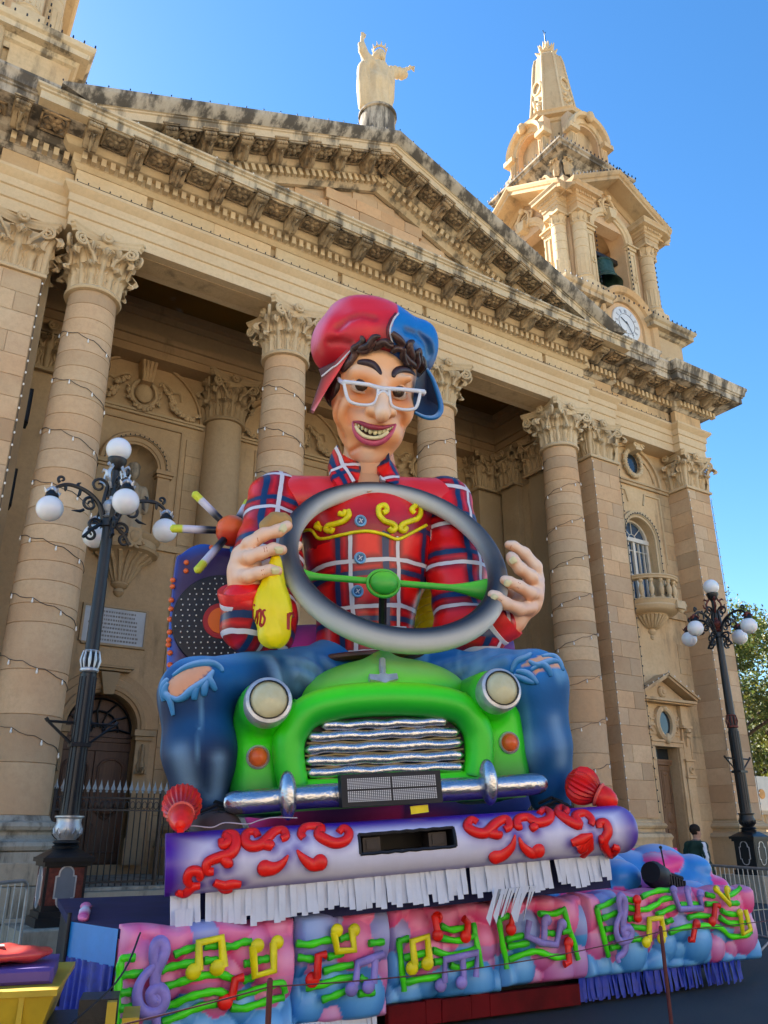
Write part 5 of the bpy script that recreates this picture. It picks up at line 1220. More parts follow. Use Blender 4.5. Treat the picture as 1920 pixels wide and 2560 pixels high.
# ------------------------------------------------------------ trees and the buildings behind them
BARK = paint_mat('tree_bark', (.075, .058, .042), .9, .4, 6, .5, .1)
def leaf_mat(name, c1, c2):
    m = NT(name); a = m.n('Attribute', attribute_name='Col').outputs['Color']
    m.col(a); m.set(.5, 0, .35)
    tr = m.n('BsdfTranslucent'); mx = m.n('MixShader'); mx.inputs[0].default_value = .35
    m.l(a, tr.inputs[0]); m.l(m.b.outputs[0], mx.inputs[1]); m.l(tr.outputs[0], mx.inputs[2]); m.l(mx.outputs[0], m.t.nodes['Material Output'].inputs['Surface']); return m.m
LEAF = leaf_mat('leaf_green', 0, 0)
def tree(x, y, h, rad, n, label, seed, tint=(1, 1, 1)):
    R = np.random.default_rng(seed); t = thing('tree', label, 'tree', (x, y, 0), 'trees beyond the church')
    mb = MB(); zt = h*.42
    mb.tube(smooth_path([(x, y, 0), (x+.2, y, zt*.5), (x-.1, y+.1, zt), (x, y, h*.7)], 5), [.36 - .012*i for i in range(16)], 8)
    tips = []
    for k in range(9):
        a = R.uniform(0, 6.28); e = R.uniform(.3, 1.0); z0 = zt*R.uniform(.75, 1.25); L = rad*R.uniform(.6, .95)
        p = [(x, y, z0), (x + L*.4*cos(a), y + L*.4*sin(a), z0 + L*.35*e), (x + L*cos(a), y + L*sin(a), z0 + L*.9*e)]
        mb.tube(smooth_path(p, 4), [.16 - .013*i for i in range(9)], 6); tips.append(p[2])
    part('trunk', mb, BARK, t)
    nc = 70; c = R.normal(size=(nc, 3)); c /= np.linalg.norm(c, axis=1, keepdims=True); c *= (R.uniform(.25, 1, (nc, 1)))**.45
    c = c*np.array([rad, rad, h*.36]) + np.array([x, y, h*.66]); cr = R.uniform(.5, 1.0, nc)*rad*.34
    i = R.integers(0, nc, n); d = R.normal(size=(n, 3)); d /= np.linalg.norm(d, axis=1, keepdims=True)
    P = c[i] + d*cr[i][:, None]*R.uniform(.55, 1.05, (n, 1))*np.array([1, 1, .75])
    u = R.normal(size=(n, 3)); u /= np.linalg.norm(u, axis=1, keepdims=True); v = np.cross(u, d + .3*R.normal(size=(n, 3))); v /= np.linalg.norm(v, axis=1, keepdims=True)
    s = R.uniform(.09, .19, (n, 1)); V = np.stack([P - u*s, P + v*s*.45, P + u*s, P - v*s*.45], 1).reshape(-1, 3)
    base = np.array([.075, .105, .022])*np.array(tint); f = R.uniform(.6, 1.35, (n, 1)); yel = R.random((n, 1)) < .22
    col = np.where(yel, np.array([.17, .155, .025]), base)*f*(.7 + .5*R.random(nc)[i][:, None])
    part('crown', np_mesh('crown', V, np.arange(4*n).reshape(-1, 4), LEAF, np.repeat(col, 4, 0), smooth=False), None, t, kind='stuff')
tree(44.0, 31.0, 15.2, 4.6, 16000, 'tall leafy tree right behind the church corner at the right edge', 1)
tree(54.0, 33.0, 16.5, 5.0, 14000, 'sunlit yellow-green tree cut by the right edge of the photo', 2, (1.5, 1.25, .8))
tree(57.0, 40.0, 12.5, 5.2, 12000, 'dark lower tree behind the others, above the billboards', 3, (.6, .7, .8))
SUNWALL = stone_mat('street_limestone', (.60, .48, .33), (.55, .42, .27), (.3, .24, .16), (.65, .85), rnd=.2)
bd = thing('apartment_house', 'pale stone building seen through the trees at the far right edge', 'building', (70, 48, 0))
part('wall', MB().box(46, 92, 46, 58, 0, 12.5), SUNWALL, bd); part('cornice', MB().box(45.7, 92, 45.6, 58, 12.5, 13.0), SUNWALL, bd)
for i in range(9):
    for z in (1.2, 5.0, 8.8):
        x = 48 + 4.6*i; w_ = part('window', MB().box(x, x+1.5, 45.92, 46.02, z, z+2.3), GLASSD, bd); part('window_frame', MB().box(x-.2, x, 45.85, 46.05, z-.2, z+2.5).box(x+1.5, x+1.7, 45.85, 46.05, z-.2, z+2.5).box(x, x+1.5, 45.85, 46.05, z+2.3, z+2.5).box(x, x+1.5, 45.8, 46.05, z-.2, z), WHITE, w_)
bw2 = thing('balustrade_wall', 'low sunlit stone wall with balusters below the billboards at the right', 'wall', (46, 28, 0))
part('base', MB().box(36, 66, 28, 28.6, 0, 1.5).box(36, 66, 27.9, 28.7, 1.5, 1.62), SUNWALL, bw2)
bb = MB().lathe([(.10, 0), (.12, .05), (.07, .12), (.16, .38), (.14, .5), (.07, .7), (.12, .82), (.11, .9)], 12).mesh('baluster', SUNWALL, 50)
for i in range(76): part('baluster', bb, None, bw2, T(36.4 + .38*i, 28.3, 1.62))
part('coping', MB().box(36, 66, 27.95, 28.65, 2.52, 2.72), SUNWALL, bw2)
pst = thing('billboard', 'white poster board with small red and yellow pictures above the balustrade', 'billboard', (47, 29.4, 2.7))
part('board', MB().box(38, 60, 29.3, 29.45, 2.7, 4.6), WHITE, pst)
part('poster', MB().box(46.5, 49.2, 29.26, 29.29, 2.95, 4.1), paint_mat('cream_poster', (.75, .68, .58), .5), pst)
for i in range(8):
    x = 43 + .95*i; part('poster_picture', MB().lathe([(.001, 0), (.26, 0), (.27, -.02), (.27, -.04)], 14, M=T(x, 29.24, 3.3 + .35*(i % 2)) @ RX(pi/2)), [paint_mat('poster_red', (.45, .05, .03), .5), paint_mat('poster_orange', (.6, .28, .06), .5)][i % 2], pst)

# ------------------------------------------------------------ rope posts in front of the float
REDP = paint_mat('dark_red_post', (.10, .012, .012), .5, .2, 6)
for i, (x, y, lab) in enumerate(((5.62, 4.80, 'dark red rope post before the right end of the float'), (2.01, 4.22, 'dark red rope post low before the left music panels'))):
    t = thing('rope_post', lab, 'post', (x, y, 0), 'red rope posts')
    part('post', MB().tube([(x, y, 0), (x, y, .955)], .015, 10).sphere((x, y, .955), .015, 10, 6), REDP, t); part('base_plate', MB().lathe([(.16, 0), (.16, .012), (.03, .03)], 20, (x, y, 0)), REDP, t)
def sag(a, b, s, n=14): a, b = Vector(a), Vector(b); return [a + (b-a)*t + Vector((0, 0, -s*4*t*(1-t))) for t in lin(0, 1, n)]
rp = MB()
for a, b, s in (((-.8, 3.55, .88), (2.01, 4.22, .93), .05), ((2.01, 4.22, .93), (5.62, 4.80, .93), .06), ((5.62, 4.80, .93), (9.6, 5.35, .93), .03)): rp.tube(sag(a, b, s), .004, 5)
solo('rope', rp, paint_mat('dark_red_rope', (.10, .03, .03), .7), 'thin dark rope strung between the red posts before the float', 'rope')

# ------------------------------------------------------------ yellow tow machine at the lower left
YEL = paint_mat('yellow_machine_paint', (.50, .33, .015), .45, .12, 4, .06, .45)
yc = Vector((1.05, 6.35, 0)); MY = Matrix.Translation(yc) @ RZ(radians(-18))
ym = thing('tow_tractor', 'yellow flat-topped tow machine cut by the lower left corner', 'tow tractor', M=MY)
part('hood', MB().add([(-1.6, -.15, .44), (.34, -.15, .44), (.34, .9, .44), (-1.6, .9, .44), (-1.6, -.22, .70), (.42, -.22, .70), (.42, .95, .70), (-1.6, .95, .70)], [(0, 1, 5, 4), (1, 2, 6, 5), (2, 3, 7, 6), (3, 0, 4, 7), (0, 3, 2, 1), (4, 5, 6, 7)]), YEL, ym, MY, angle=20)
part('hood_rim', MB().box(-1.62, .44, -.245, .97, .70, .735).box(-1.6, .46, -.20, -.16, .42, .45), YEL, ym, MY)
part('hood_stiffener', MB().box(.22, .25, -.225, -.19, .46, .70), YEL, ym, MY)
part('bumper_tube', MB().tube([(-1.6, -.12, .30), (.62, -.05, .36)], .05, 10).sphere((.66, -.05, .365), .075, 12, 8), YEL, ym, MY)
part('mast_plate', MB().box(.74, .80, -.05, .02, .05, .62).box(.62, .70, .4, .46, .1, .5).box(.84, .95, .1, .5, .05, .5), YEL, ym, MY)
part('engine_block', MB().box(-.2, .72, .1, .85, .12, .44).box(.55, .8, .2, .5, .4, .6), IRON, ym, MY)
mb = MB()
for x in (-.9, .35): mb.lathe([(.001, -.09), (.24, -.09), (.27, -.05), (.27, .05), (.24, .09), (.001, .09)], 24, M=T(x, .30, .27) @ RX(pi/2))
part('tyre', mb, paint_mat('tyre_rubber', (.02, .02, .022), .8), ym, MY) if False else None
for x in (-.9, .35): part('tyre', MB().lathe([(.001, -.09), (.19, -.09), (.22, -.05), (.22, .05), (.19, .09), (.001, .09)], 24, M=T(x, .30, .22) @ RX(pi/2)), paint_mat('tyre_rubber', (.02, .02, .022), .8), ym, MY)
part('hydraulic_hose', MB().tube(smooth_path([(.05, -.2, .1), (.4, -.2, .42), (.78, .05, .72), (.9, .35, .98)], 6), .007, 6), IRON, ym, MY)
PUR = paint_mat('purple_foam', (.085, .045, .22), .55, .1)
solo('flat_case', MB().block(-.28, .38, -.06, .62, .737, .83, .02), PUR, 'flat purple case lying on the yellow machine', 'case', M=MY @ RZ(.05))
bag_fn = lambda X: sd_ell(X, (.0, 0, 0), (.36, .20, .055)) - .012*np.sin(X[..., 0]*22)*np.sin(X[..., 1]*18)
bg_t = thing('red_bag', 'crumpled red plastic bag lying on the purple case', 'bag', M=MY @ T(-.02, .22, .885) @ RZ(.2))
sdf_part('bag_body', bag_fn, (-.42, -.27, -.09), (.42, .27, .09), .012, vcol_mat('red_plastic', .3, .5), bg_t, lambda V, N: mixc((.42, .03, .025), (.62, .06, .05), .5 + .5*np.sin(V[:, 0]*9)), M=MY @ T(-.02, .22, .885) @ RZ(.2))
part('print_patch', MB().box(-.05, .04, -.08, -.02, .056, .062), WHITE, bg_t, MY @ T(-.02, .22, .885) @ RZ(.2))
PAPER = paint_mat('white_paper', (.62, .66, .74), .7, .06)
pp = thing('paper_bundle', 'bundle of torn white paper strips at the left on the yellow machine', 'paper', M=MY)
R = random.Random(9)
for k in range(16):
    x = R.uniform(-.62, -.18); y_ = R.uniform(-.2, .3); z = .745 + .012*k; L = R.uniform(.4, .8); a = R.uniform(-.25, .25)
    n = 8; V = []; 
    for i in range(n+1):
        s_ = i/n; d_ = max(0, -(y_ - .25 + .5*s_)) if False else 0
        V += [(-L/2 + L*s_, -.04, .03*sin(s_*7+k)), (-L/2 + L*s_, .04, .03*sin(s_*7+k+.5))]
    part('paper_strip', MB().add(V, [(2*i, 2*i+2, 2*i+3, 2*i+1) for i in range(n)]), PAPER, pp, MY @ T(x, y_, z + .03) @ RZ(a))
for k in range(7):
    x = -.72 + .075*k; h = R.uniform(.12, .34); V = []
    for i in range(6): V += [(-.06, -.27 - .02*sin(i*1.7+k), .74 - h*i/5), (.06, -.27 - .02*sin(i*1.7+k+.6), .74 - h*i/5 + R.uniform(-.02, .02))]
    part('paper_strip', MB().add(V, [(2*i, 2*i+1, 2*i+3, 2*i+2) for i in range(5)]), PAPER, pp, MY @ T(x, 0, 0))

# ------------------------------------------------------------ unseen houses across the square, added to bounce warm light back
for i in range(6):
    x0 = -66 + 25*i; h_ = (15, 17.5, 14, 18, 16, 15)[i]; hs_ = thing('fill_townhouse', ['plain', 'tall', 'low', 'tallest', 'broad', 'end'][i] + ' unseen limestone house behind the camera, added for bounce light', 'house', (x0 + 12, -48, 0), 'unseen houses added for bounce light')
    part('wall', MB().box(x0, x0 + 24.9, -60, -48, 0, h_), SUNWALL, hs_); part('cornice', MB().box(x0 - .1, x0 + 25, -60, -47.5, h_, h_ + .5), SUNWALL, hs_)
    for k in range(5):
        for z in (1.0, 5.2, 9.4):
            wx = x0 + 2 + 4.8*k; w_ = part('window', MB().box(wx, wx + 1.4, -48.02, -47.96, z, z + 2.4), GLASSD, hs_); part('sill', MB().box(wx - .2, wx + 1.6, -48, -47.8, z - .2, z), SUNWALL, w_)
for i, (px_, py_, L_) in enumerate(((54, 1012, .5), (12, 1215, .5))):
    p = atY(px_, py_, 20.4); ls = thing('loudspeaker', ['black loudspeaker in the gap between the left pilaster and big column', 'lower black loudspeaker at the left picture edge beside the big column'][i], 'loudspeaker', tuple(p))
    part('cabinet', MB().block(p.x - .22, p.x + .22, 20.3, 20.7, p.z - .5, p.z + .5, .04), BLK_, ls); part('grille', MB().box(p.x - .17, p.x + .17, 20.285, 20.298, p.z - .42, p.z + .42), IRON, ls); part('bracket', MB().tube([(p.x, 20.7, p.z), (p.x, 23, p.z)], .04, 6), IRON, ls)
# ------------------------------------------------------------ carnival float: frames, paints
FP = Frame((4.51, 7.08, 0), yaw=-2.5)                 # plane of the music panels
KF = Frame((4.13, 6.49, 0), yaw=-17.5, roll=4.0)      # plane of the keyboard front, tilted like the figure
def K(px, py, y=0.0): return KF.q(px, py, y)
def zm(x0, y0, s): return lambda *p: [(x0 + a/s, y0 + b/s) for a, b in p]
Z1 = zm(740, 720, 4.1475); Z2 = zm(540, 1150, 3.6065); Z3 = zm(940, 1150, 3.6065); Z4 = zm(390, 1600, 3.1302); Z5 = zm(880, 1600, 2.37)
ZA = zm(280, 2260, 3.6065); ZB_ = zm(700, 2240, 2.9625); ZC = zm(1200, 2180, 2.3042); ZK = zm(390, 1950, 2.7197); ZR = zm(960, 1950, 2.5922)
def hit(fr, fn, pts, ya=-1.5, yb=3.5, n=260, lift=0.0):
    """where the sight lines through the given pixels meet the surface fn=0, in frame coordinates"""
    o = np.array(fr.I @ EYE); R3 = fr.I.to_3x3(); out = []
    D = np.array([list(R3 @ ray(*p)) for p in pts])
    ts = (np.linspace(ya, yb, n)[None, :] - o[1]) / D[:, 1:2]
    P = o + D[:, None, :]*ts[..., None]
    d = fn(P.astype(np.float32)); first = np.argmax(d < 0, 1)
    for i, f in enumerate(first):
        if not (d[i] < 0).any(): f = int(np.argmin(d[i]))
        p = P[i, f]
        if f > 0 and d[i, f] < 0: a, b = d[i, f-1], d[i, f]; p = P[i, f-1] + (P[i, f] - P[i, f-1])*(a/(a-b))
        out.append(p - lift*D[i]/np.linalg.norm(D[i]))
    return out
def painted(name, mb, mat, parent, fn, M=None, angle=35, label=None):
    me = mb.mesh(name, mat, angle); n = len(me.vertices); V = np.empty(n*3, np.float32); me.vertices.foreach_get('co', V); V = V.reshape(-1, 3)
    N = np.array([v.normal for v in me.vertices]); c = fn(V, N)
    at = me.attributes.new('Col', 'FLOAT_COLOR', 'POINT'); at.data.foreach_set('color', np.concatenate([c, np.ones((n, 1))], 1).astype(np.float32).ravel())
    return part(name, me, None, parent, M, label=label)
VP = vcol_mat('airbrushed_paint', .38, .4, .12, 10, .06)
VPM = vcol_mat('airbrushed_matt', .6, .25, .2, 8, .10)
GREEN = paint_mat('neon_green_paint', (.075, .84, .003), .4, .2, 4); GREEN_D = (.01, .20, .02)
LAV = paint_mat('lavender_paint', (.27, .21, .56), .42, .22, 5); YELP = paint_mat('neon_yellow_paint', (.80, .68, .004), .4, .15, 5)
REDN = paint_mat('neon_red_paint', (.80, .014, .006), .4, .2, 5); NAVY = paint_mat('navy_cloth', (.012, .014, .075), .8, .2, 3)
CHROME = NT('crinkled_silver_foil'); pos = CHROME.n('TexCoord').outputs['Object']; CHROME.col((.50, .51, .55)); CHROME.set(.24, .95, .5); CHROME.bump(CHROME.noise(pos, 10, 5, .6), .5, .03); CHROME = CHROME.m
BLACK = paint_mat('flat_black', (.010, .010, .014), .6, .2, 5); BLUEP = paint_mat('bright_blue_board', (.010, .20, .55), .45, .1)
WSTRIP = paint_mat('white_fringe_strip', (.60, .64, .74), .55, .06, 4); BSTRIP = paint_mat('blue_fringe_strip', (.008, .03, .32), .5, .3, 9); RSKIRT = paint_mat('dark_red_board', (.11, .002, .004), .7, .3, 3, .08, .15)

fl = thing('carnival_float', 'long carnival float decked with cloud panels carrying music notes and a white fringe', 'carnival float', M=FP.M)
# deck and dark core
c1 = FP.p(305, 2330); c0 = FP.I @ atZ(178, 2297, .95); c2 = FP.p(1860, 2260)
dz = .90
def deck_pt(v): return (v[0], v[1])
xl, xr = c1.x, FP.p(1870, 2330).x
poly = [(xl, .02), (c0.x, c0.y), (c0.x + .35, 3.6), (xr - .3, 3.6), (xr, .05)]
mb = MB(); n = len(poly); mb.add([(x, y, .86) for x, y in poly] + [(x, y, .93) for x, y in poly], [tuple(range(n-1, -1, -1)), tuple(range(n, 2*n))] + [(i, (i+1) % n, (i+1) % n+n, i+n) for i in range(n)])
part('deck', mb, NAVY, fl, FP.M)
part('chassis', MB().add([(x*.985 + .02, max(y, .25), .16) for x, y in poly] + [(x*.985 + .02, max(y, .25), .86) for x, y in poly], [tuple(range(n-1, -1, -1)), tuple(range(n, 2*n))] + [(i, (i+1) % n, (i+1) % n+n, i+n) for i in range(n)]), BLACK, fl, FP.M)
WHEEL = MB().lathe([(.001, -.11), (.26, -.11), (.30, -.07), (.30, .07), (.26, .11), (.001, .11)], 24).mesh('wheel', BLACK)
for x in (-1.3, 1.2, 3.2): 
    for y in (.7, 3.0): part('wheel', WHEEL, None, fl, FP.M @ T(x, y, .30) @ RX(pi/2))
# pink and white cloud edge along the far left rim
mb = MB(); R = random.Random(3)
for i in range(9):
    t = i/8; mb.sphere((c0.x + .10 + .30*t, c0.y + (3.4 - c0.y)*t*.55, .95), R.uniform(.04, .06), 10, 7, (1, 1.8, .7))
painted('cloud_edge', mb, VP, fl, lambda V, N: mixc((.78, .10, .34), (.80, .74, .84), .5 + .5*np.sin(V[:, 1]*5)), FP.M)
# drape on the left side: bright blue board above, dark blue pleats below
def drape(name, z0, z1, amp, mat, off):
    a, b = Vector((c1.x - .02, .05)), Vector((c0.x - .01, c0.y)); d = (b-a); nn = Vector((-d.y, d.x)).normalized()*-1; vs = []; n = 60
    for i in range(n+1):
        t = i/n; w_ = amp*sin(t*38 + 2*sin(t*9)) + off; p = a + d*t
        for k, z in enumerate(lin(z0, z1, 4)): q = p - nn*(w_*(1 - .6*k/4)); vs.append((q.x, q.y, z + (.02*sin(t*50) if k == 0 and amp else 0)))
    part(name, MB().add(vs, [(i*5+k, (i+1)*5+k, (i+1)*5+k+1, i*5+k+1) for i in range(n) for k in range(4)]), mat, fl, FP.M, angle=60)
drape('side_board', .66, .93, 0, BLUEP, 0); drape('side_pleats', .22, .67, .022, BSTRIP, .012)
part('corner_post', MB().tube([(c0.x-.02, c0.y-.02, .3), (c0.x-.02, c0.y-.02, 1.0)], .018, 8), BLACK, fl, FP.M)
part('grey_rag', MB().add([tuple(FP.I @ atZ(*p, z)) for p, z in (((235, 2405), .74), ((275, 2350), .86), ((278, 2385), .80), ((262, 2395), .76))], [(0, 1, 2, 3)]), WSTRIP, fl, FP.M) if False else None

# cloud panels -------------------------------------------------------------
def cloud_panel(x0, x1, z0, z1, seed, yf=0.0, pinkish=.5, amp=.72, top_wave=.035, bulge=0):
    R = np.random.default_rng(seed); W = x1-x0; H = z1-z0; B = []
    for _ in range(900):
        r = R.uniform(.10, .25); c = np.array([R.uniform(x0-.05, x1+.05), R.uniform(z0+.02, z1)])
        if all(np.hypot(*(c - b[:2])) > .58*(r + b[2]) for b in B):
            t = (c[1]-z0)/H; B.append((c[0], c[1], r, R.random() < pinkish*(.25 + 1.3*t)))
    nx, nz = int(W/.016), int(H/.016); u = np.linspace(0, 1, nx+1); v = np.linspace(0, 1, nz+1); U, Vv = np.meshgrid(u, v, indexing='ij')
    X = x0 + U*W; zt = z1 + top_wave*np.abs(np.sin(X*5.3 + seed)) ; Z = z0 + Vv*(zt - z0)
    h = np.full(X.shape, -.03); col = np.zeros(X.shape + (3,)); best = np.full(X.shape, -9.)
    for cx, cz, r, pk in B:
        d2 = (X-cx)**2 + (Z-cz)**2; hh = np.where(d2 < r*r*1.3, np.sqrt(np.maximum(r*r*1.3 - d2, 0))*amp - .04, -9); tt = np.clip(np.sqrt((X-cx)**2 + (Z-cz-.30*r)**2)/(r*1.38), 0, 1)[..., None]
        edge = np.array((.80, .015, .20)) if pk else np.array((.004, .17, .58)); ctr = np.array((.85, .34, .54)) if pk else np.array((.22, .54, .88))
        cc = ctr*(1-tt**1.3) + edge*tt**1.3; m_ = hh > best; best = np.where(m_, hh, best); col = np.where(m_[..., None], cc, col)
        h = np.maximum(h, hh)
    col = np.where((best < -5)[..., None], np.array((.02, .12, .42)), col)
    zz = ((Z - z0)/H)[..., None]; col = col*(.0 + 1) ; wob = (.5 + .5*vnoise(np.stack([X, Z, Z*0], -1), 3.2, seed))[..., None]
    tint = np.where(zz > .55, np.array((.82, .02, .24)), np.array((.005, .22, .64))); col = col*(1 - .42*wob) + tint*.42*wob
    edge_m = np.minimum(np.minimum(U, 1-U)*W/.05, np.minimum(Vv, 1-Vv)*H/.04); e = np.clip(edge_m, 0, 1)**.5
    Y = yf - (h + .03)*e - bulge*np.sin(np.pi*U)*np.sin(np.pi*np.clip(Vv, 0, 1))
    V = np.stack([X, Y, Z], -1).reshape(-1, 3); idx = np.arange((nx+1)*(nz+1)).reshape(nx+1, nz+1)
    Q = np.stack([idx[:-1, :-1], idx[1:, :-1], idx[1:, 1:], idx[:-1, 1:]], -1).reshape(-1, 4)
    rim = np.concatenate([idx[:, 0], idx[-1, 1:], idx[::-1, -1][1:], idx[0, ::-1][1:-1]]); nb = len(V); back = V[rim].copy(); back[:, 1] = yf + .12
    V = np.concatenate([V, back]); k = np.arange(len(rim)); k2 = (k+1) % len(rim); Q = np.concatenate([Q, np.stack([rim[k], nb+k, nb+k2, rim[k2]], -1)])
    col = np.concatenate([col.reshape(-1, 3), col.reshape(-1, 3)[rim]])
    hf = lambda x, z: yf - float(np.interp(0, [0], [0])) 
    return V, Q, col, (X[:, 0], v, Y, z0, z1)
PB = [(292, 728), (724, 962), (962, 1246), (1246, 1452), (1450, 1880)]
panels = []
for i, (a, b) in enumerate(PB):
    x0 = FP.p(a, 2440).x; x1 = FP.p(b, 2360).x; z0 = (.06, .12, .20, .24, .24)[i]; z1 = (.93, .96, .98, 1.0, 1.02)[i]
    V, Q, col, info = cloud_panel(x0, x1 - .004, z0, z1, 20+i, yf=(-.02, 0.0, .01, 0, -.01)[i], pinkish=(.55, .5, .62, .7, .62)[i], bulge=(.06, .03, .04, .03, .07)[i])
    panels.append((part('cloud_panel', np_mesh('cloud_panel', V, Q, VP, col), None, fl, FP.M, label=['cloud panel at the left end with a lavender treble clef', 'dim cloud panel with a red note under the white fringe', 'cloud panel with red notes at its top, above the red skirt', 'cloud panel with a lavender triple note', 'long cloud panel at the right end with a treble clef'][i]), info))
def on_panel(i, pt, lift=.0):
    xs, v, Y, z0, z1 = panels[i][1]; p = FP.p(pt[0], pt[1], -.12)
    for _ in range(3):
        a = int(np.clip(np.searchsorted(xs, p.x), 0, Y.shape[0]-1)); b = int(np.clip((p.z - z0)/(z1 - z0)*(Y.shape[1]-1), 0, Y.shape[1]-1))
        lo = Y[max(a-4, 0):a+5, max(b-4, 0):b+5].min(); p = FP.p(pt[0], pt[1], float(lo) - lift)
    return Vector((p.x, p.y, p.z))
def smooth_y(P, k=3):
    Q_ = [p.copy() for p in P]
    for _ in range(k):
        for i in range(1, len(P)-1): Q_[i].y = .25*Q_[i-1].y + .5*min(Q_[i].y, P[i].y) + .25*Q_[i+1].y
    return Q_
def bar_(i, pts, r, mat, name='stave_line', lift=.012, n=5, flat=.7):
    P = smooth_path([(x, y, 0) for x, y in pts], n) if len(pts) > 2 else [Vector((*pts[0], 0)) + (Vector((*pts[1], 0)) - Vector((*pts[0], 0)))*t for t in lin(0, 1, 8)]
    P = smooth_y([on_panel(i, (p.x, p.y), lift) for p in P])
    return P
def note(i, segs, heads, r, mat, hr=None, name='music_note'):
    mb = MB()
    for s_ in segs:
        P = [on_panel(i, p, .05) for p in s_]; y = min(p.y for p in P); P2 = []
        for p, q in zip(s_, P): P2.append(FP.p(p[0], p[1], .5*y + .5*q.y))
        mb.tube(P2, r, 8, flat=.75, up=(0, 1, 0))
    for h_ in heads:
        p = on_panel(i, h_, .05); mb.sphere((p.x, p.y, p.z), hr or r*1.75, 12, 8, (1.1, .6, 1))
    part(name, mb, mat, panels[i][0], FP.M, angle=60)
def staves(i, lines, r):
    for l in lines:
        P = bar_(i, l, r, GREEN); n_ = len(P)
        painted('stave_line', MB().tube(P, [r*(1 - .12*sin(5*k)) for k in range(n_)], 8, flat=.8, up=(0, 1, 0)), VP, panels[i][0],
                lambda V, N, P=P: mixc((.09, .88, .003), (.004, .30, .02), .85*np.exp(-np.minimum(np.linalg.norm(V - np.array(P[0]), axis=1), np.linalg.norm(V - np.array(P[-1]), axis=1))/.09)), FP.M, angle=60)
def clef(i, Zf, pts, r):
    mb = MB()
    for s_ in pts:
        P = smooth_path([(x, y, 0) for x, y in Zf(*s_)], 5); y = min(on_panel(i, (p.x, p.y), .05).y for p in P); mb.tube([FP.p(p.x, p.y, y) for p in P], [r*(.75 + .4*sin(pi*k/len(P))) for k in range(len(P))], 8, flat=.7, up=(0, 1, 0))
    part('treble_clef', mb, LAV, panels[i][0], FP.M, angle=60)
r0 = .030
staves(0, [ZA(*l) for l in ([(210,485),(110,490),(78,540),(60,700),(45,900),(36,1080),(32,1250)], [(80,645),(170,635),(275,620)], [(75,805),(140,797),(200,790)], [(60,945),(150,935),(240,920)], [(60,1078),(130,1075),(200,1080)],
  [(560,460),(650,420),(760,390)], [(830,382),(960,375)], [(1010,385),(1100,380),(1180,345),(1255,342)], [(440,605),(520,570),(640,545),(760,520)], [(830,510),(960,510)], [(1190,540),(1255,530)], [(1310,510),(1420,490)],
  [(470,750),(600,710),(760,660),(900,635),(1000,640),(1100,685)], [(1180,690),(1280,660)], [(460,920),(560,900),(700,840),(850,800),(960,790),(1050,820)], [(1120,835),(1250,790),(1400,745),(1530,715),(1560,800)], [(450,1070),(600,1010),(760,940),(900,905),(980,900)], [(1070,935),(1200,940),(1350,890),(1550,840)])], r0)
clef(0, ZA, [[(405,1180),(400,1060),(392,900),(390,760),(395,620),(450,500),(475,420),(460,355),(425,338),(390,370),(375,460),(385,560),(400,640)], [(385,560),(300,640),(245,730),(225,830),(250,930),(320,985),(410,970),(465,900),(470,820),(430,765),(385,770),(352,810),(360,860),(400,885),(425,860),(418,830),(398,830)]], .042)
note(0, [ZA((785,600),(785,350),(985,305),(1010,570))], ZA((735,610),(950,575)), .038, YELP, .060)
note(0, [ZA((1270,380),(1290,650),(1460,600),(1455,345))], ZA((1312,375),(1490,345)), .036, YELP, .055)
note(0, [ZA((1080,860),(1112,680),(1185,662))], ZA((1020,885),), .036, REDN, .060)
staves(1, [ZB_(*l) for l in ([(120,350),(220,360),(330,330),(395,330)], [(440,320),(520,295)], [(660,350),(770,340)], [(130,455),(250,470)], [(350,455),(470,420)], [(320,560),(420,530),(540,510)], [(190,680),(300,660),(420,620),(540,600)], [(590,600),(650,640)], [(310,770),(400,740),(490,700)], [(580,725),(700,715)])], r0)
note(1, [ZB_((400,270),(425,410),(550,400),(530,230))], ZB_((422,255),(550,252)), .036, YELP, .055)
note(1, [ZB_((275,610),(285,440),(340,437))], ZB_((240,620),), .038, REDN, .062)
note(1, [ZB_((560,660),(575,500),(765,432)), ZB_((695,650),(705,470))], ZB_((530,690),(655,670)), .036, LAV, .058)
staves(2, [ZB_(*l) for l in ([(880,335),(900,520),(920,705)], [(1430,200),(1460,360),(1492,530)], [(870,340),(960,312)], [(1190,220),(1270,250),(1370,232)], [(1190,310),(1320,330),(1450,290)], [(920,460),(1080,420)], [(1130,400),(1280,440),(1450,390)], [(1000,530),(1060,500)], [(1140,490),(1200,485)], [(1260,510),(1330,530),(1450,490)], [(930,640),(1080,610),(1200,595)])], r0)
note(2, [ZB_((1000,510),(980,335),(1090,300),(1108,470))], ZB_((978,535),(1092,500)), .038, YELP, .060)
note(2, [ZB_((1180,150),(1142,150),(1172,285))], ZB_((1168,290),(1165,160)), .036, REDN, .055); note(2, [ZB_((1360,165),(1392,200),(1385,300))], ZB_((1375,300),), .036, REDN, .058)
note(2, [ZB_((1220,640),(1222,472),(1460,420),(1452,600)), ZB_((1352,455),(1362,620))], ZB_((1190,662),(1345,642)), .034, LAV, .058)
staves(3, [ZC(*l) for l in ([(108,270),(130,410),(155,560)], [(480,205),(525,360),(566,505)], [(110,272),(170,250)], [(340,240),(430,240),(490,212)], [(150,390),(250,365)], [(160,430),(280,410)], [(380,350),(430,355)], [(470,345),(520,340)], [(165,505),(280,465),(340,460),(430,490),(500,485)])], r0)
note(3, [ZC((285,280),(270,370),(350,408),(440,420),(462,310)), ZC((372,280),(370,390))], ZC((385,278),(472,302)), .036, LAV, .055)
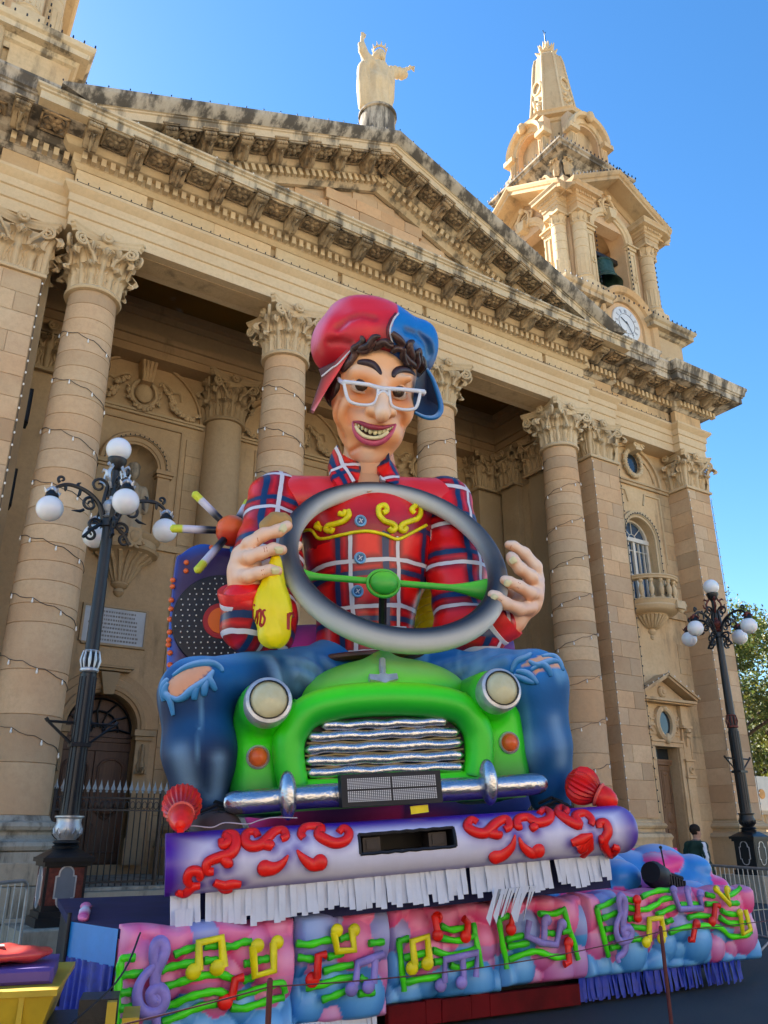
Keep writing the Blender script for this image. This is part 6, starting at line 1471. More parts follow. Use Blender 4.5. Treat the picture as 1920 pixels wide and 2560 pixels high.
note(3, [ZC((505,420),(515,520),(485,532))], ZC((510,408),), .036, REDN, .055); note(3, [ZC((190,240),(180,320))], ZC((178,330),), .032, REDN, .058)
staves(4, [ZC(*l) for l in ([(670,205),(705,345),(740,485)], [(670,210),(730,185),(790,155)], [(840,155),(890,165)], [(930,145),(1010,110),(1090,105)], [(700,270),(800,230)], [(850,205),(960,215),(1050,160),(1110,150)], [(720,330),(770,325)], [(850,270),(900,265)], [(1020,245),(1120,200)], [(740,385),(770,375)], [(870,315),(960,325)], [(1070,290),(1112,272)], [(750,440),(810,425)], [(870,390),(930,385)],
  [(1300,128),(1350,140)], [(1400,140),(1450,130),(1500,88)], [(1150,188),(1260,185)], [(1300,185),(1370,185)], [(1440,180),(1490,180)], [(1390,220),(1430,240),(1500,245)], [(1200,265),(1250,250),(1330,255)], [(1380,260),(1440,295),(1540,290)], [(1090,350),(1180,320),(1270,310),(1380,320),(1440,370),(1530,365),(1560,342)])], r0)
clef(4, ZC, [[(800,520),(795,490),(825,470),(840,430),(835,370),(825,290),(835,220),(832,160),(808,135),(800,170),(808,230),(830,280)], [(808,240),(785,310),(790,370),(815,400),(855,390),(872,350),(858,322),(830,325),(826,350),(845,360),(852,342)]], .036)
note(4, [ZC((1112,115),(1150,215),(1280,208),(1262,135)), ZC((1192,110),(1215,205))], ZC((1115,105),(1196,103),(1270,125)), .036, LAV, .050)
note(4, [ZC((905,160),(910,265))], ZC((905,160),(908,262)), .034, REDN, .052); note(4, [ZC((1240,305),(1225,395),(1205,388))], ZC((1248,300),), .034, REDN, .052); note(4, [ZC((1380,195),(1355,190),(1345,285))], ZC((1338,285),), .034, REDN, .052)
note(4, [ZC((975,400),(975,272),(1045,264),(1062,375))], ZC((958,405),(1045,385)), .036, YELP, .055); note(4, [ZC((1350,90),(1440,188),(1418,105))], ZC((1362,100),(1425,100)), .032, YELP, .046); note(4, [ZC((1500,245),(1515,358),(1560,332),(1528,218))], ZC((1497,235),), .032, YELP, .046)
# skirts and fringes below the panels
for j, (a, b) in enumerate(((968, 1062), (1062, 1102), (1102, 1175), (1175, 1222), (1222, 1448))):
    xa, xb = FP.p(a, 2500, -.10).x, FP.p(b, 2470, -.10).x; part('skirt_board', MB().block(xa, xb-.006, -.12 + .004*(j % 2), -.06, .03, .215 + .01*(j % 2), .006), RSKIRT, fl, FP.M)
def strip_mesh(w_, h, name, mat, seed):
    R = random.Random(seed); n = 6; V = []
    for i in range(n+1):
        t = i/n; o = .012*sin(3*t + seed); V += [(-w_/2*(1 - .1*t), o, -h*t), (w_/2*(1 - .1*t) + .002*R.random(), o + .004, -h*t)]
    return MB().add(V, [(2*i, 2*i+2, 2*i+3, 2*i+1) for i in range(n)]).mesh(name, mat, 60)
BS = [strip_mesh(.05, h, 'fringe_strip', BSTRIP, k) for k, h in enumerate((.23, .21, .24))]
xa, xb = FP.p(1452, 2470, -.05).x, FP.p(1858, 2400, -.05).x; n = int((xb-xa)/.034)
R = random.Random(4)
for i in range(n): part('fringe_strip', BS[i % 3], None, fl, FP.M @ T(xa + .034*i, -.05 + R.uniform(-.02, .015), .27) @ RZ(R.uniform(-.4, .4)) @ RY(R.uniform(-.08, .08)))
WS2 = strip_mesh(.055, .2, 'fringe_strip', WSTRIP, 2)
xa, xb = FP.p(730, 2530, -.08).x, FP.p(958, 2500, -.08).x
for i in range(int((xb-xa)/.05)): part('fringe_strip', WS2, None, fl, FP.M @ T(xa + .05*i, -.08, .15) @ RZ(R.uniform(-.3, .3)))

# cloud mound behind the right-hand panel --------------------------------
R = np.random.default_rng(12); mounds = []
for (px_, py_, y_, r_) in ((1350, 2190, .9, .34), (1420, 2150, 1.2, .36), (1500, 2170, .9, .36), (1560, 2160, 1.3, .34), (1640, 2150, 1.2, .36), (1600, 2215, .7, .30), (1700, 2190, 1.0, .36), (1720, 2230, .5, .28), (1790, 2235, .8, .28), (1400, 2230, .6, .26), (1480, 2230, .5, .22), (1840, 2270, .6, .22), (1550, 2250, .35, .2), (1660, 2255, .35, .22), (1780, 2275, .35, .2)):
    p = FP.p(px_, py_, y_); mounds.append((p.x, p.y, p.z - .10, r_))
mounds += [(x + r*.8*sin(k*2.1 + i), y - r*.5 - .08*k, z - .05 + r*.35*cos(k*1.7 + i), r*(.42 + .08*k)) for i, (x, y, z, r) in enumerate(list(mounds)) for k in range(3)]
mounds = np.array(mounds)
def mound_fn(X):
    d = None
    for x, y, z, r in mounds:
        e = sd_ell(X, (x, y, z), (r*1.15, r*1.1, r*.85)); d = e if d is None else smin(d, e, .035)
        d = smin(d, sd_box(X, (x, y, (z + .85)/2), (r*.8, r*.8, max(.06, (z - .85)/2 + .05)), .05), .12)
    return d
def mound_col(V, N):
    D = np.linalg.norm((V[:, None, :] - mounds[None, :, :3])/mounds[None, :, 3:4], axis=2); k = D.argmin(1); t = sstep(.55, 1.25, D.min(1) + .25*(1 - N[:, 2]))
    pk = np.random.default_rng(2).integers(0, 2, len(mounds))[k]; n_ = .5 + .5*vnoise(V, 2.6, 4)
    edge = np.where((pk*.7 + n_*.6 > .75)[:, None], np.array((.84, .015, .25)), np.array((.006, .24, .68)))
    return mixc((.66, .74, .90), edge, t*.95)
lo = mounds[:, :3].min(0) - .5; hi = mounds[:, :3].max(0) + .45; lo[2] = .9
sdf_part('cloud_mound', mound_fn, lo, hi, .03, VP, fl, mound_col, M=FP.M)
pl = FP.p(1440, 2120, 1.6); part('pink_backboard', MB().box(FP.p(1335, 2130, 1.7).x, FP.p(1690, 2120, 1.7).x, 1.68, 1.74, .9, FP.p(1500, 2122, 1.7).z), paint_mat('pink_board', (.78, .035, .28), .45, .1), fl, FP.M)
# black spotlight unit lying on the clouds
bp_ = FP.p(1630, 2205, .25); MS = FP.M @ T(bp_.x, bp_.y - .1, bp_.z + .06) @ Matrix.Diagonal((1.45, 1.45, 1.45, 1)); sl = thing('spotlight', 'black spotlight unit with a short rod lying on the pink and blue clouds', 'spotlight', M=MS)
part('housing', MB().lathe([(.001, -.16), (.08, -.16), (.10, -.10), (.10, .06), (.07, .12), (.001, .12)], 16, M=RZ(.4) @ RY(pi/2 + .25)), BLACK, sl, MS)
mb = MB()
for k in range(7): mb.box(.02 + .03*k, .035 + .03*k, -.09, .05, -.05 - .01*k, .03 - .01*k)
part('cooling_fins', mb, BLACK, sl, MS); part('yoke', MB().box(-.12, .26, -.02, .02, -.10, -.075).tube([(.0, 0, .05), (.12, 0, .02), (.28, 0, -.02)], .018, 6), BLACK, sl, MS)
part('rod', MB().tube([(.10, 0, .0), (.07, 0, .22)], .007, 5).sphere((.07, 0, .22), .014, 8, 6), BLACK, sl, MS)
part('cable', MB().tube(smooth_path([(-.2, 0, -.06), (-.4, -.05, -.14), (-.55, -.1, -.20), (-.8, -.12, -.21), (-1.0, -.1, -.20)], 6), .009, 5), BLACK, sl, MS)

# ------------------------------------------------------------ purple keyboard-like band with red scrolls
kb = thing('front_band', 'rounded white and purple band with red scrolls and a dark slot under the green car', 'float decoration', M=KF.M)
bl = .24
a0, a1 = np.array(K(415, 2083, .24)), np.array(K(418, 2242, .24)); b0, b1 = np.array(K(1562, 2012, .24)), np.array(K(1565, 2132, .24))
def band_geo(x):
    t = (x - a0[0])/(b0[0] - a0[0]); zt = a0[2] + (b0[2]-a0[2])*t; zb = a1[2] + (b1[2]-a1[2])*t; return (zt+zb)/2, (zt-zb)/2
def band_y(x, z, lift=0):
    zc, h = band_geo(x); q = np.clip((z - zc)/h, -1, 1); return .24 - bl*sqrt(max(0, 1 - q*q)) - lift
def on_band(p, lift=0.0):
    y = 0
    for _ in range(4): v = KF.p(p[0], p[1], y); y = band_y(v.x, v.z, lift)
    return KF.p(p[0], p[1], y)
sw = [  # (pixel path, radius profile)
 (ZK((140,760),(195,768),(250,725),(300,718)), .9), (ZK((245,725),(212,680),(232,625),(280,620),(300,655),(282,675)), .9),
 (ZK((445,405),(455,445),(490,420),(480,375),(530,380),(542,440),(510,500),(430,525),(352,560),(345,620),(392,622)), 1), (ZK((440,520),(485,560),(490,595)), 1),
 (ZK((695,385),(670,355),(618,365),(605,415),(645,450),(710,440),(755,400),(805,355),(862,345),(882,385),(850,402)), 1), (ZK((715,440),(765,442),(795,462)), 1),
 (ZK((1005,395),(985,370),(1005,330),(1060,320),(1120,330),(1105,372),(1160,410),(1225,430),(1290,410),(1312,360),(1275,328),(1240,358)), 1),
 (ZK((395,695),(460,715),(520,705),(575,708)), 1.0), (ZK((430,720),(470,738),(520,735)), .9),
 (ZR((605,275),(565,258),(538,300),(590,338),(660,342),(720,285),(790,255),(812,300),(780,322)), 1), (ZR((665,342),(735,352),(740,335)), 1),
 (ZR((890,300),(862,300),(870,255),(930,245),(990,278),(1060,262),(1080,220),(1040,195),(1005,220)), 1), (ZR((955,285),(985,328)), 1),
 (ZR((1170,222),(1185,195),(1140,185),(1130,215),(1190,262),(1262,292),(1240,235),(1300,218),(1345,255),(1340,292)), 1),
 (ZR((1398,312),(1395,280),(1432,278),(1452,330),(1425,390),(1432,440),(1470,482),(1508,445),(1480,432)), 1), (ZR((1428,385),(1390,390)), 1)]
drops = [ZK((740,600),(800,600),(855,570),(900,510)), ZK((1115,560),(1060,575),(1000,530),(958,475)), ZR((720,495),(775,480),(830,430),(850,355)), ZR((1000,455),(950,470),(900,430),(875,370))]
flower = [ZR((1350,355),(1290,380),(1215,410)), ZR((1340,370),(1290,440),(1260,465)), ZR((1345,375),(1330,440),(1285,495)), ZR((1310,380),(1250,440))]
allp = []
for p_, k in sw: allp += [tuple(on_band((q.x, q.y))) for q in smooth_path([(a, b, 0) for a, b in p_], 3)]
for p_ in drops + flower: allp += [tuple(on_band(q)) for q in p_]
allp = np.array(allp)
s0, s1 = K(898, 2100, .02), K(1137, 2100, .02); sx0, sx1 = s0[0], s1[0]; sz0, sz1 = K(1015, 2126, .02)[2], K(1015, 2078, .02)[2]
nx, nt_ = 330, 36; xs_ = np.linspace(a0[0], b0[0] + .03, nx+1); xs_[np.abs(xs_ - sx0).argmin()] = sx0; xs_[np.abs(xs_ - sx1).argmin()] = sx1
V = []; 
for x in xs_:
    zc, h = band_geo(x); e = min(1, max(0, (b0[0] + .03 - x)/.16)); e = sqrt(1 - (1-e)**2) if x > b0[0] - .13 else 1; h *= .35 + .65*e
    for k in range(nt_+1): a = -pi/2 + pi*k/nt_; V.append((x, .24 - bl*cos(a)*(.3 + .7*e), zc + h*sin(a)))
    V.append((x, .75, zc + h*.96))
V = np.array(V); m_ = nt_+2; idx = np.arange(len(V)).reshape(nx+1, m_)
Q = np.stack([idx[:-1, :-1], idx[1:, :-1], idx[1:, 1:], idx[:-1, 1:]], -1).reshape(-1, 4); C_ = V[Q].mean(1)
Q = Q[~((C_[:, 0] > sx0) & (C_[:, 0] < sx1) & (C_[:, 2] > sz0) & (C_[:, 2] < sz1) & (C_[:, 1] < .3))]
def band_col(V):
    zc, h = band_geo(V[:, 0]); q = (V[:, 2] - zc)/h; t = np.maximum(sstep(.45, .95, q), .75*sstep(-.70, -1.0, q)); t = np.maximum(t, sstep(.38, .0, V[:, 0] - a0[0])); t = np.maximum(t, sstep(.34, .05, b0[0] - V[:, 0]))
    d = np.full(len(V), 9.)
    for i in range(0, len(allp), 40): d = np.minimum(d, np.linalg.norm(V[:, None] - allp[None, i:i+40], axis=2).min(1))
    t = np.maximum(t, .85*np.exp(-(d/.075)**2)); t = np.clip(t + .12*vnoise(V, 4, 3), 0, 1)
    return mixc((.70, .68, .82), (.075, .012, .34), t)
part('band', np_mesh('band', V, Q, VP, band_col(V)), None, kb, KF.M)
part('end_cap', MB().add([tuple(V[k]) for k in range(m_)], [tuple(range(m_-1, -1, -1))]), paint_mat('deep_purple', (.07, .022, .26), .45), kb, KF.M)
part('slot', MB().add([(sx0, .02, sz0), (sx1, .02, sz0), (sx1, .02, sz1), (sx0, .02, sz1), (sx0, .5, sz0), (sx1, .5, sz0), (sx1, .5, sz1), (sx0, .5, sz1)], [(4, 5, 6, 7), (0, 1, 5, 4), (2, 3, 7, 6), (0, 4, 7, 3), (1, 2, 6, 5)]), BLACK, kb, KF.M)
mb = MB()
for a, b in (((sx0, sz0), (sx1, sz0)), ((sx1, sz0), (sx1, sz1)), ((sx1, sz1), (sx0, sz1)), ((sx0, sz1), (sx0, sz0))): mb.tube([(a[0] + (b[0]-a[0])*t, band_y(a[0] + (b[0]-a[0])*t, a[1] + (b[1]-a[1])*t) - .002, a[1] + (b[1]-a[1])*t + .004*sin(t*40)) for t in lin(0, 1, 14)], .014, 5)
part('slot_rim', mb, BLACK, kb, KF.M)
for xx, ww in ((sx0 + .05, .16), (sx1 - .22, .17)): part('slot_box', MB().box(xx, xx+ww, .10, .3, sz0 + .01, sz1 - .03).box(xx+.03, xx+ww-.03, .09, .1, sz0 + .03, sz1 - .05), paint_mat('dark_brown_box', (.030, .020, .018), .5), kb, KF.M)
for p_, k in sw:
    P = [on_band((q.x, q.y), .006) for q in smooth_path([(a, b, 0) for a, b in p_], 5)]; n = len(P)
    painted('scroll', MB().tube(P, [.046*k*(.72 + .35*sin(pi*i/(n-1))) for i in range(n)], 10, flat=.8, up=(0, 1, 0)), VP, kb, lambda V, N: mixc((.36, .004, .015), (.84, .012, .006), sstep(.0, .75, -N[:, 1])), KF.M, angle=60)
for p_ in drops:
    P = [on_band((q.x, q.y), .006) for q in smooth_path([(a, b, 0) for a, b in p_], 5)]; n = len(P)
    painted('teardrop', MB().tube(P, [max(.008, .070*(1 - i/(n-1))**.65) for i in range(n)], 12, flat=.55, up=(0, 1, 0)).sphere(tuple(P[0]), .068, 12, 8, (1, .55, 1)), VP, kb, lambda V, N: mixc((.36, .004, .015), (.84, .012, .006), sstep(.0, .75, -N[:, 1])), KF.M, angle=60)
mb = MB()
for p_ in flower: mb.tube([on_band(q, .006) for q in p_], [.02, .05, .035][:len(p_)], 10, flat=.6, up=(0, 1, 0))
part('tulip', mb, REDN, kb, KF.M, angle=60)
part('wire', MB().tube(smooth_path([K(*p, .02) for p in ZK((160,318),(260,312),(380,322),(470,290),(620,300),(700,275),(800,255),(960,258))], 5), .005, 5), paint_mat('pale_wire', (.5, .42, .48), .5), kb, KF.M)
# white fringe hanging under the band
WSM = [strip_mesh(w_, h, 'fringe_strip', WSTRIP, k) for k, (w_, h) in enumerate(((.056, .25), (.060, .27), (.052, .23), (.058, .26)))]
xa = a1[0] + .05; xb = K(1525, 2140, .2)[0]; n = int((xb-xa)/.0475); R = random.Random(21)
for i in range(n+1):
    x = xa + .0475*i; zc, h = band_geo(x)
    if R.random() < .02: continue
    part('fringe_strip', WSM[R.randrange(4)], None, kb, KF.M @ T(x, .19 + R.uniform(-.006, .01), zc - h + .03) @ RZ(R.uniform(-.12, .12)) @ RY(R.uniform(-.03, .03)) @ Matrix.Diagonal((1, 1, R.uniform(.92, 1.12)*(1 + .25*max(0, .35 - i/n)), 1)))
hp = K(458, 2290, .12); mb = MB()
for k in range(5): mb.add([(hp[0] - .07 + .03*k, hp[1] - .004*k, hp[2] + .05), (hp[0] - .04 + .03*k, hp[1] - .004*k, hp[2] + .05), (hp[0] - .03 + .022*k, hp[1] + .02, hp[2] - .22 - .03*k), (hp[0] - .05 + .022*k, hp[1] + .02, hp[2] - .25 - .02*k)], [(0, 1, 2, 3)])
part('loose_strip', mb, WSTRIP, kb, KF.M, kind='stuff')
hp = K(1310, 2235, .1); mb = MB(); R = random.Random(6)
for k in range(12): x = hp[0] - .28 + .035*k; mb.add([(x, hp[1], hp[2] + .06), (x + .03, hp[1], hp[2] + .06), (x + .014 - .10 + .02*R.random(), hp[1] + .03, hp[2] - R.uniform(.1, .26)), (x - .10, hp[1] + .03, hp[2] - R.uniform(.1, .24))], [(0, 1, 2, 3)])
part('loose_strip', mb, WSTRIP, kb, KF.M, kind='stuff')
part('navy_backing', MB().box(a0[0] + .1, b0[0] - .2, .40, 2.6, a1[2] - .30, a1[2] + .12), NAVY, kb, KF.M)
# red ribbed tassels on both ends
def tassel(A, B, r, label, seed):
    A, B = Vector(A), Vector(B); d = (B-A); L = d.length; M = KF.M @ Matrix.Translation(A) @ d.to_track_quat('Z', 'Y').to_matrix().to_4x4()
    t = thing('tassel', label, 'tassel', M=M, group='red ribbed tassels on the band ends')
    n = 44; prof = [(.25, -.16*1), (.55, -.10), (.85, .02), (1.0, .20), (.98, .36), (.82, .52), (.60, .64), (.44, .70)]
    vs = []
    for i, (q, z) in enumerate(prof):
        for k in range(n): a = 2*pi*k/n; rr = r*q*(1 + (.055 if k % 2 else -.055)*min(1, q*1.2)); vs.append((rr*cos(a), rr*sin(a), z*L))
    m0 = MB().add(vs, [(i*n+k, i*n+(k+1) % n, (i+1)*n+(k+1) % n, (i+1)*n+k) for i in range(len(prof)-1) for k in range(n)] + [tuple(range(n-1, -1, -1))])
    painted('ribbed_head', m0, VP, t, lambda V, N: mixc((.84, .012, .008), (.24, .004, .008), sstep(.30*L, .68*L, V[:, 2])*.9 + .35*(np.hypot(V[:, 0], V[:, 1]) < r*.9*np.interp(V[:, 2], [z*L for q, z in prof], [q for q, z in prof]))), M, angle=20)
    part('collar', MB().tube([(r*.58*cos(a), r*.58*sin(a), .72*L) for a in [2*pi*k/28 for k in range(28)]], r*.10, 8, closed=True), paint_mat('salmon_cord', (.72, .10, .07), .5), t, M)
    part('knob', MB().lathe([(r*.50, .68*L), (r*.62, .80*L), (r*.60, .95*L), (r*.46, 1.10*L), (r*.26, 1.2*L), (.001, 1.23*L)], 24), REDN, t, M)
    part('tie', MB().box(-.05*L, .05*L, -r*.3, -r*.1, 1.0*L, 1.24*L), REDN, t, M)
tassel(K(456, 1998, .42), K(452, 2052, -.10), .165, 'red ribbed tassel at the left end of the purple band', 1)
tassel(K(1432, 1952, .55), K(1522, 2000, .35), .185, 'red ribbed tassel lying at the right end of the purple band', 2)
# ------------------------------------------------------------ green car front
car = thing('toy_car', 'bright green vintage car front with round headlights and a silver grille', 'car', M=KF.M)
def sdK(px, py, y): return np.array(K(px, py, y))
yF = .62
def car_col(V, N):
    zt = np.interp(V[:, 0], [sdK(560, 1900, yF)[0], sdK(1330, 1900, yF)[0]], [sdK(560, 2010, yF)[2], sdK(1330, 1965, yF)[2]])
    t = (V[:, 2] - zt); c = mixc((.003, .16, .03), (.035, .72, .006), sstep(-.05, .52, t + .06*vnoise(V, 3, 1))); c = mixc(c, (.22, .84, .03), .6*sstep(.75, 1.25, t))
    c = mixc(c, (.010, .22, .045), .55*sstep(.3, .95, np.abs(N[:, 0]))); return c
hlL, hlR = sdK(667, 1760, .50), sdK(1240, 1731, .50)
cx0 = sdK(955, 1850, yF)[0]
def fender_fn(sgn):
    h = hlL if sgn < 0 else hlR
    pts = [sdK(648, 1830, .92), sdK(650, 1985, .95)] if sgn < 0 else [sdK(1258, 1800, .92), sdK(1250, 1950, .95)]
    def fn(X):
        d = sd_caps(X, h + (0, .18, 0), h + (0, 1.3, .02), .255, .25)
        b = sd_box(X, tuple((pts[0] + pts[1])/2 + np.array([0, .45, .02])), (.30, .62, abs(pts[0][2]-pts[1][2])/2 + .22), .24)
        d = smin(d, b, .16)
        fl_ = sd_box(X, tuple((pts[0] + pts[1])/2 + np.array([-sgn*.18, .42, -.02])), (.16, .50, abs(pts[0][2]-pts[1][2])/2 + .18), .12)
        return smin(d, fl_, .1) + .006*vnoise(X, 5, 3)
    return fn, h, pts
for sgn in (-1, 1):
    fn, h, pts = fender_fn(sgn); lo = np.minimum(h, pts[1]) - (.62, .35, .45); hi = np.maximum(h, pts[0]) + (.62, 1.5, .5)
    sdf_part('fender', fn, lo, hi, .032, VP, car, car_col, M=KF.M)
# body between the fenders, grille recess, bonnet
g = lambda px, py, y=yF: K(px, py, y)
apr = [g(590, 2028, .80), g(700, 1800, .80), g(1210, 1770, .80), g(1318, 1990, .80), g(1000, 2012, .80)]
xa, xb = g(600, 1990, .8)[0], g(1312, 1960, .8)[0]; zb0, zb1 = g(640, 2030, .8)[2], g(1280, 1990, .8)[2]
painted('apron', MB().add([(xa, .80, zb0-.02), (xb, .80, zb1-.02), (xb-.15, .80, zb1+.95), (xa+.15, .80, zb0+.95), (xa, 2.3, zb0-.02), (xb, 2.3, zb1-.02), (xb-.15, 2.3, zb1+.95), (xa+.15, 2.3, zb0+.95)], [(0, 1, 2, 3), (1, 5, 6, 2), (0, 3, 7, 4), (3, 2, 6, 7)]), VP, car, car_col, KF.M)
gr_in = [(757, 1945), (752, 1885), (760, 1840), (800, 1802), (880, 1788), (960, 1784), (1060, 1788), (1120, 1802), (1157, 1832), (1165, 1880), (1165, 1926)]
gp = [Vector(g(p[0], p[1], .74)) for p in gr_in]
part('grille_recess', MB().add([tuple(p) for p in gp], [tuple(range(len(gp)))]), BLACK, car, KF.M)
sur = smooth_path([g(p[0], p[1], .70) for p in ((735, 1968), (722, 1900), (726, 1838), (768, 1782), (850, 1756), (958, 1748), (1070, 1752), (1150, 1772), (1190, 1822), (1198, 1880), (1190, 1945))], 6); n = len(sur)
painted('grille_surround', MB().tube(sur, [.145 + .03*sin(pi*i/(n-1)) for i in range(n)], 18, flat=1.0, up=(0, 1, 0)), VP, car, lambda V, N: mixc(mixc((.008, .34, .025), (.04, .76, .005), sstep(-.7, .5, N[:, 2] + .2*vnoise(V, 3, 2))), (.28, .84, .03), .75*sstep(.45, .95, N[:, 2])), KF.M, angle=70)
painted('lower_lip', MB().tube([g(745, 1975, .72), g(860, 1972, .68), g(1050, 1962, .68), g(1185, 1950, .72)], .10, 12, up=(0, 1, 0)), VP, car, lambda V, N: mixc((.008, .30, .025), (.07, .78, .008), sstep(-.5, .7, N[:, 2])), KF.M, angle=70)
for i, (l, r_) in enumerate((((800, 1815), (1122, 1803)), ((762, 1843), (1152, 1829)), ((757, 1874), (1160, 1858)), ((757, 1905), (1163, 1888)), ((762, 1934), (1163, 1916)))):
    A, B = Vector(g(*l, .69)), Vector(g(*r_, .69)); R = random.Random(i)
    P = [A + (B-A)*t + Vector((0, 0, .006*sin(t*23 + i*2))) for t in lin(0, 1, 26)]
    part('slat', MB().tube(P, [.004] + [.052 + R.uniform(-.004, .004) for _ in range(25)] + [.004], 12, flat=.85, up=(0, 1, 0)), CHROME, car, KF.M, angle=60)
    P = [A + (B-A)*t + Vector((0, -.01, -.064 + .006*sin(t*31 + i))) for t in lin(.01, .99, 22)]
    part('grille_wire', MB().tube(P, .009, 5), paint_mat('brass_wire', (.42, .28, .10), .4, .1, 8, .1, .5, .6), car, KF.M)
part('grille_wire', MB().tube([p + Vector((0, -.05, 0)) for p in smooth_path(gp, 4)], .008, 5), paint_mat('brass_wire', (.42, .28, .10), .4, .1, 8, .1, .5, .6), car, KF.M)
# bonnet: swept dome with a turned-up front lip
def bonnet_fn(X):
    c = sdK(955, 1765, 1.62); d = sd_ell(X, tuple(c), (1.02, .98, .52)); 
    d = smin(d, sd_caps(X, sdK(955, 1700, .95), sdK(955, 1655, 1.6), .13), .18)
    cut = (c[2] - .04) - X[..., 2] + .07*(X[..., 0] - c[0])*0
    return smax(d, cut, .03)
c_ = sdK(955, 1765, 1.62)
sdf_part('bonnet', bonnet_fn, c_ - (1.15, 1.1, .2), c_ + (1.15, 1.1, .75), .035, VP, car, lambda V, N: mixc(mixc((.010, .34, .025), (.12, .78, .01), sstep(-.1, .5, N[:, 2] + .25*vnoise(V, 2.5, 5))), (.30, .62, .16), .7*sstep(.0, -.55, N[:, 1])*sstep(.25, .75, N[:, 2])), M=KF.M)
lipc = smooth_path([K(738, 1768, .72), K(775, 1764, .68), K(850, 1748, .64), K(955, 1738, .62), (K(1060, 1738, .64)), K(1130, 1742, .68), K(1176, 1748, .72)], 6); n = len(lipc); vs = []
for i, p in enumerate(lipc):
    t = abs(2*i/(n-1) - 1); wd = .10 + .10*t**3
    vs += [p + Vector((0, .0, -.02 - wd*.75*t**2)), p + Vector((0, -.05, wd*.15)), p + Vector((0, .02, wd*.42)), p + Vector((0, .42, wd*.55)), p + Vector((0, .42, -.03)), p + Vector((0, .06, -.04 - wd*.75*t**2))]
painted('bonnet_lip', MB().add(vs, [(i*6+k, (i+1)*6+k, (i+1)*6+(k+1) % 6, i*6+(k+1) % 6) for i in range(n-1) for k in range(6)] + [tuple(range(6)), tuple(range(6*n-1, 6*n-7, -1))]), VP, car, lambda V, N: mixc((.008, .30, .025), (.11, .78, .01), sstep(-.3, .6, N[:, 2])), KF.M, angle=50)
hp_ = hit(KF, bonnet_fn, [(955, 1657), (956, 1672), (957, 1688), (925, 1690), (985, 1688), (955, 1700)], .4, 2.6, lift=.03)
mb = MB().tube([Vector(hp_[0]) + Vector((0, -.02, .03)), hp_[1], hp_[2]], [.035, .04, .03], 8); A, B = Vector(hp_[3]), Vector(hp_[4]); mid = Vector(hp_[2]); 
wing = [(-.15, .035), (-.05, .025), (0, .06), (.05, .025), (.15, .035), (.15, -.035), (.05, -.06), (0, -.085), (-.05, -.06), (-.15, -.035)]
mb.prism(wing, -.03, .04, T(mid.x, mid.y - .01, mid.z - .03) @ RX(-.5)); part('badge', mb, SILVER, car, KF.M)
# headlights, indicators
m = NT('frosted_lens'); pos = m.n('TexCoord').outputs['Object']; m.col(m.mix(m.ramp(m.noise(pos, 4, 4), .3, .7), (.62, .58, .36), (.52, .46, .24))); m.set(.3, 0, .5); m.bump(m.noise(pos, 30, 3), .3, .01); LENS = m.m
ORG = paint_mat('orange_lens', (.74, .13, .025), .3, .12, 6, .05, .5)
for h, r in ((hlL, .218), (hlR, .212)):
    M = KF.M @ T(*(h + np.array([0, -.04, 0]))) @ RX(pi/2) @ RX(-.15)
    hl = part('headlight', MB().lathe([(r*1.0, -.10), (r*1.06, .03), (r*1.06, .08), (r*1.0, .12), (r*.86, .13), (r*.80, .10)], 40), SILVER, car, M, angle=50)
    part('lens', MB().lathe([(r*.84, .10), (r*.78, .13), (r*.5, .18), (.001, .20)], 40), LENS, hl, M, angle=80)
    part('stitch_ring', MB().tube([(r*.83*cos(a), r*.83*sin(a), .137 + .003*sin(a*40)) for a in [2*pi*k/60 for k in range(60)]], .007, 5, closed=True), IRON, hl, M)
for sgn, p_ in ((-1, (645, 1893)), (1, (1272, 1857))):
    fn = fender_fn(sgn)[0]; q_ = hit(KF, fn, [p_], .2, 1.6)[0]; M = KF.M @ T(*q_) @ RZ(-.12*sgn if False else .0) @ RX(pi/2)
    ti = part('indicator', MB().lathe([(.115, -.08), (.115, .02), (.10, .035), (.088, .02)], 28), SILVER, car, M); part('lens', MB().lathe([(.092, .0), (.086, .04), (.06, .075), (.001, .09)], 28), ORG, ti, M, angle=80)
# bumper with overriders
bpth = smooth_path([K(560, 2008, .50), K(640, 2003, .40), K(760, 1992, .36), K(960, 1982, .34), K(1160, 1972, .36), K(1290, 1963, .40), K(1362, 1958, .50)], 6); n = len(bpth)
part('bumper', MB().tube(bpth, [.03, .085, .10] + [.105]*(n-6) + [.10, .085, .03], 16), CHROME, car, KF.M, angle=70)
for p_ in ((719, 1988), (1221, 1955)):
    q_ = Vector(K(*p_, .26)); part('overrider', MB().sphere((0, 0, 0), 1, 20, 14, (.085, .13, .215)), CHROME, car, KF.M @ Matrix.Translation(q_), angle=80)
# LED panel in place of a number plate
A, B, C2, D2 = [Vector(K(*p, .12)) for p in ((852, 1937), (1100, 1925), (1108, 2006), (856, 2019))]
def bil(u, v, y=0): return (A*(1-u) + B*u)*(1-v) + (D2*(1-u) + C2*u)*v + Vector((0, y, 0))
led = thing('display_panel', 'black framed LED display panel hung on the bumper in place of a number plate', 'display', M=KF.M)
part('case', MB().add([bil(0, 0), bil(1, 0), bil(1, 1), bil(0, 1), bil(0, 0, .14), bil(1, 0, .14), bil(1, 1, .14), bil(0, 1, .14)], [(0, 1, 2, 3), (7, 6, 5, 4), (0, 4, 5, 1), (1, 5, 6, 2), (2, 6, 7, 3), (3, 7, 4, 0)]), BLACK, led, KF.M)
m = NT('led_matrix'); uv = m.n('Attribute', attribute_name='uvw').outputs['Vector']; sp = m.n('SeparateXYZ'); m.l(uv, sp.inputs[0])
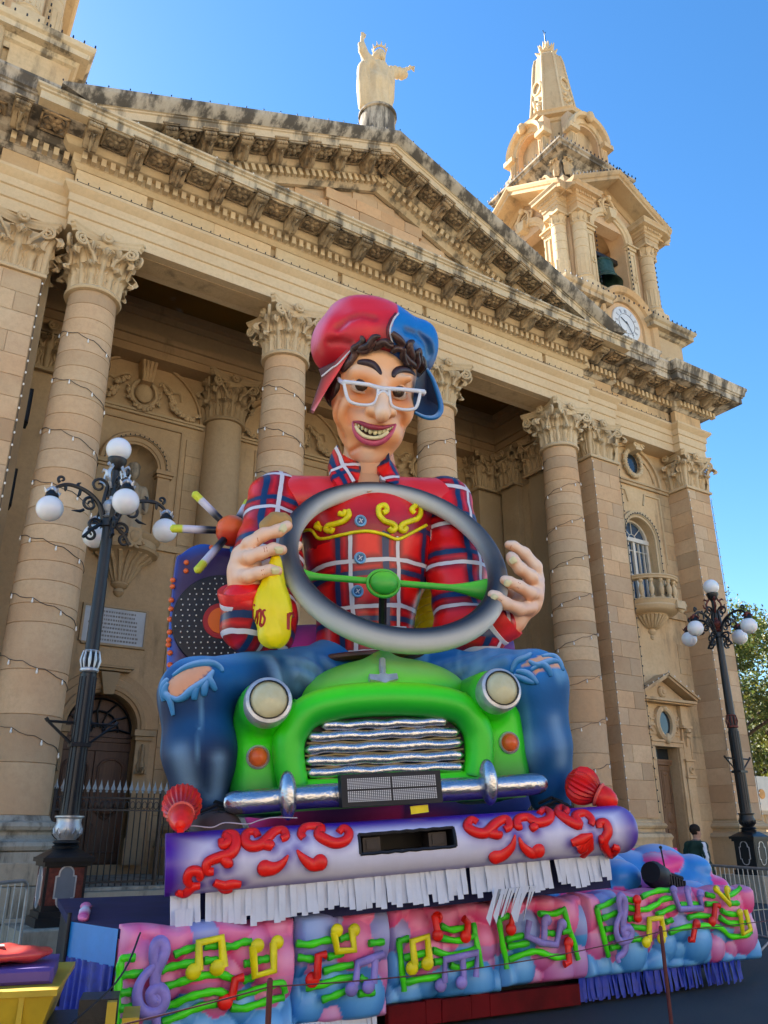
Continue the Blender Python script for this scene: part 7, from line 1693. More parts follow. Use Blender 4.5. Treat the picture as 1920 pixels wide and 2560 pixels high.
fx = m.math('ABSOLUTE', m.math('SUBTRACT', m.math('FRACT', m.math('MULTIPLY', sp.outputs[0], 22)), .5)); fy = m.math('ABSOLUTE', m.math('SUBTRACT', m.math('FRACT', m.math('MULTIPLY', sp.outputs[1], 7)), .5))
m.col(m.mix(m.ramp(m.math('MAXIMUM', fx, fy), .22, .36), (.60, .61, .63), (.05, .05, .06))); m.set(.45, 0, .4); LED = m.m
for k, (u0, u1, v0, v1) in enumerate(((.055, .485, .13, .47), (.50, .945, .13, .47), (.055, .485, .52, .86), (.50, .945, .52, .86))):
    V = np.array([bil(u0, v0, -.004), bil(u1, v0, -.004), bil(u1, v1, -.004), bil(u0, v1, -.004)]); part('led_module', np_mesh('led_module', V, np.array([[0, 3, 2, 1]]), LED, uvw=np.array([[0, 1, 0], [1, 1, 0], [1, 0, 0], [0, 0, 0]]), smooth=False), None, led, KF.M)
part('yellow_tape', MB().prism([(0, 0), (.17, .01), (.165, .075), (-.005, .07)], -.01, .01, T(*K(1028, 2036, .22))), YELP, led, KF.M)

# ------------------------------------------------------------ steering wheel
wc = Vector(K(987, 1397, 1.22)); tau = radians(28); wu = Vector((1, 0, 0)); wv = Vector((0, sin(tau), cos(tau))); wr = 1.245
wl = thing('steering_wheel', 'giant grey and black steering wheel with a green bar across it', 'steering wheel', M=KF.M)
def wpt(a, r=wr): return wc + wu*(r*cos(a)) + wv*(r*1.0*sin(a))
ring = [wpt(2*pi*k/72) for k in range(72)]
painted('rim', MB().tube(ring, [.116 + .022*max(0, -sin(2*pi*k/72)) for k in range(72)], 20, closed=True), VP, wl, lambda V, N: mixc(mixc((.60, .62, .60), (.012, .014, .022), sstep(-.55, .75, N[:, 2] + .10*np.abs(N[:, 0]))), (.38, .52, .30), .7*sstep(-.55, -.95, N[:, 2])*sstep(.2, -.8, (V[:, 2] - wc.z)/wr)), KF.M, angle=80)
sa, sb_ = Vector(K(722, 1436, 1.2)), Vector(K(1212, 1476, 1.2))
def sp_pt(t): return sa + (sb_ - sa)*t
n = 40; rr = [.04 + .11*max(0, 1 - t/.16)**1.6 + .11*max(0, 1 - (1-t)/.20)**1.4 for t in lin(0, 1, n)]
painted('spoke_bar', MB().tube([sp_pt(t) for t in lin(-.01, 1.01, n)], rr, 12, flat=.6, up=(0, 1, 0)), VP, wl, lambda V, N: mixc((.02, .26, .03), (.13, .64, .03), sstep(-.6, .6, N[:, 2])), KF.M, angle=70)
hc = K(960, 1457, 1.14); painted('hub', MB().sphere(hc, .165, 24, 16, (1, .55, .82)).tube([(hc[0] + .185*cos(a), hc[1] + .03, hc[2] + .155*sin(a)) for a in [2*pi*k/30 for k in range(30)]], .022, 8, closed=True), VP, wl, lambda V, N: mixc((.03, .36, .04), (.15, .62, .03), sstep(-.5, .7, N[:, 2])), KF.M, angle=70)
part('column', MB().tube([Vector(hc) + Vector((0, .05, 0)), Vector(K(955, 1700, 2.0))], .05, 8), IRON, wl, KF.M)

# ------------------------------------------------------------ record turntable, propeller and yellow horn behind the driver
tt = thing('record_player', 'blue and purple record deck with a black dotted disc and orange label', 'record player', M=KF.M)
yR = 2.75; rc = Vector(K(552, 1556, yR)); rr_ = (Vector(K(430, 1560, yR)) - rc).length
out = [(424, 1690), (418, 1640), (436, 1420), (455, 1385), (500, 1362), (560, 1372), (620, 1378), (680, 1400), (720, 1640), (640, 1720), (470, 1720)]
def pk(p, y): v = KF.p(p[0], p[1], y); return (v.x, v.z)
pol = smooth_path([(*pk(p, yR + .1), 0) for p in out + out[:1]], 5)[:-1]; pol = [(p.x, p.y) for p in pol]; n = len(pol)
cen = np.mean(np.array(pol), 0); rings_ = [(.12, yR - .02), (.35, yR - .02), (.6, yR - .02), (.78, yR - .02), (.90, yR - .02), (.97, yR), (1.0, yR + .08), (1.0, yR + .5), (.95, yR + .6)]
vs = [(cen[0] + (x - cen[0])*k, y, cen[1] + (z - cen[1])*k) for k, y in rings_ for x, z in pol]
painted('deck_body', MB().add(vs, [(i*n+k, i*n+(k+1) % n, (i+1)*n+(k+1) % n, (i+1)*n+k) for i in range(len(rings_)-1) for k in range(n)] + [tuple(range(n)), tuple(range(9*n-1, 8*n-1, -1))]), VP, tt, lambda V, N: mixc(mixc((.035, .012, .09), (.015, .14, .72), sstep(.62, .95, np.maximum(np.abs(V[:, 0] - cen[0])/(np.ptp(np.array(pol)[:, 0])/2), (V[:, 2] - cen[1])/(np.ptp(np.array(pol)[:, 1])/2)) + .18*vnoise(V, 3, 3))), (.40, .58, .88), .7*sstep(.3, .9, vnoise(V, 2.2, 9))*sstep(.55, .9, np.abs(V[:, 0] - cen[0])/(np.ptp(np.array(pol)[:, 0])/2))), KF.M)
mb = MB()
for p_ in ((466, 1406), (465, 1427), (529, 1369), (600, 1376), (432, 1450), (431, 1466), (428, 1500), (427, 1522), (425, 1548), (424, 1580), (422, 1600), (425, 1632), (425, 1662), (421, 1612), (445, 1690)):
    q_ = Vector(K(*p_, yR - .03)); part('orange_stud', MB().sphere((0, 0, 0), .035, 10, 7, (1, .7, 1)), ORG, tt, KF.M @ Matrix.Translation(q_))
disc = part('record', MB().lathe([(.001, 0), (rr_, 0), (rr_+.01, .02), (rr_, .05), (.001, .06)], 64, M=T(rc.x, yR - .03, rc.z) @ RX(pi/2)), paint_mat('record_black', (.008, .012, .022), .5, .2, 8), tt, KF.M)
mb = MB()
for i in range(-11, 12):
    for j in range(-11, 12):
        x, z = i*.082 + (.02 if j % 2 else 0), j*.068
        if .24 < hypot(x, z) < rr_ - .03: mb.sphere((rc.x + x, yR - .10, rc.z + z), .011, 5, 4)
part('bulb_dots', mb, BULB, tt, KF.M, kind='stuff')
part('record_label', MB().lathe([(.001, 0), (.225, 0), (.23, -.015), (.23, -.03)], 40, M=T(rc.x, yR - .095, rc.z) @ RX(pi/2)), paint_mat('crimson_ring', (.42, .012, .02), .45), tt, KF.M)
part('record_label', MB().lathe([(.001, .004), (.165, .004), (.165, -.01)], 40, M=T(rc.x, yR - .105, rc.z) @ RX(pi/2)), paint_mat('orange_label', (.86, .15, .008), .4, .05), tt, KF.M)
part('spindle', MB().lathe([(.001, .02), (.022, .02), (.022, 0)], 14, M=T(rc.x, yR - .112, rc.z) @ RX(pi/2)), BLACK, tt, KF.M)
pr = thing('propeller', 'orange ball with four black and white rods tipped yellow behind the left sleeve', 'propeller', M=KF.M)
pc_ = Vector(K(579, 1327, 2.55)); painted('ball', MB().sphere(tuple(pc_), .205, 28, 18), VP, pr, lambda V, N: mixc(mixc((.52, .03, .01), (.84, .14, .02), sstep(-.6, .2, N[:, 2])), (.86, .50, .36), .8*sstep(.7, 1, N[:, 2]*.8 + N[:, 0]*.3 - N[:, 1]*.3)), KF.M, angle=80)
for tip, yy in (((483, 1231), 2.6), ((425, 1321), 2.6), ((490, 1430), 2.2), ((622, 1252), 2.7)):
    B = Vector(K(*tip, yy)); d = B - pc_; P = [pc_ + d*t for t in lin(.1, 1, 24)]; L = d.length
    painted('rod', MB().tube(P, [.048 + .006*t for t in lin(0, .9, 23)] + [.02], 10), VP, pr, lambda V, N, o=np.array(pc_), L=L: np.where((np.linalg.norm(V - o, axis=1) > .80*L)[:, None], np.array((.62, .68, .04)), mixc((.010, .010, .016), (.62, .60, .70), sstep(.38, .62, np.linalg.norm(V - o, axis=1)/L))), KF.M, angle=70)
part('mast', MB().tube([pc_ + Vector((.05, .1, -.1)), Vector(K(590, 1420, 2.9))], .07, 8), BLUEP, pr, KF.M)
hn = thing('yellow_horn', 'yellow ribbed horn shape behind the driver, between body and right sleeve', 'float decoration', M=KF.M)
A, B = Vector(K(1078, 1490, 2.9)), Vector(K(1090, 1590, 2.7)); P = [A + (B-A)*t for t in lin(-.1, 1.3, 30)]
part('ribbed_tube', MB().tube(P, [.26 + .025*sin(i*1.6) for i in range(31)], 18), YELP, hn, KF.M, angle=70)
part('bell', MB().sphere(K(1120, 1625, 2.5), .42, 18, 12, (1.3, .7, .45)), YELP, hn, KF.M, angle=70)
part('mouth_tube', MB().tube(smooth_path([K(1090, 1590, 2.7), K(1105, 1615, 2.45), K(1180, 1612, 2.4), K(1235, 1618, 2.4)], 5), .13, 10), YELP, hn, KF.M, angle=70)
bx_ = thing('painted_backdrop', 'blue and pink painted float bodywork behind the driver', 'float decoration', M=KF.M)
c_ = K(960, 1640, 3.3)
def bdf(X): return smin(sd_box(X, (c_[0], 3.4, c_[2] - .9), (1.9, .5, 1.3), .3), sd_ell(X, (c_[0] - .9, 3.0, c_[2] - .15), (.8, .5, .4)), .3)
sdf_part('bodywork', bdf, (c_[0]-2.1, 2.3, c_[2]-2.4), (c_[0]+2.1, 4.0, c_[2]+.7), .07, VPM, bx_, lambda V, N: mixc((.01, .03, .18), (.74, .05, .28), sstep(.3, .9, vnoise(V, 1.5, 2) + .3*(V[:, 0] < c_[0]))), M=KF.M)
# ------------------------------------------------------------ giant driver figure
fg = thing('giant_figure', 'giant carnival figure of a grinning young man in a plaid shirt driving', 'carnival figure', M=KF.M)
def plaid(name, per, ph, wl=.050, wn=.062, per_z=None):
    m = NT(name); uv = m.n('Attribute', attribute_name='uvw').outputs['Vector']; sp = m.n('SeparateXYZ'); m.l(uv, sp.inputs[0]); lines = []
    pos = m.n('TexCoord').outputs['Object']; wob = m.math('MULTIPLY', m.math('SUBTRACT', m.noise(pos, 1.6, 3), .5), .10)
    def band(sock, off, w_, P_):
        f = m.math('ABSOLUTE', m.math('SUBTRACT', m.math('FRACT', m.math('ADD', m.math('MULTIPLY', m.math('ADD', sock, wob), 1/P_), off + .5)), .5)); return m.math('LESS_THAN', f, w_/P_/2), f
    pz = per_z or per
    wx, fx = band(sp.outputs[0], ph[0], wl, per); wz, fz = band(sp.outputs[1], ph[1], wl, pz); nx_, gx = band(sp.outputs[0], ph[0] + .27, wn, per); nz_, gz = band(sp.outputs[1], ph[1] + .27, wn, pz)
    d = m.math('MINIMUM', m.math('MINIMUM', fx, fz), m.math('MINIMUM', gx, gz))
    red = m.mix(m.ramp(m.noise(pos, 2.4, 3), .3, .7), (.74, .004, .004), (.86, .014, .010)); dark = (.20, .002, .010)
    c = m.mix(m.ramp(d, .03, .20), dark, red); plainc = m.mix(m.ramp(m.noise(pos, 1.2, 3), .35, .7), (.82, .022, .022), (.84, .13, .17)); plainc = m.mix(m.ramp(sp.outputs[2], 1.55, 2.1), m.mix(m.ramp(sp.outputs[2], 1.0, 1.5), (.30, .004, .010), (.70, .02, .02)), plainc)
    c = m.mix(m.math('MAXIMUM', nx_, nz_), c, (.006, .030, .105)); c = m.mix(m.math('MAXIMUM', wx, wz), c, (.62, .60, .64))
    c = m.mix(m.math('GREATER_THAN', sp.outputs[2], .5), c, plainc); m.col(c); m.set(.33, 0, .45); m.bump(m.noise(pos, 7, 4), .12, .03); return m.m
PX = .58
a = K(882, 1400, 1.62); b = K(900, 1362, 1.62)
SHIRT = plaid('plaid_shirt', PX, (-(a[0]/PX) % 1, -(b[2]/PX) % 1), per_z=.56)
sL, sR = np.array(K(700, 1248, 2.2)), np.array(K(1112, 1252, 2.2)); tc = np.array(K(925, 1380, 2.35)); wst = np.array(K(905, 1620, 2.3)); nk = np.array(K(930, 1190, 2.2))
def torso_fn(X):
    d = sd_caps(X, sL + (.12, 0, -.05), sR + (-.12, 0, -.05), .36)
    d = smin(d, sd_ell(X, tuple(tc + np.array([0, 0, .05])), (.86, .66, .85)), .25)
    d = smin(d, sd_ell(X, tuple(tc + np.array([0, -.12, .25])), (.74, .62, .45)), .2)
    d = smin(d, sd_caps(X, tuple(tc), tuple(wst + np.array([0, 0, -.15])), .70, .58), .25)
    d = smin(d, sd_caps(X, tuple(nk + np.array([0, .05, -.3])), tuple(nk + np.array([0, .0, -.14])), .34, .22), .12)
    return d + .010*vnoise(X, 3.2, 5)
yoke_px = [(735, 1335), (776, 1325), (799, 1347), (850, 1338), (884, 1331), (920, 1328), (960, 1336), (994, 1348), (1030, 1332), (1066, 1313)]
yk = np.array([K(p[0], p[1], 1.70) for p in yoke_px])
def torso_uv(V, N):
    zy = np.interp(V[:, 0], yk[:, 0], yk[:, 2]); over = (V[:, 2] - zy)
    plain = np.where(over > 0, 1 + np.clip(over, 0, 1.2), 0)
    u = V[:, 0] + .25*(V[:, 1] - 1.7)*np.sign(V[:, 0] - tc[0])*.6
    return np.stack([u, V[:, 2], plain], 1)
sh = sdf_part('shirt', torso_fn, tc - (1.25, .95, 1.75), tc + (1.25, .95, 1.45), .030, SHIRT, fg, None, torso_uv, M=KF.M)
# sleeves
def sleeve(pts, rs, name_, off, lo, hi, cuffc):
    fn = lambda X: poly_caps(X, pts, rs, .16) + .014*vnoise(X, 3.4, 7) + .010*np.sin(X[..., 2]*16 + X[..., 0]*9)*sstep(.0, .5, 1)
    p0 = np.array(pts[0]); 
    mt = plaid(name_, .66, off, .052, .070, .60)
    def uv(V, N):
        ax = np.array(pts[2]) - p0; L = np.linalg.norm(ax); ax = ax/L; s_ = (V - p0) @ ax; q = V - p0 - s_[:, None]*ax; return np.stack([q[:, 0]*1.0 + .3*q[:, 1], s_ + .22*q[:, 1], 0*s_], 1)
    return sdf_part('sleeve', fn, lo, hi, .028, mt, sh, None, uv, M=KF.M), fn
LS = [K(690, 1250, 2.2), K(668, 1400, 1.95), K(655, 1562, 1.65), K(622, 1555, 1.35), K(612, 1500, 1.22)]
RS_ = [K(1112, 1256, 2.2), K(1140, 1420, 1.95), K(1160, 1580, 1.70), K(1195, 1590, 1.45), K(1242, 1560, 1.30)]
def bounds(P, r): P = np.array(P); return P.min(0) - r, P.max(0) + r
lo, hi = bounds(LS, .52); slL, lfn = sleeve(LS, [.36, .40, .36, .29, .25], 'plaid_left_sleeve', (.12, .42), lo, hi, 0)
lo, hi = bounds(RS_, .52); slR, rfn = sleeve(RS_, [.36, .37, .34, .27, .25], 'plaid_right_sleeve', (.80, .15), lo, hi, 0)
REDC = paint_mat('red_cuff', (.74, .022, .02), .4, .2, 4); WHTP = paint_mat('white_stripe_paint', (.64, .62, .66), .45, .06)
def cuff(A, B, r, par):
    A, B = Vector(A), Vector(B); d = B - A; M = KF.M @ Matrix.Translation(A) @ d.to_track_quat('Z', 'Y').to_matrix().to_4x4(); L = d.length
    part('cuff', MB().lathe([(r*.96, 0), (r*1.04, L*.3), (r*1.08, L*.8), (r*1.04, L), (r*.8, L*.9)], 30), REDC, par, M, angle=60); part('cuff_stripe', MB().lathe([(r*1.0, -.03), (r*1.05, 0), (r*1.04, .04), (r*.97, .05)], 30), WHTP, par, M)
cuff(K(610, 1506, 1.24), K(604, 1468, 1.15), .25, slL); cuff(K(1232, 1566, 1.33), K(1272, 1538, 1.20), .255, slR)
# collar flaps, buttons, piping, belt
COLP = plaid('plaid_collar', .36, (.2, .3), .04, .055)
def flap(pts, name='collar_flap'):
    P = hit(KF, torso_fn, pts, .9, 2.9, lift=.06); P = np.array(P); c = P.mean(0); n = len(P); V = [c + (0, -.09, 0)]; 
    for k in (.55, 1.0): V += [c + (p - c)*k + np.array([0, -.10 + .05*k, 0]) for p in P]
    V += [p + np.array([0, .07, 0]) for p in P]; V = np.array(V)
    Q = [(0, 0+1+k, 1+(k+1) % n, 0) for k in range(n)]
    mb = MB().add([tuple(v) for v in V], [(0, 1+k, 1+(k+1) % n) for k in range(n)] + [(1+r_*n+k, 1+(r_+1)*n+k, 1+(r_+1)*n+(k+1) % n, 1+r_*n+(k+1) % n) for r_ in (0, 1) for k in range(n)])
    me = mb.mesh(name, COLP, 60); nv = len(me.vertices); co = np.empty(nv*3, np.float32); me.vertices.foreach_get('co', co); co = co.reshape(-1, 3)
    at = me.attributes.new('uvw', 'FLOAT_VECTOR', 'POINT'); at.data.foreach_set('vector', np.stack([co[:, 0]*.9 + co[:, 2]*.35, co[:, 2]*.9 - co[:, 0]*.35, co[:, 0]*0], 1).astype(np.float32).ravel())
    part(name, me, None, sh, KF.M)
flap(Z1((372,1700),(420,1640),(470,1740),(560,1790),(672,1832),(660,1920),(640,2000),(560,2030),(440,2080),(370,1990),(338,1830)))
flap(Z1((822,1830),(900,1770),(955,1720),(968,1800),(1020,1860),(1065,1960),(1050,2060),(960,2030),(880,2000),(845,1920)))
SKINM = vcol_mat('painted_skin', .42, .35, .08, 8, .05)
vn = hit(KF, torso_fn, Z1((655,1850),(750,1860),(830,1850),(865,1950),(860,2060),(760,2120),(640,2060),(645,1950)), .9, 2.9, lift=.05)
painted('neck_opening', MB().add([tuple(p) for p in vn], [tuple(range(len(vn)))]), SKINM, sh, lambda V, N: np.tile(np.array((.62, .33, .17)), (len(V), 1)), KF.M)
BTN = paint_mat('light_blue_button', (.20, .44, .68), .35, .1); BTND = paint_mat('dark_blue_button', (.02, .10, .24), .4)
for p in Z2((1303,550),(1298,885),(1275,1185),(1265,1495)):
    q_ = hit(KF, torso_fn, [p], .6, 3, lift=.01)[0]; M = KF.M @ T(*q_) @ RX(pi/2 + .12)
    bt = part('button', MB().lathe([(.072, -.02), (.076, .012), (.066, .03), (.052, .022), (.048, .012), (.001, .012)], 24), BTN, sh, M); part('button_centre', MB().lathe([(.001, .016), (.046, .016), (.046, .0)], 20), BTND, bt, M)
    part('thread', MB().tube([(-.028, -.022, .02), (.028, .022, .02)], .006, 5).tube([(-.015, .028, .022), (.015, -.028, .022)], .006, 5), WHTP, bt, M)
part('piping', MB().tube(smooth_path([tuple(p) for p in hit(KF, torso_fn, yoke_px, .6, 3, lift=.015)], 4), .022, 8), YELP, sh, KF.M, angle=70)
scr = [Z2((1190,455),(1200,500),(1150,550),(1080,575),(1010,592),(992,630),(1040,640),(1052,612)), Z2((1110,480),(1150,490),(1170,455)), Z2((850,395),(800,410),(790,460)), Z2((930,570),(900,600),(950,620)),
       Z3((62,478),(98,455),(80,408),(28,425),(28,490),(78,550),(150,575),(178,610),(145,640),(115,612)), Z3((345,478),(322,445),(368,408),(402,440),(385,520),(310,552),(240,580),(218,622),(252,640),(275,605)),
       Z2((1500,470),(1540,455),(1530,405),(1470,415),(1460,480),(1520,540),(1590,565),(1610,610),(1570,640),(1548,610))]
for s_ in scr[:4] + scr[4:6]:
    P = hit(KF, torso_fn, s_, .6, 3, lift=.02); n = len(P)*4; part('shirt_scroll', MB().tube(smooth_path([tuple(p) for p in P], 4), .036, 8), YELP, sh, KF.M, angle=70)
part('belt', MB().tube([(wst[0] + .80*cos(a), 2.25 + .62*sin(a), K(900, 1640, 1.7)[2] + .02*cos(a)) for a in [2*pi*k/40 for k in range(40)]], .13, 10, closed=True, flat=.4, up=(0, 0, 1)), paint_mat('brown_belt', (.12, .045, .03), .4, .2), fg, KF.M, angle=60)
q_ = K(985, 1578, 1.58); part('buckle', MB().box(-.14, .14, -.05, .03, -.05, .05), paint_mat('pale_buckle', (.30, .38, .46), .35), fg, KF.M @ T(*q_) @ RY(.05))

# jeans ------------------------------------------------------------------
hipL, hipR = np.array(K(850, 1700, 2.3)), np.array(K(1020, 1695, 2.3)); knL, knR = np.array(K(488, 1735, .98)), np.array(K(1335, 1710, .98))
anL, anR = np.array(K(502, 2012, 1.02)), np.array(K(1378, 1998, 1.05)); shL, shR = np.array(K(500, 1880, .90)), np.array(K(1362, 1870, .95))
foldL = [Z4((890,150),(930,220),(960,330)), Z4((1060,170),(1180,190),(1270,250),(1290,330)), Z4((1320,170),(1380,230),(1430,290)), Z4((1100,260),(1180,300),(1240,350))]
foldR = [Z5((400,190),(520,170),(700,110),(800,70)), Z5((480,270),(600,200),(720,150),(820,90)), Z5((660,280),(720,200),(800,150),(900,110)), Z5((800,190),(850,140),(920,120))]
def jeans_base(X):
    d = sd_caps(X, tuple(hipL), tuple(hipR), .50)
    d = smin(d, sd_caps(X, hipL, knL, .46, .35), .2); d = smin(d, sd_caps(X, hipR, knR, .46, .36), .2)
    d = smin(d, poly_caps(X, [knL, shL, anL], [.345, .345, .26], .1), .12); d = smin(d, poly_caps(X, [knR, shR, anR], [.36, .29, .22], .1), .12)
    return d
fold_pts = [np.array(hit(KF, jeans_base, [(q.x, q.y) for q in smooth_path([(*p, 0) for p in f], 3)], -.2, 3.4)) for f in foldL + foldR]
def jeans_fn(X):
    d = jeans_base(X)
    for P in fold_pts:
        lo, hi = P.min(0) - .4, P.max(0) + .4; m_ = np.all((X > lo) & (X < hi), -1)
        if m_.any(): Y = X[m_]; d[m_] = smin(d[m_], poly_caps(Y, P, [.045]*len(P)), .07)
    return d + .012*vnoise(X, 3.0, 11) + .008*vnoise(X, 7, 12) + .010*np.sin(X[..., 2]*15 + 2*np.sin(X[..., 0]*4))*sstep(.2, -.6, X[..., 2] - 2.6)
holeL = Z4((92,330),(130,290),(230,225),(330,202),(432,198),(435,240),(400,285),(330,335),(260,385),(205,440),(150,458),(100,432)); 
holeR = [Z5((985,165),(1040,120),(1120,88),(1185,100),(1140,132),(1060,152)), Z5((1125,152),(1215,138),(1245,168),(1160,168)), Z5((1058,182),(1110,164),(1145,186),(1082,198))]
holes = [np.array(hit(KF, jeans_base, h_, -.2, 3.4, lift=.0)) for h_ in [holeL] + holeR]
def inpoly(x, z, P):
    r = np.zeros(len(x), bool); n = len(P)
    for i in range(n):
        (x1, z1), (x2, z2) = P[i], P[(i+1) % n]; c = ((z1 > z) != (z2 > z)) & (x < (x2-x1)*(z-z1)/((z2-z1) + 1e-12) + x1); r ^= c
    return r
flatF = np.concatenate(fold_pts)
def jeans_col(V, N):
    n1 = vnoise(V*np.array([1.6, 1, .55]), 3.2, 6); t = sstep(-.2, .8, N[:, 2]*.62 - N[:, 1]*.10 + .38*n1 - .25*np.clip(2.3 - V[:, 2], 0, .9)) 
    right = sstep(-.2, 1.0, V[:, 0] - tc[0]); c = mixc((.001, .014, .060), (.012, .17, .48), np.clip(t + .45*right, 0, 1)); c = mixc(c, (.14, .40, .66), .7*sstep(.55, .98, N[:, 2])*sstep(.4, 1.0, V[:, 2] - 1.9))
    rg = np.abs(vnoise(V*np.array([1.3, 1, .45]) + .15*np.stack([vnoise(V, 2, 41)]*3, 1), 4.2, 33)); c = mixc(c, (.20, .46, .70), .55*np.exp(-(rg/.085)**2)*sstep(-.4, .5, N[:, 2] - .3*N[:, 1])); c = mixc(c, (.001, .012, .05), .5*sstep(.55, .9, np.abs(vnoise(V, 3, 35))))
    d = np.full(len(V), 9.)
    for i in range(0, len(flatF), 20): d = np.minimum(d, np.linalg.norm(V[:, None] - flatF[None, i:i+20], axis=2).min(1))
    c = mixc(c, (.20, .36, .60), .8*np.exp(-(d/.07)**2))
    for s_, p, q_ in ((.09, K(450, 1880, .6), K(475, 1965, .6)), (.10, K(1335, 1850, .6), K(1330, 1960, .7)), (.08, K(1395, 1800, .6), K(1405, 1900, .7)), (.07, K(545, 1900, .7), K(540, 1990, .8))):
        p, q_ = np.array(p), np.array(q_); ab = q_ - p; tt_ = np.clip(((V - p) @ ab)/(ab @ ab), 0, 1); dd = np.hypot(V[:, 0] - p[0] - tt_*ab[0], V[:, 2] - p[2] - tt_*ab[2]); c = mixc(c, (.24, .42, .64), .55*np.exp(-(dd/s_)**2)*(V[:, 1] < 1.1))
    for h_ in holes:
        x, z = V[:, 0], V[:, 2]; i_ = inpoly(x, z, h_[:, [0, 2]]) & (V[:, 1] < h_[:, 1].max() + .25); sk = mixc((.78, .54, .40), (.72, .30, .15), sstep(.2, .9, .5 + .5*vnoise(V, 4, 8) - .4*(N[:, 2] - .5))); c[i_] = sk[i_]
    return c
P_ = np.array([hipL, hipR, knL, knR, anL, anR]); lo, hi = P_.min(0) - (.55, .55, .35), P_.max(0) + (.55, .75, .6)
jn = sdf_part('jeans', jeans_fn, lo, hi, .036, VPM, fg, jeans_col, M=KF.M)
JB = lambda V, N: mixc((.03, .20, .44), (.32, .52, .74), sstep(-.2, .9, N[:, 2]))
tears = [Z4((95,335),(75,370),(70,420),(110,470),(135,590)), Z4((110,440),(160,465),(215,450),(270,400),(340,350),(420,290),(445,240)), Z4((130,280),(230,215),(340,185),(440,185),(500,215),(520,250)), Z4((440,250),(415,300),(440,350),(470,395)), Z4((400,300),(380,370),(375,440)), Z4((340,340),(305,400),(300,470)), Z4((95,300),(60,370),(62,480)),
         Z5((945,190),(975,130),(1030,105),(1060,80)), Z5((975,185),(1040,200),(1100,260)), Z5((1060,180),(1120,145),(1160,170),(1180,215)), Z5((960,210),(1020,235),(1080,255)), Z5((1125,95),(1190,95),(1230,135),(1250,180)), Z5((1050,125),(1100,150),(1180,125),(1225,130))]
for t_ in tears:
    P = smooth_path([tuple(p) for p in hit(KF, jeans_base, t_, -.2, 3.2, lift=.012)], 4); n = len(P)
    painted('torn_edge', MB().tube(P, [.014 + .026*sin(pi*(i+.6)/(n+.5)) for i in range(n)], 8), VPM, jn, JB, KF.M, angle=70)
SHOE = lambda V, N: mixc((.10, .062, .055), (.030, .016, .014), .5 + .5*vnoise(V, 5, 2))
for an, d in ((anL, 1), (anR, -1)):
    c0_ = an + np.array([.12*d, -.25, -.22]); fn = lambda X, c0_=c0_: smin(sd_ell(X, tuple(c0_), (.24, .42, .17)), sd_ell(X, tuple(c0_ + (0, -.3, -.03)), (.22, .22, .13)), .1)
    s_ = sdf_part('shoe', fn, c0_ - (.4, .7, .3), c0_ + (.4, .6, .35), .03, VPM, fg, SHOE, M=KF.M)
    for k in range(4): q = c0_ + np.array([0, -.30 + .11*k, .10 + .035*k]); part('shoelace', MB().tube([tuple(q + (-.14, 0, -.02)), tuple(q + (0, -.03, .03)), tuple(q + (.14, 0, -.02))], .016, 6), BLACK, s_, KF.M)

# hands ------------------------------------------------------------------
def skin_col(c1=(.86, .58, .40), c2=(.82, .40, .21)):
    return lambda V, N: mixc(mixc(c1, c2, sstep(.1, .8, .5 + .5*vnoise(V, 3.2, 4) - .45*N[:, 2])), (.90, .74, .60), .5*sstep(.5, .95, -N[:, 1]))
NAIL = paint_mat('pale_nail', (.72, .64, .36), .4, .06)
def hand(Zf, fingers, palm, par, nails, creases):
    P = lambda p, y: np.array(K(*Zf(p)[0], y))
    F_ = [([P(p[:2], p[2]) for p in f], [p[3] for p in f]) for f in fingers]; W_ = [([P(p[:2], p[2]) for p in f], [p[3] for p in f]) for f in palm]
    def fn(X):
        d = None
        for a_, r_ in W_: e = poly_caps(X, a_, r_, .08); d = e if d is None else smin(d, e, .10)
        for a_, r_ in F_:
            e = poly_caps(X, a_, r_, .035); base = np.linalg.norm(X - np.array(a_[0], np.float32), axis=-1); kk = .055*np.exp(-(base/.16)**2) + .006; h_ = np.clip(.5 + .5*(e - d)/kk, 0, 1); d = e + (d - e)*h_ - kk*h_*(1-h_)
        return d
    allp_ = np.concatenate([np.array(a_) for a_, r_ in F_ + W_]); lo, hi = allp_.min(0) - .22, allp_.max(0) + .22
    h_ = sdf_part('hand', fn, lo, hi, .017, SKINM, par, skin_col(), M=KF.M)
    for (a_, b_, w_) in nails:
        A, B = hit(KF, fn, Zf(a_, b_), -.2, 2.4, lift=.006); A, B = Vector(A), Vector(B); d = (B-A); n = 7; vs = []
        for i in range(n+1):
            t = i/n; ww = w_*sqrt(max(.04, 1 - (2*abs(t-.5))**4))
            for s2 in (-1, -.5, 0, .5, 1): side = d.cross(Vector((0, 1, 0))).normalized(); vs.append(A + d*t + side*(ww*s2) + Vector((0, -.020 + .045*s2*s2, 0)))
        part('fingernail', MB().add(vs, [(i*5+k, i*5+k+1, (i+1)*5+k+1, (i+1)*5+k) for i in range(n) for k in range(4)]), NAIL, h_, KF.M, angle=80)
    for c_ in creases: part('crease', MB().tube(smooth_path([tuple(p) for p in hit(KF, fn, Zf(*c_), -.2, 2.4, lift=.0)], 3), .005, 5), paint_mat('crease_paint', (.55, .17, .08), .5), h_, KF.M)
    return h_
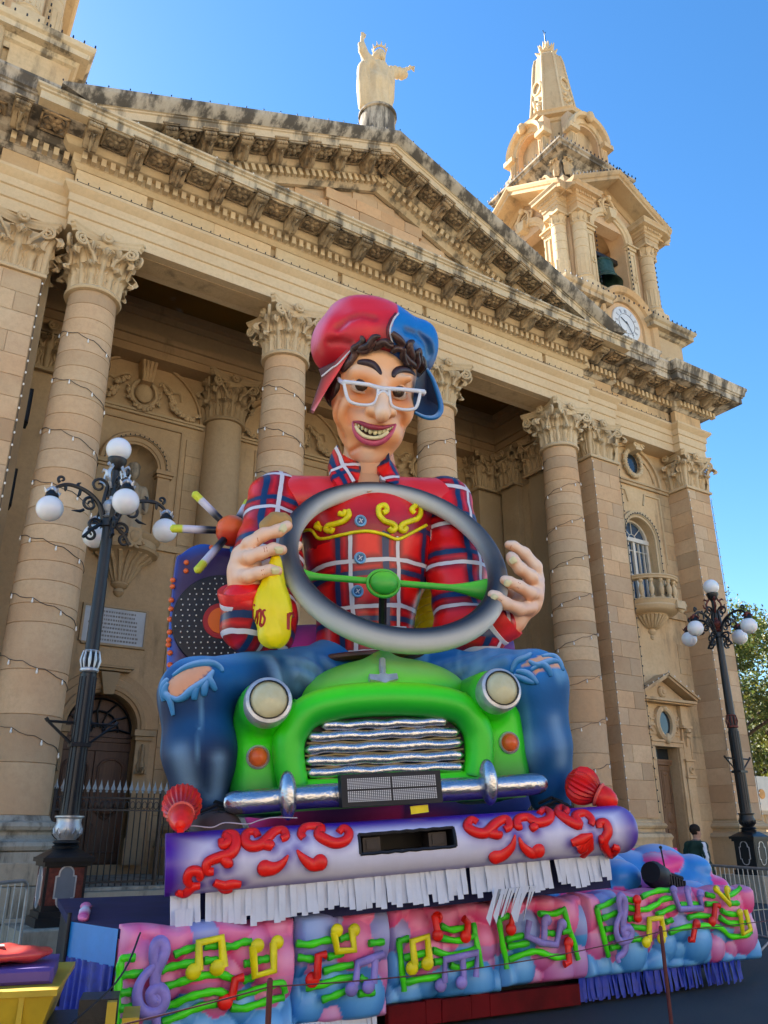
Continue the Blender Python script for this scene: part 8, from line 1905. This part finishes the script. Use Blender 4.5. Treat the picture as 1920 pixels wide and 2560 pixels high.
hand(Z2, [[(240,830,1.10,.080),(300,760,1.0,.080),(430,672,.93,.072),(560,640,.89,.070),(640,595,.92,.062)],
          [(215,900,1.08,.078),(290,880,.97,.078),(400,842,.92,.070),(520,800,.90,.064),(595,812,.93,.058)],
          [(215,1060,1.08,.078),(280,1050,.98,.074),(380,1020,.93,.068),(480,992,.91,.060),(555,1002,.93,.055)],
          [(300,770,1.18,.070),(390,690,1.08,.066),(470,620,1.05,.058),(560,585,1.03,.052)],
          [(340,1010,1.30,.085),(480,960,1.34,.080),(620,900,1.36,.070),(740,770,1.36,.055)]],
     [[(240,870,1.16,.13),(230,1000,1.16,.14),(255,1120,1.18,.15)], [(300,900,1.2,.13),(310,1100,1.2,.14)], [(250,1120,1.18,.15),(285,1300,1.22,.155),(300,1420,1.24,.165)]], fg,
     [((575,640),(622,578),.052),((525,802),(608,800),.048),((495,990),(572,985),.046)], [((372,700),(380,735)),((432,790),(440,830)),((455,785),(462,825)),((410,990),(420,1040)),((425,985),(436,1035))])
hand(Z3, [[(1440,1150,1.16,.085),(1395,1050,1.02,.082),(1300,980,.95,.075),(1235,900,.93,.070),(1218,872,.95,.062)],
          [(1440,1210,1.12,.082),(1390,1200,.96,.080),(1290,1140,.88,.070),(1200,1100,.86,.064),(1160,1085,.87,.058)],
          [(1390,1330,1.08,.082),(1290,1345,.92,.078),(1170,1295,.83,.070),(1090,1235,.80,.062),(1050,1215,.81,.056)],
          [(1460,1080,1.22,.080),(1440,960,1.15,.075),(1340,840,1.12,.068),(1240,775,1.12,.060),(1195,765,1.14,.052)],
          [(1300,1250,1.30,.085),(1160,1120,1.36,.080),(1060,960,1.34,.068),(1022,830,1.30,.056)]],
     [[(1400,1140,1.20,.13),(1380,1300,1.20,.13)], [(1430,1120,1.18,.10),(1420,1230,1.18,.11)], [(1340,1300,1.22,.15),(1230,1440,1.26,.15),(1170,1490,1.3,.16)]], fg,
     [((1265,925),(1225,870),.052),((1225,1112),(1160,1088),.050),((1100,1245),(1045,1215),.048)], [((1300,1110),(1285,1160)),((1285,1102),(1272,1152)),((1130,1265),(1110,1310)),((1118,1256),(1100,1300)),((1220,770),(1210,800))])
# bag and peanut held in the left hand
pb = thing('peanut_bag', 'neon yellow bag with red lettering hanging from the left hand', 'bag', M=KF.M)
bg0 = [np.array(K(*p, y)) for p, y in ((Z2((535,900))[0], 1.0), (Z2((520,1080))[0], 1.02), (Z2((510,1330))[0], .98), (Z2((520,1560))[0], .98))]
def bagfn(X):
    d = sd_caps(X, bg0[0], bg0[1], .055, .11); d = smin(d, sd_ell(X, tuple(bg0[2] + np.array([.0, .03, 0])), (.215, .15, .30)), .09); d = smin(d, sd_ell(X, tuple(bg0[3]), (.17, .12, .16)), .07)
    a_ = np.arctan2(X[..., 0] - bg0[2][0], -(X[..., 1] - bg0[2][1])); return d + .016*np.abs(np.sin(a_*2.7 + X[..., 2]*4)) - .012 + .010*vnoise(X, 9, 3)
sdf_part('bag_body', bagfn, np.min(bg0, 0) - .34, np.max(bg0, 0) + .34, .018, VP, pb, lambda V, N: mixc((.80, .88, .002), (.86, .66, .004), sstep(.1, .9, .5 + .5*vnoise(V, 3.5, 2))), M=KF.M)
LET = paint_mat('red_lettering', (.34, .015, .012), .5)
for s_ in (((338,1345),(338,1420)), ((352,1455),(366,1400),(372,1355),(378,1420),(372,1480)), ((374,1400),(392,1350),(404,1362),(402,1430),(396,1490),(412,1478)), ((447,1352),(424,1362),(426,1398),(440,1428),(428,1478),(402,1504)), ((650,1528),(652,1450),(654,1382)), ((652,1420),(668,1386),(690,1384),(688,1420)), ((346,1300),(350,1316))):
    P = smooth_path([tuple(p) for p in hit(KF, bagfn, Z2(*s_), -.2, 2.2, lift=.006)], 4); part('letter', MB().tube(P, .020 if s_[0][0] > 600 else .013, 6, flat=.5, up=(0, 1, 0)), LET, pb, KF.M)
pn = thing('peanut', 'brown peanut shell held between the fingers of the left hand', 'peanut', M=KF.M)
pa = [np.array(K(*Z2(p)[0], 1.02)) for p in ((470,600), (530,545), (600,560))]
sdf_part('shell', lambda X: poly_caps(X, pa, [.10, .085, .11], .06) + .006*np.sin(X[..., 0]*55)*np.sin(X[..., 2]*40), np.min(pa, 0) - .18, np.max(pa, 0) + .18, .016, VPM, pn, lambda V, N: mixc((.50, .30, .10), (.32, .18, .06), .5 + .5*vnoise(V, 9, 2)), M=KF.M)

# head --------------------------------------------------------------------
ho = KF.M @ Vector(K(938, 985, 2.0)); FH = Frame(ho, yaw=-20, roll=-7.5, pitch=16); MH = FH.M
def H(zx, zy, y=0.0): return np.array(FH.q(740 + zx/4.1475, 720 + zy/4.1475, y))
hd_ = part('head', MB(), None, fg, MH) if False else None
Hc, Hm, Hj, Hn = H(800, 900, .12), H(790, 1180, -.06), H(775, 1480, -.14), H(750, 1720, -.26)
def head_base(X):
    d = sd_ell(X, tuple(Hc), (.60, .66, .60)); d = smin(d, sd_ell(X, tuple(Hm), (.565, .52, .50)), .15)
    d = smin(d, sd_ell(X, tuple(Hj), (.445, .42, .36)), .18); d = smin(d, sd_ell(X, tuple(Hn), (.23, .18, .17)), .24)
    d = smin(d, sd_ell(X, tuple(H(500, 1290, -.36)), (.15, .13, .18)), .16); d = smin(d, sd_ell(X, tuple(H(1120, 1290, -.38)), (.13, .13, .18)), .12)
    for a_, b_, r in (((610,880),(850,940),.055), ((1000,965),(1170,940),.045)): d = smin(d, sd_caps(X, H(*a_, -.46), H(*b_, -.54), r), .14)
    for c_, r in (((690,1030), (.16, .13, .115)), ((1065,1085), (.145, .13, .10))): d = smax(d, -sd_ell(X, tuple(H(*c_, -.64)), r), .07)
    d = smin(d, sd_ell(X, tuple(H(815, 1470, -.44)), (.36, .22, .20)), .12)
    d = smin(d, sd_caps(X, H(905, 1010, -.55), H(895, 1290, -.80), .060, .095), .07); d = smin(d, sd_caps(X, H(885,1275,-.70), H(900,1320,-.76), .095), .06)
    d = smin(d, sd_ell(X, tuple(H(785, 1275, -.66)), (.090, .09, .07)), .045); d = smin(d, sd_ell(X, tuple(H(985, 1295, -.66)), (.080, .09, .065)), .045)
    for p in ((815,1325), (950,1340)): d = smax(d, -sd_ell(X, tuple(H(*p, -.76)), (.035, .04, .025)), .02)
    return d
mouth_mid = [(612,1402),(680,1462),(760,1502),(840,1512),(930,1490),(1015,1428)]
MMh = np.array(hit(FH, head_base, Z1(*mouth_mid), -1.4, .6)); folds = [Z1((610,1210),(545,1250),(530,1330),(555,1400)), Z1((440,1170),(410,1260),(425,1400),(500,1560)), Z1((1060,1280),(1110,1330),(1100,1420)), Z1((480,1020),(450,1060),(470,1120)), Z1((600,1080),(680,1110),(770,1090)), Z1((1000,1140),(1080,1150),(1140,1125)), Z1((560,1700),(680,1640),(800,1665))]
FHh = [np.array(hit(FH, head_base, f, -1.4, .6)) for f in folds]
def head_fn(X):
    d = head_base(X)
    for P in FHh: d = smax(d, -poly_caps(X, P, [.016]*len(P)), .045)
    return smax(d, -poly_caps(X, MMh + np.array([0, -.015, 0]), [.03, .075, .098, .10, .085, .03]), .015)
eyeP = np.array(hit(FH, head_base, Z1((680,1015),(1062,1078)), -1.4, .6))
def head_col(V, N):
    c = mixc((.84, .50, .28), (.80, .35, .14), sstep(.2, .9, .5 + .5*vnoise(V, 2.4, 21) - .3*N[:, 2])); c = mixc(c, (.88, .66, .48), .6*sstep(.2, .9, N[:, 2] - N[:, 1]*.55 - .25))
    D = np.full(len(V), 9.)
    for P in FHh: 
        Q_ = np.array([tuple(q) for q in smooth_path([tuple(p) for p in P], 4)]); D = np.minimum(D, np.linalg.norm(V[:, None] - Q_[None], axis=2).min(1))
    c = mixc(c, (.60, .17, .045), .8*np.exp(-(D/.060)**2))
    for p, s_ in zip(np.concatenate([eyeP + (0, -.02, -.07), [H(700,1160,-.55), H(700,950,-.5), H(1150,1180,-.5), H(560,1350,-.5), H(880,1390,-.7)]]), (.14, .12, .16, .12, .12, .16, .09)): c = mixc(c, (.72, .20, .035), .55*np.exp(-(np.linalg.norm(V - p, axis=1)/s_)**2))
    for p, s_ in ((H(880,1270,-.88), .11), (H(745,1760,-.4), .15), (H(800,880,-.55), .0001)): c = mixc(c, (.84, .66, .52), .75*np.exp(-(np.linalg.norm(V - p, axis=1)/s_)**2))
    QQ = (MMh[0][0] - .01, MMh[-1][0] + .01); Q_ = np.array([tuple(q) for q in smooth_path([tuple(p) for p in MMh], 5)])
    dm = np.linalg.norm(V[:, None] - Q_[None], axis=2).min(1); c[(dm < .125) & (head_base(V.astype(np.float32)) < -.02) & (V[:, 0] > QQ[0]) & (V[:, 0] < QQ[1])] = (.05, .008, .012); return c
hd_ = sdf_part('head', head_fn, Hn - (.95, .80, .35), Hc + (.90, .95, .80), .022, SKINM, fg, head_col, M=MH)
NK = [H(745, 1600, .0), H(760, 2050, -.02)]
sdf_part('neck', lambda X: sd_caps(X, NK[0], NK[1], .32, .40), np.min(NK, 0) - .55, np.max(NK, 0) + .5, .04, SKINM, hd_, lambda V, N: mixc((.66, .36, .19), (.55, .22, .09), sstep(-.2, .8, N[:, 2])), M=MH)
# eyes: brown iris with lid rims
IRIS = paint_mat('brown_iris', (.060, .028, .014), .25, .3, 20); SCL = paint_mat('eye_white', (.72, .56, .42), .3, .05); PUP = paint_mat('pupil_black', (.006, .005, .005), .15)
for c_, sx in (((680, 1012), 1.0), ((1062, 1076), .88)):
    q_ = np.array(hit(FH, head_base, Z1(c_), -1.4, .6)[0]) + np.array([0, .05, 0]); e = part('eyeball', MB().sphere((0, 0, 0), .128, 20, 14, (1.0*sx, .62, .80)), SCL, hd_, MH @ T(*q_), angle=80)
    part('iris', MB().lathe([(.001, .020), (.06, .016), (.084, .004), (.088, -.03)], 24, M=RX(pi/2)), IRIS, e, MH @ T(*(q_ + np.array([-.005, -.068, .008]))), angle=80); part('pupil', MB().lathe([(.001, .022), (.034, .022), (.036, .0)], 18, M=RX(pi/2)), PUP, e, MH @ T(*(q_ + np.array([-.002, -.068, .006]))))
    for s2, r, nm in ((1, .026, 'upper_eyelid'), (-1, .018, 'lower_eyelid')): painted(nm, MB().tube([(q_[0] + .135*sx*cos(a), q_[1] - .062 + .06*abs(cos(a)), q_[2] + s2*.090*sin(a) - .004) for a in lin(.1, pi-.1, 14)], [.006] + [r]*13 + [.006], 8), SKINM, hd_, lambda V, N: np.tile(np.array((.72, .40, .22)), (len(V), 1)), MH, angle=80)
BROW = paint_mat('eyebrow_brown', (.038, .018, .020), .35, .3, 8)
for pts in (((635,772),(700,768),(780,785),(840,830),(885,895)), ((1010,922),(1030,870),(1090,842),(1170,850),(1238,902))):
    P = smooth_path([tuple(p) for p in hit(FH, head_base, Z1(*pts), -1.4, .6, lift=.015)], 5); n = len(P); part('eyebrow', MB().tube(P, [.012 + .040*sin(pi*min(1, (i+1)/n*1.0))**.8 for i in range(n)], 10, flat=.6, up=(0, 1, 0)), BROW, hd_, MH, angle=70)
# lips and teeth
LIPU = paint_mat('plum_lip', (.30, .035, .065), .35, .2, 6); LIPL = paint_mat('pink_lip', (.52, .085, .16), .35, .2, 5)
P = smooth_path([tuple(p) for p in hit(FH, head_base, Z1((588,1385),(660,1395),(740,1428),(830,1448),(920,1446),(1035,1412)), -1.4, .6, lift=.004)], 5); n = len(P); part('upper_lip', MB().tube(P, [.010 + .026*sin(pi*i/(n-1)) for i in range(n)], 10), LIPU, hd_, MH, angle=70)
P = smooth_path([tuple(p) for p in hit(FH, head_base, Z1((588,1390),(605,1470),(650,1540),(730,1590),(820,1606),(910,1580),(985,1510),(1035,1416)), -1.4, .6, lift=.004)], 5); n = len(P); part('lower_lip', MB().tube(P, [.012 + .036*sin(pi*i/(n-1)) for i in range(n)], 10), LIPL, hd_, MH, angle=70)
TOOTH = paint_mat('cream_tooth', (.72, .64, .38), .3, .08, 6); QM = np.array([tuple(q) for q in smooth_path([tuple(p) for p in MMh], 5)])
for (zx, zy), w_ in zip(((625,1412),(655,1428),(690,1446),(728,1464),(772,1482),(822,1492),(868,1490),(908,1480),(942,1468),(970,1455),(995,1442)), (.018, .020, .023, .025, .029, .031, .029, .026, .023, .020, .018)):
    y = float(np.interp(H(zx, zy, -.6)[0], QM[:, 0], QM[:, 1])) + .035; q_ = H(zx, zy, y); part('tooth', MB().sphere((0, 0, 0), 1, 12, 8, (w_*1.08, .035, w_*1.35 + .006)), TOOTH, hd_, MH @ T(*q_), angle=80)
P = []
for zx, zy in ((618,1440),(650,1492),(710,1540),(790,1560),(870,1552),(930,1520),(955,1500)): y = float(np.interp(H(zx, zy, -.6)[0], QM[:, 0], QM[:, 1])) + .02; P.append(tuple(H(zx, zy - 6, y)))
part('lower_teeth', MB().tube(smooth_path(P, 4), .026, 8), TOOTH, hd_, MH, angle=80)
# hair
HAIRM = NT('dark_brown_hair'); pos = HAIRM.n('TexCoord').outputs['Object']; HAIRM.col(HAIRM.mix(HAIRM.ramp(HAIRM.noise(pos, 7, 4), .4, .7), (.030, .014, .012), (.095, .045, .036))); HAIRM.set(.35, 0, .45); HAIRM = HAIRM.m
Hk = H(800, 980, .42); hair = sdf_part('hair', lambda X: smin(sd_ell(X, tuple(Hk), (.66, .52, .66)), sd_ell(X, tuple(H(420, 1000, .05)), (.17, .28, .34)), .1) + .02*np.sin(X[..., 2]*22 + X[..., 0]*9), Hk - (.95, .8, .9), Hk + (.9, .8, .9), .035, HAIRM, hd_, None, M=MH)
locks = [((452,850),(500,790),(560,760),(590,690)), ((470,870),(540,800),(600,700),(640,640)), ((560,790),(600,700),(590,640),(650,600)), ((600,680),(640,610),(690,560),(668,500)), ((620,660),(720,660),(780,600),(830,560)), ((640,640),(740,610),(800,530),(870,520)), ((800,640),(860,600),(930,560),(1000,590)), ((820,600),(900,570),(960,610),(1010,600)), ((985,480),(1030,520),(1080,560),(1125,600)), ((1000,470),(1060,560),(1100,590),(1060,620)), ((985,680),(1030,640),(1090,650),(1130,700)), ((1110,640),(1100,720),(1130,790),(1170,790)), ((1160,700),(1160,620),(1190,570),(1225,565)), ((1180,800),(1200,720),(1180,640),(1200,590)), ((1220,850),(1250,780),(1240,700),(1280,640)), ((1270,880),(1310,800),(1280,730),(1290,640)), ((1300,930),(1330,860),(1320,780),(1300,720)), ((1110,700),(1150,760),(1210,800),(1260,850)), ((440,900),(430,1000),(400,1100),(360,1180)), ((415,930),(390,1030),(350,1130),(330,1200))]
cap_c = H(815, 610, .15)
for i, l in enumerate(locks):
    P = smooth_path([tuple(p - np.array([0, .03 + .02*(i % 3), 0])) for p in hit(FH, lambda X: np.minimum(head_base(X), sd_ell(X, tuple(cap_c), (.80, .80, .60))), Z1(*l), -1.5, .9)], 5); n = len(P)
    part('hair_lock', MB().tube(P, [.010 + .040*sin(pi*min(1, (j+2)/(n+1)))**.7 for j in range(n)], 8, flat=.75, up=(0, 1, 0)), HAIRM, hair, MH, angle=60)
# cap
cut_c = H(830, 1080, -.72)
def cap_fn(X):
    d = sd_ell(X, tuple(cap_c + np.array([0, .05, -.02])), (.80, .86, .62)); d = smin(d, sd_ell(X, tuple(H(360, 560, .05)), (.25, .42, .36)), .18); d = smin(d, sd_ell(X, tuple(H(700, 330, .15)), (.48, .5, .26)), .2); d = smin(d, sd_ell(X, tuple(H(1280, 620, .1)), (.24, .42, .36)), .18)
    d = smax(d, -sd_ell(X, tuple(cut_c), (.66, .72, .66)), .04); zl = np.interp(X[..., 0], [H(200, 900, 0)[0], H(1450, 900, 0)[0]], [H(240, 930, 0)[2], H(1440, 860, 0)[2]]); d = smax(d, zl - X[..., 2], .05)
    for P in CAPF: d = smax(d, -poly_caps(X, P, [.03]*len(P)), .08)
    return d + .014*vnoise(X, 2.6, 31)
CAPF = []
cf = [Z1((430,410),(540,320),(680,280),(810,310)), Z1((350,560),(460,555),(560,580)), Z1((1150,440),(1270,490),(1350,580),(1370,700)), Z1((1290,480),(1380,580),(1400,680))]
tmp = [np.array(hit(FH, cap_fn, f, -1.6, 1.2)) for f in cf]; CAPF = tmp
seam = Z1((1062,262),(1010,330),(975,430),(985,510),(1000,570)); seamP = np.array(hit(FH, cap_fn, seam, -1.6, 1.2))
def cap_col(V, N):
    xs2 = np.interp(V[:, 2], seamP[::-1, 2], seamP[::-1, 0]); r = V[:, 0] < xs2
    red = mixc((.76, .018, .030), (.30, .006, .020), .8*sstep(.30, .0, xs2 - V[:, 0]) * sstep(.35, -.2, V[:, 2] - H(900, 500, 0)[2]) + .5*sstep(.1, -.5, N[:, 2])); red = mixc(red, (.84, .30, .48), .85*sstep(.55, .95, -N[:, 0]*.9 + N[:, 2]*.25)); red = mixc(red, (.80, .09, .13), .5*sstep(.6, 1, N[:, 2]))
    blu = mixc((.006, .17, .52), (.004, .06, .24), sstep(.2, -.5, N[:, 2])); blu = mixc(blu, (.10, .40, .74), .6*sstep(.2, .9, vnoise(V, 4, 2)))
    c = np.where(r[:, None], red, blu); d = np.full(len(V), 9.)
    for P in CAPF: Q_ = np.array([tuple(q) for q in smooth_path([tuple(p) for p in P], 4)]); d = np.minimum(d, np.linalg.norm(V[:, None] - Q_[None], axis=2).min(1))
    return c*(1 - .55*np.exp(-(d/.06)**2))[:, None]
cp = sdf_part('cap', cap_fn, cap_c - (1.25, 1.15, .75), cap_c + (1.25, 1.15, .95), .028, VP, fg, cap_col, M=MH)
part('cap_seam', MB().tube(smooth_path([tuple(p) for p in hit(FH, cap_fn, seam, -1.6, 1.2, lift=.008)], 5), .013, 6), WHTP, cp, MH); part('cap_seam', MB().tube(smooth_path([tuple(p) for p in hit(FH, cap_fn, [(x - 7, y) for x, y in seam], -1.6, 1.2, lift=.006)], 5), .016, 6), paint_mat('maroon_seam', (.12, .01, .02), .5), cp, MH)
part('cap_wire', MB().tube(smooth_path([tuple(H(*p, -.1)) for p in ((955,215),(990,160),(1000,205),(1040,145),(1030,215))], 4), .008, 5), IRON, cp, MH)
# left flap: a thick plate seen almost edge-on
fl_o = [(232,840),(262,925),(205,1080),(140,1285),(178,1302),(330,1045),(450,860),(585,632),(560,600),(400,760)]
vs = []; n = len(fl_o)
for y in (-.42, -.30, .30, .42):
    k = .93 if abs(y) > .4 else 1; c_ = np.mean([H(*p, y) for p in fl_o], 0); vs += [tuple(c_ + (H(*p, y) - c_)*k) for p in fl_o]
painted('left_brim', MB().add(vs, [(i*n+k, i*n+(k+1) % n, (i+1)*n+(k+1) % n, (i+1)*n+k) for i in range(3) for k in range(n)] + [tuple(range(n-1, -1, -1)), tuple(range(3*n, 4*n))]), VP, cp, lambda V, N: mixc(mixc((.74, .03, .05), (.82, .30, .40), sstep(H(0, 1050, 0)[2], H(0, 1280, 0)[2], V[:, 2])), (.05, .008, .03), sstep(.15, .6, N[:, 0] - .3*N[:, 2])), MH, angle=40)
part('brim_piping', MB().tube(smooth_path([tuple(H(*p, -.44)) for p in ((265,918),(370,830),(420,800),(480,740),(582,630))], 4), .012, 6), WHTP, cp, MH)
br = [(1245,960),(1300,900),(1355,835),(1420,950),(1480,1120),(1503,1240),(1480,1310),(1420,1345),(1330,1338),(1232,1290),(1215,1150)]
c_ = np.mean([H(*p, -.15) for p in br], 0); n = len(br); yb = [-.30 + .0006*(p[0] - 1215) for p in br]
vs = [tuple(H(*p, y - .02)) for p, y in zip(br, yb)] + [tuple(H(*p, y + .06)) for p, y in zip(br, yb)] + [tuple(c_ + np.array([.02, .10, 0])), tuple(c_ + np.array([.04, .20, 0]))]
painted('right_brim', MB().add(vs, [(i, i+n, (i+1) % n+n, (i+1) % n) for i in range(n)] + [(i, (i+1) % n, 2*n) for i in range(n)] + [((i+1) % n+n, i+n, 2*n+1) for i in range(n)]), VP, cp, lambda V, N: np.tile(np.array((.004, .012, .045)), (len(V), 1)), MH, angle=30)
P = smooth_path([tuple(H(*p, y - .01)) for p, y in zip(br[2:10], yb[2:10])], 5); n = len(P)
painted('brim_edge', MB().tube(P, [.02 + .02*sin(pi*i/(n-1)) for i in range(n)], 8), VP, cp, lambda V, N: mixc((.01, .16, .46), (.48, .62, .76), sstep(.1, .8, N[:, 2])*.8), MH, angle=70)
# glasses
WG = paint_mat('white_frame_paint', (.66, .69, .76), .35, .05, 4, .05)
gl = part('glasses', MB().tube([H(*p, -.70) for p in ((492,972),(620,985),(760,1003),(850,1032),(905,1046),(965,1044),(1100,1050),(1240,1064),(1332,1078))], [.030, .026, .026, .030, .032, .030, .026, .028, .034], 10, flat=.7, up=(0, 1, 0)), WG, fg, MH, angle=60)
for pts in (((497,985),(512,1060),(533,1135),(565,1180),(640,1206),(720,1214),(780,1208),(825,1180),(848,1115),(852,1050)), ((965,1052),(972,1130),(990,1212),(1050,1248),(1130,1262),(1200,1258),(1245,1238),(1272,1165),(1288,1085))):
    part('lens_rim', MB().tube(smooth_path([tuple(H(*p, -.70)) for p in pts], 4), .021, 8, flat=.8, up=(0, 1, 0)), WG, gl, MH, angle=60)
part('bridge', MB().tube(smooth_path([tuple(H(*p, -.71)) for p in ((850,1110),(872,1085),(905,1075),(935,1085),(960,1120))], 4), .018, 8), WG, gl, MH, angle=60)
part('temple', MB().tube([H(492, 985, -.70), H(462, 965, -.45), H(420, 915, -.1), H(400, 900, .1)], [.030, .030, .026, .02], 8), WG, gl, MH, angle=60); part('temple', MB().tube([H(1325, 1080, -.70), H(1318, 1100, -.4), H(1290, 1100, .1)], [.034, .03, .02], 8), WG, gl, MH, angle=60)
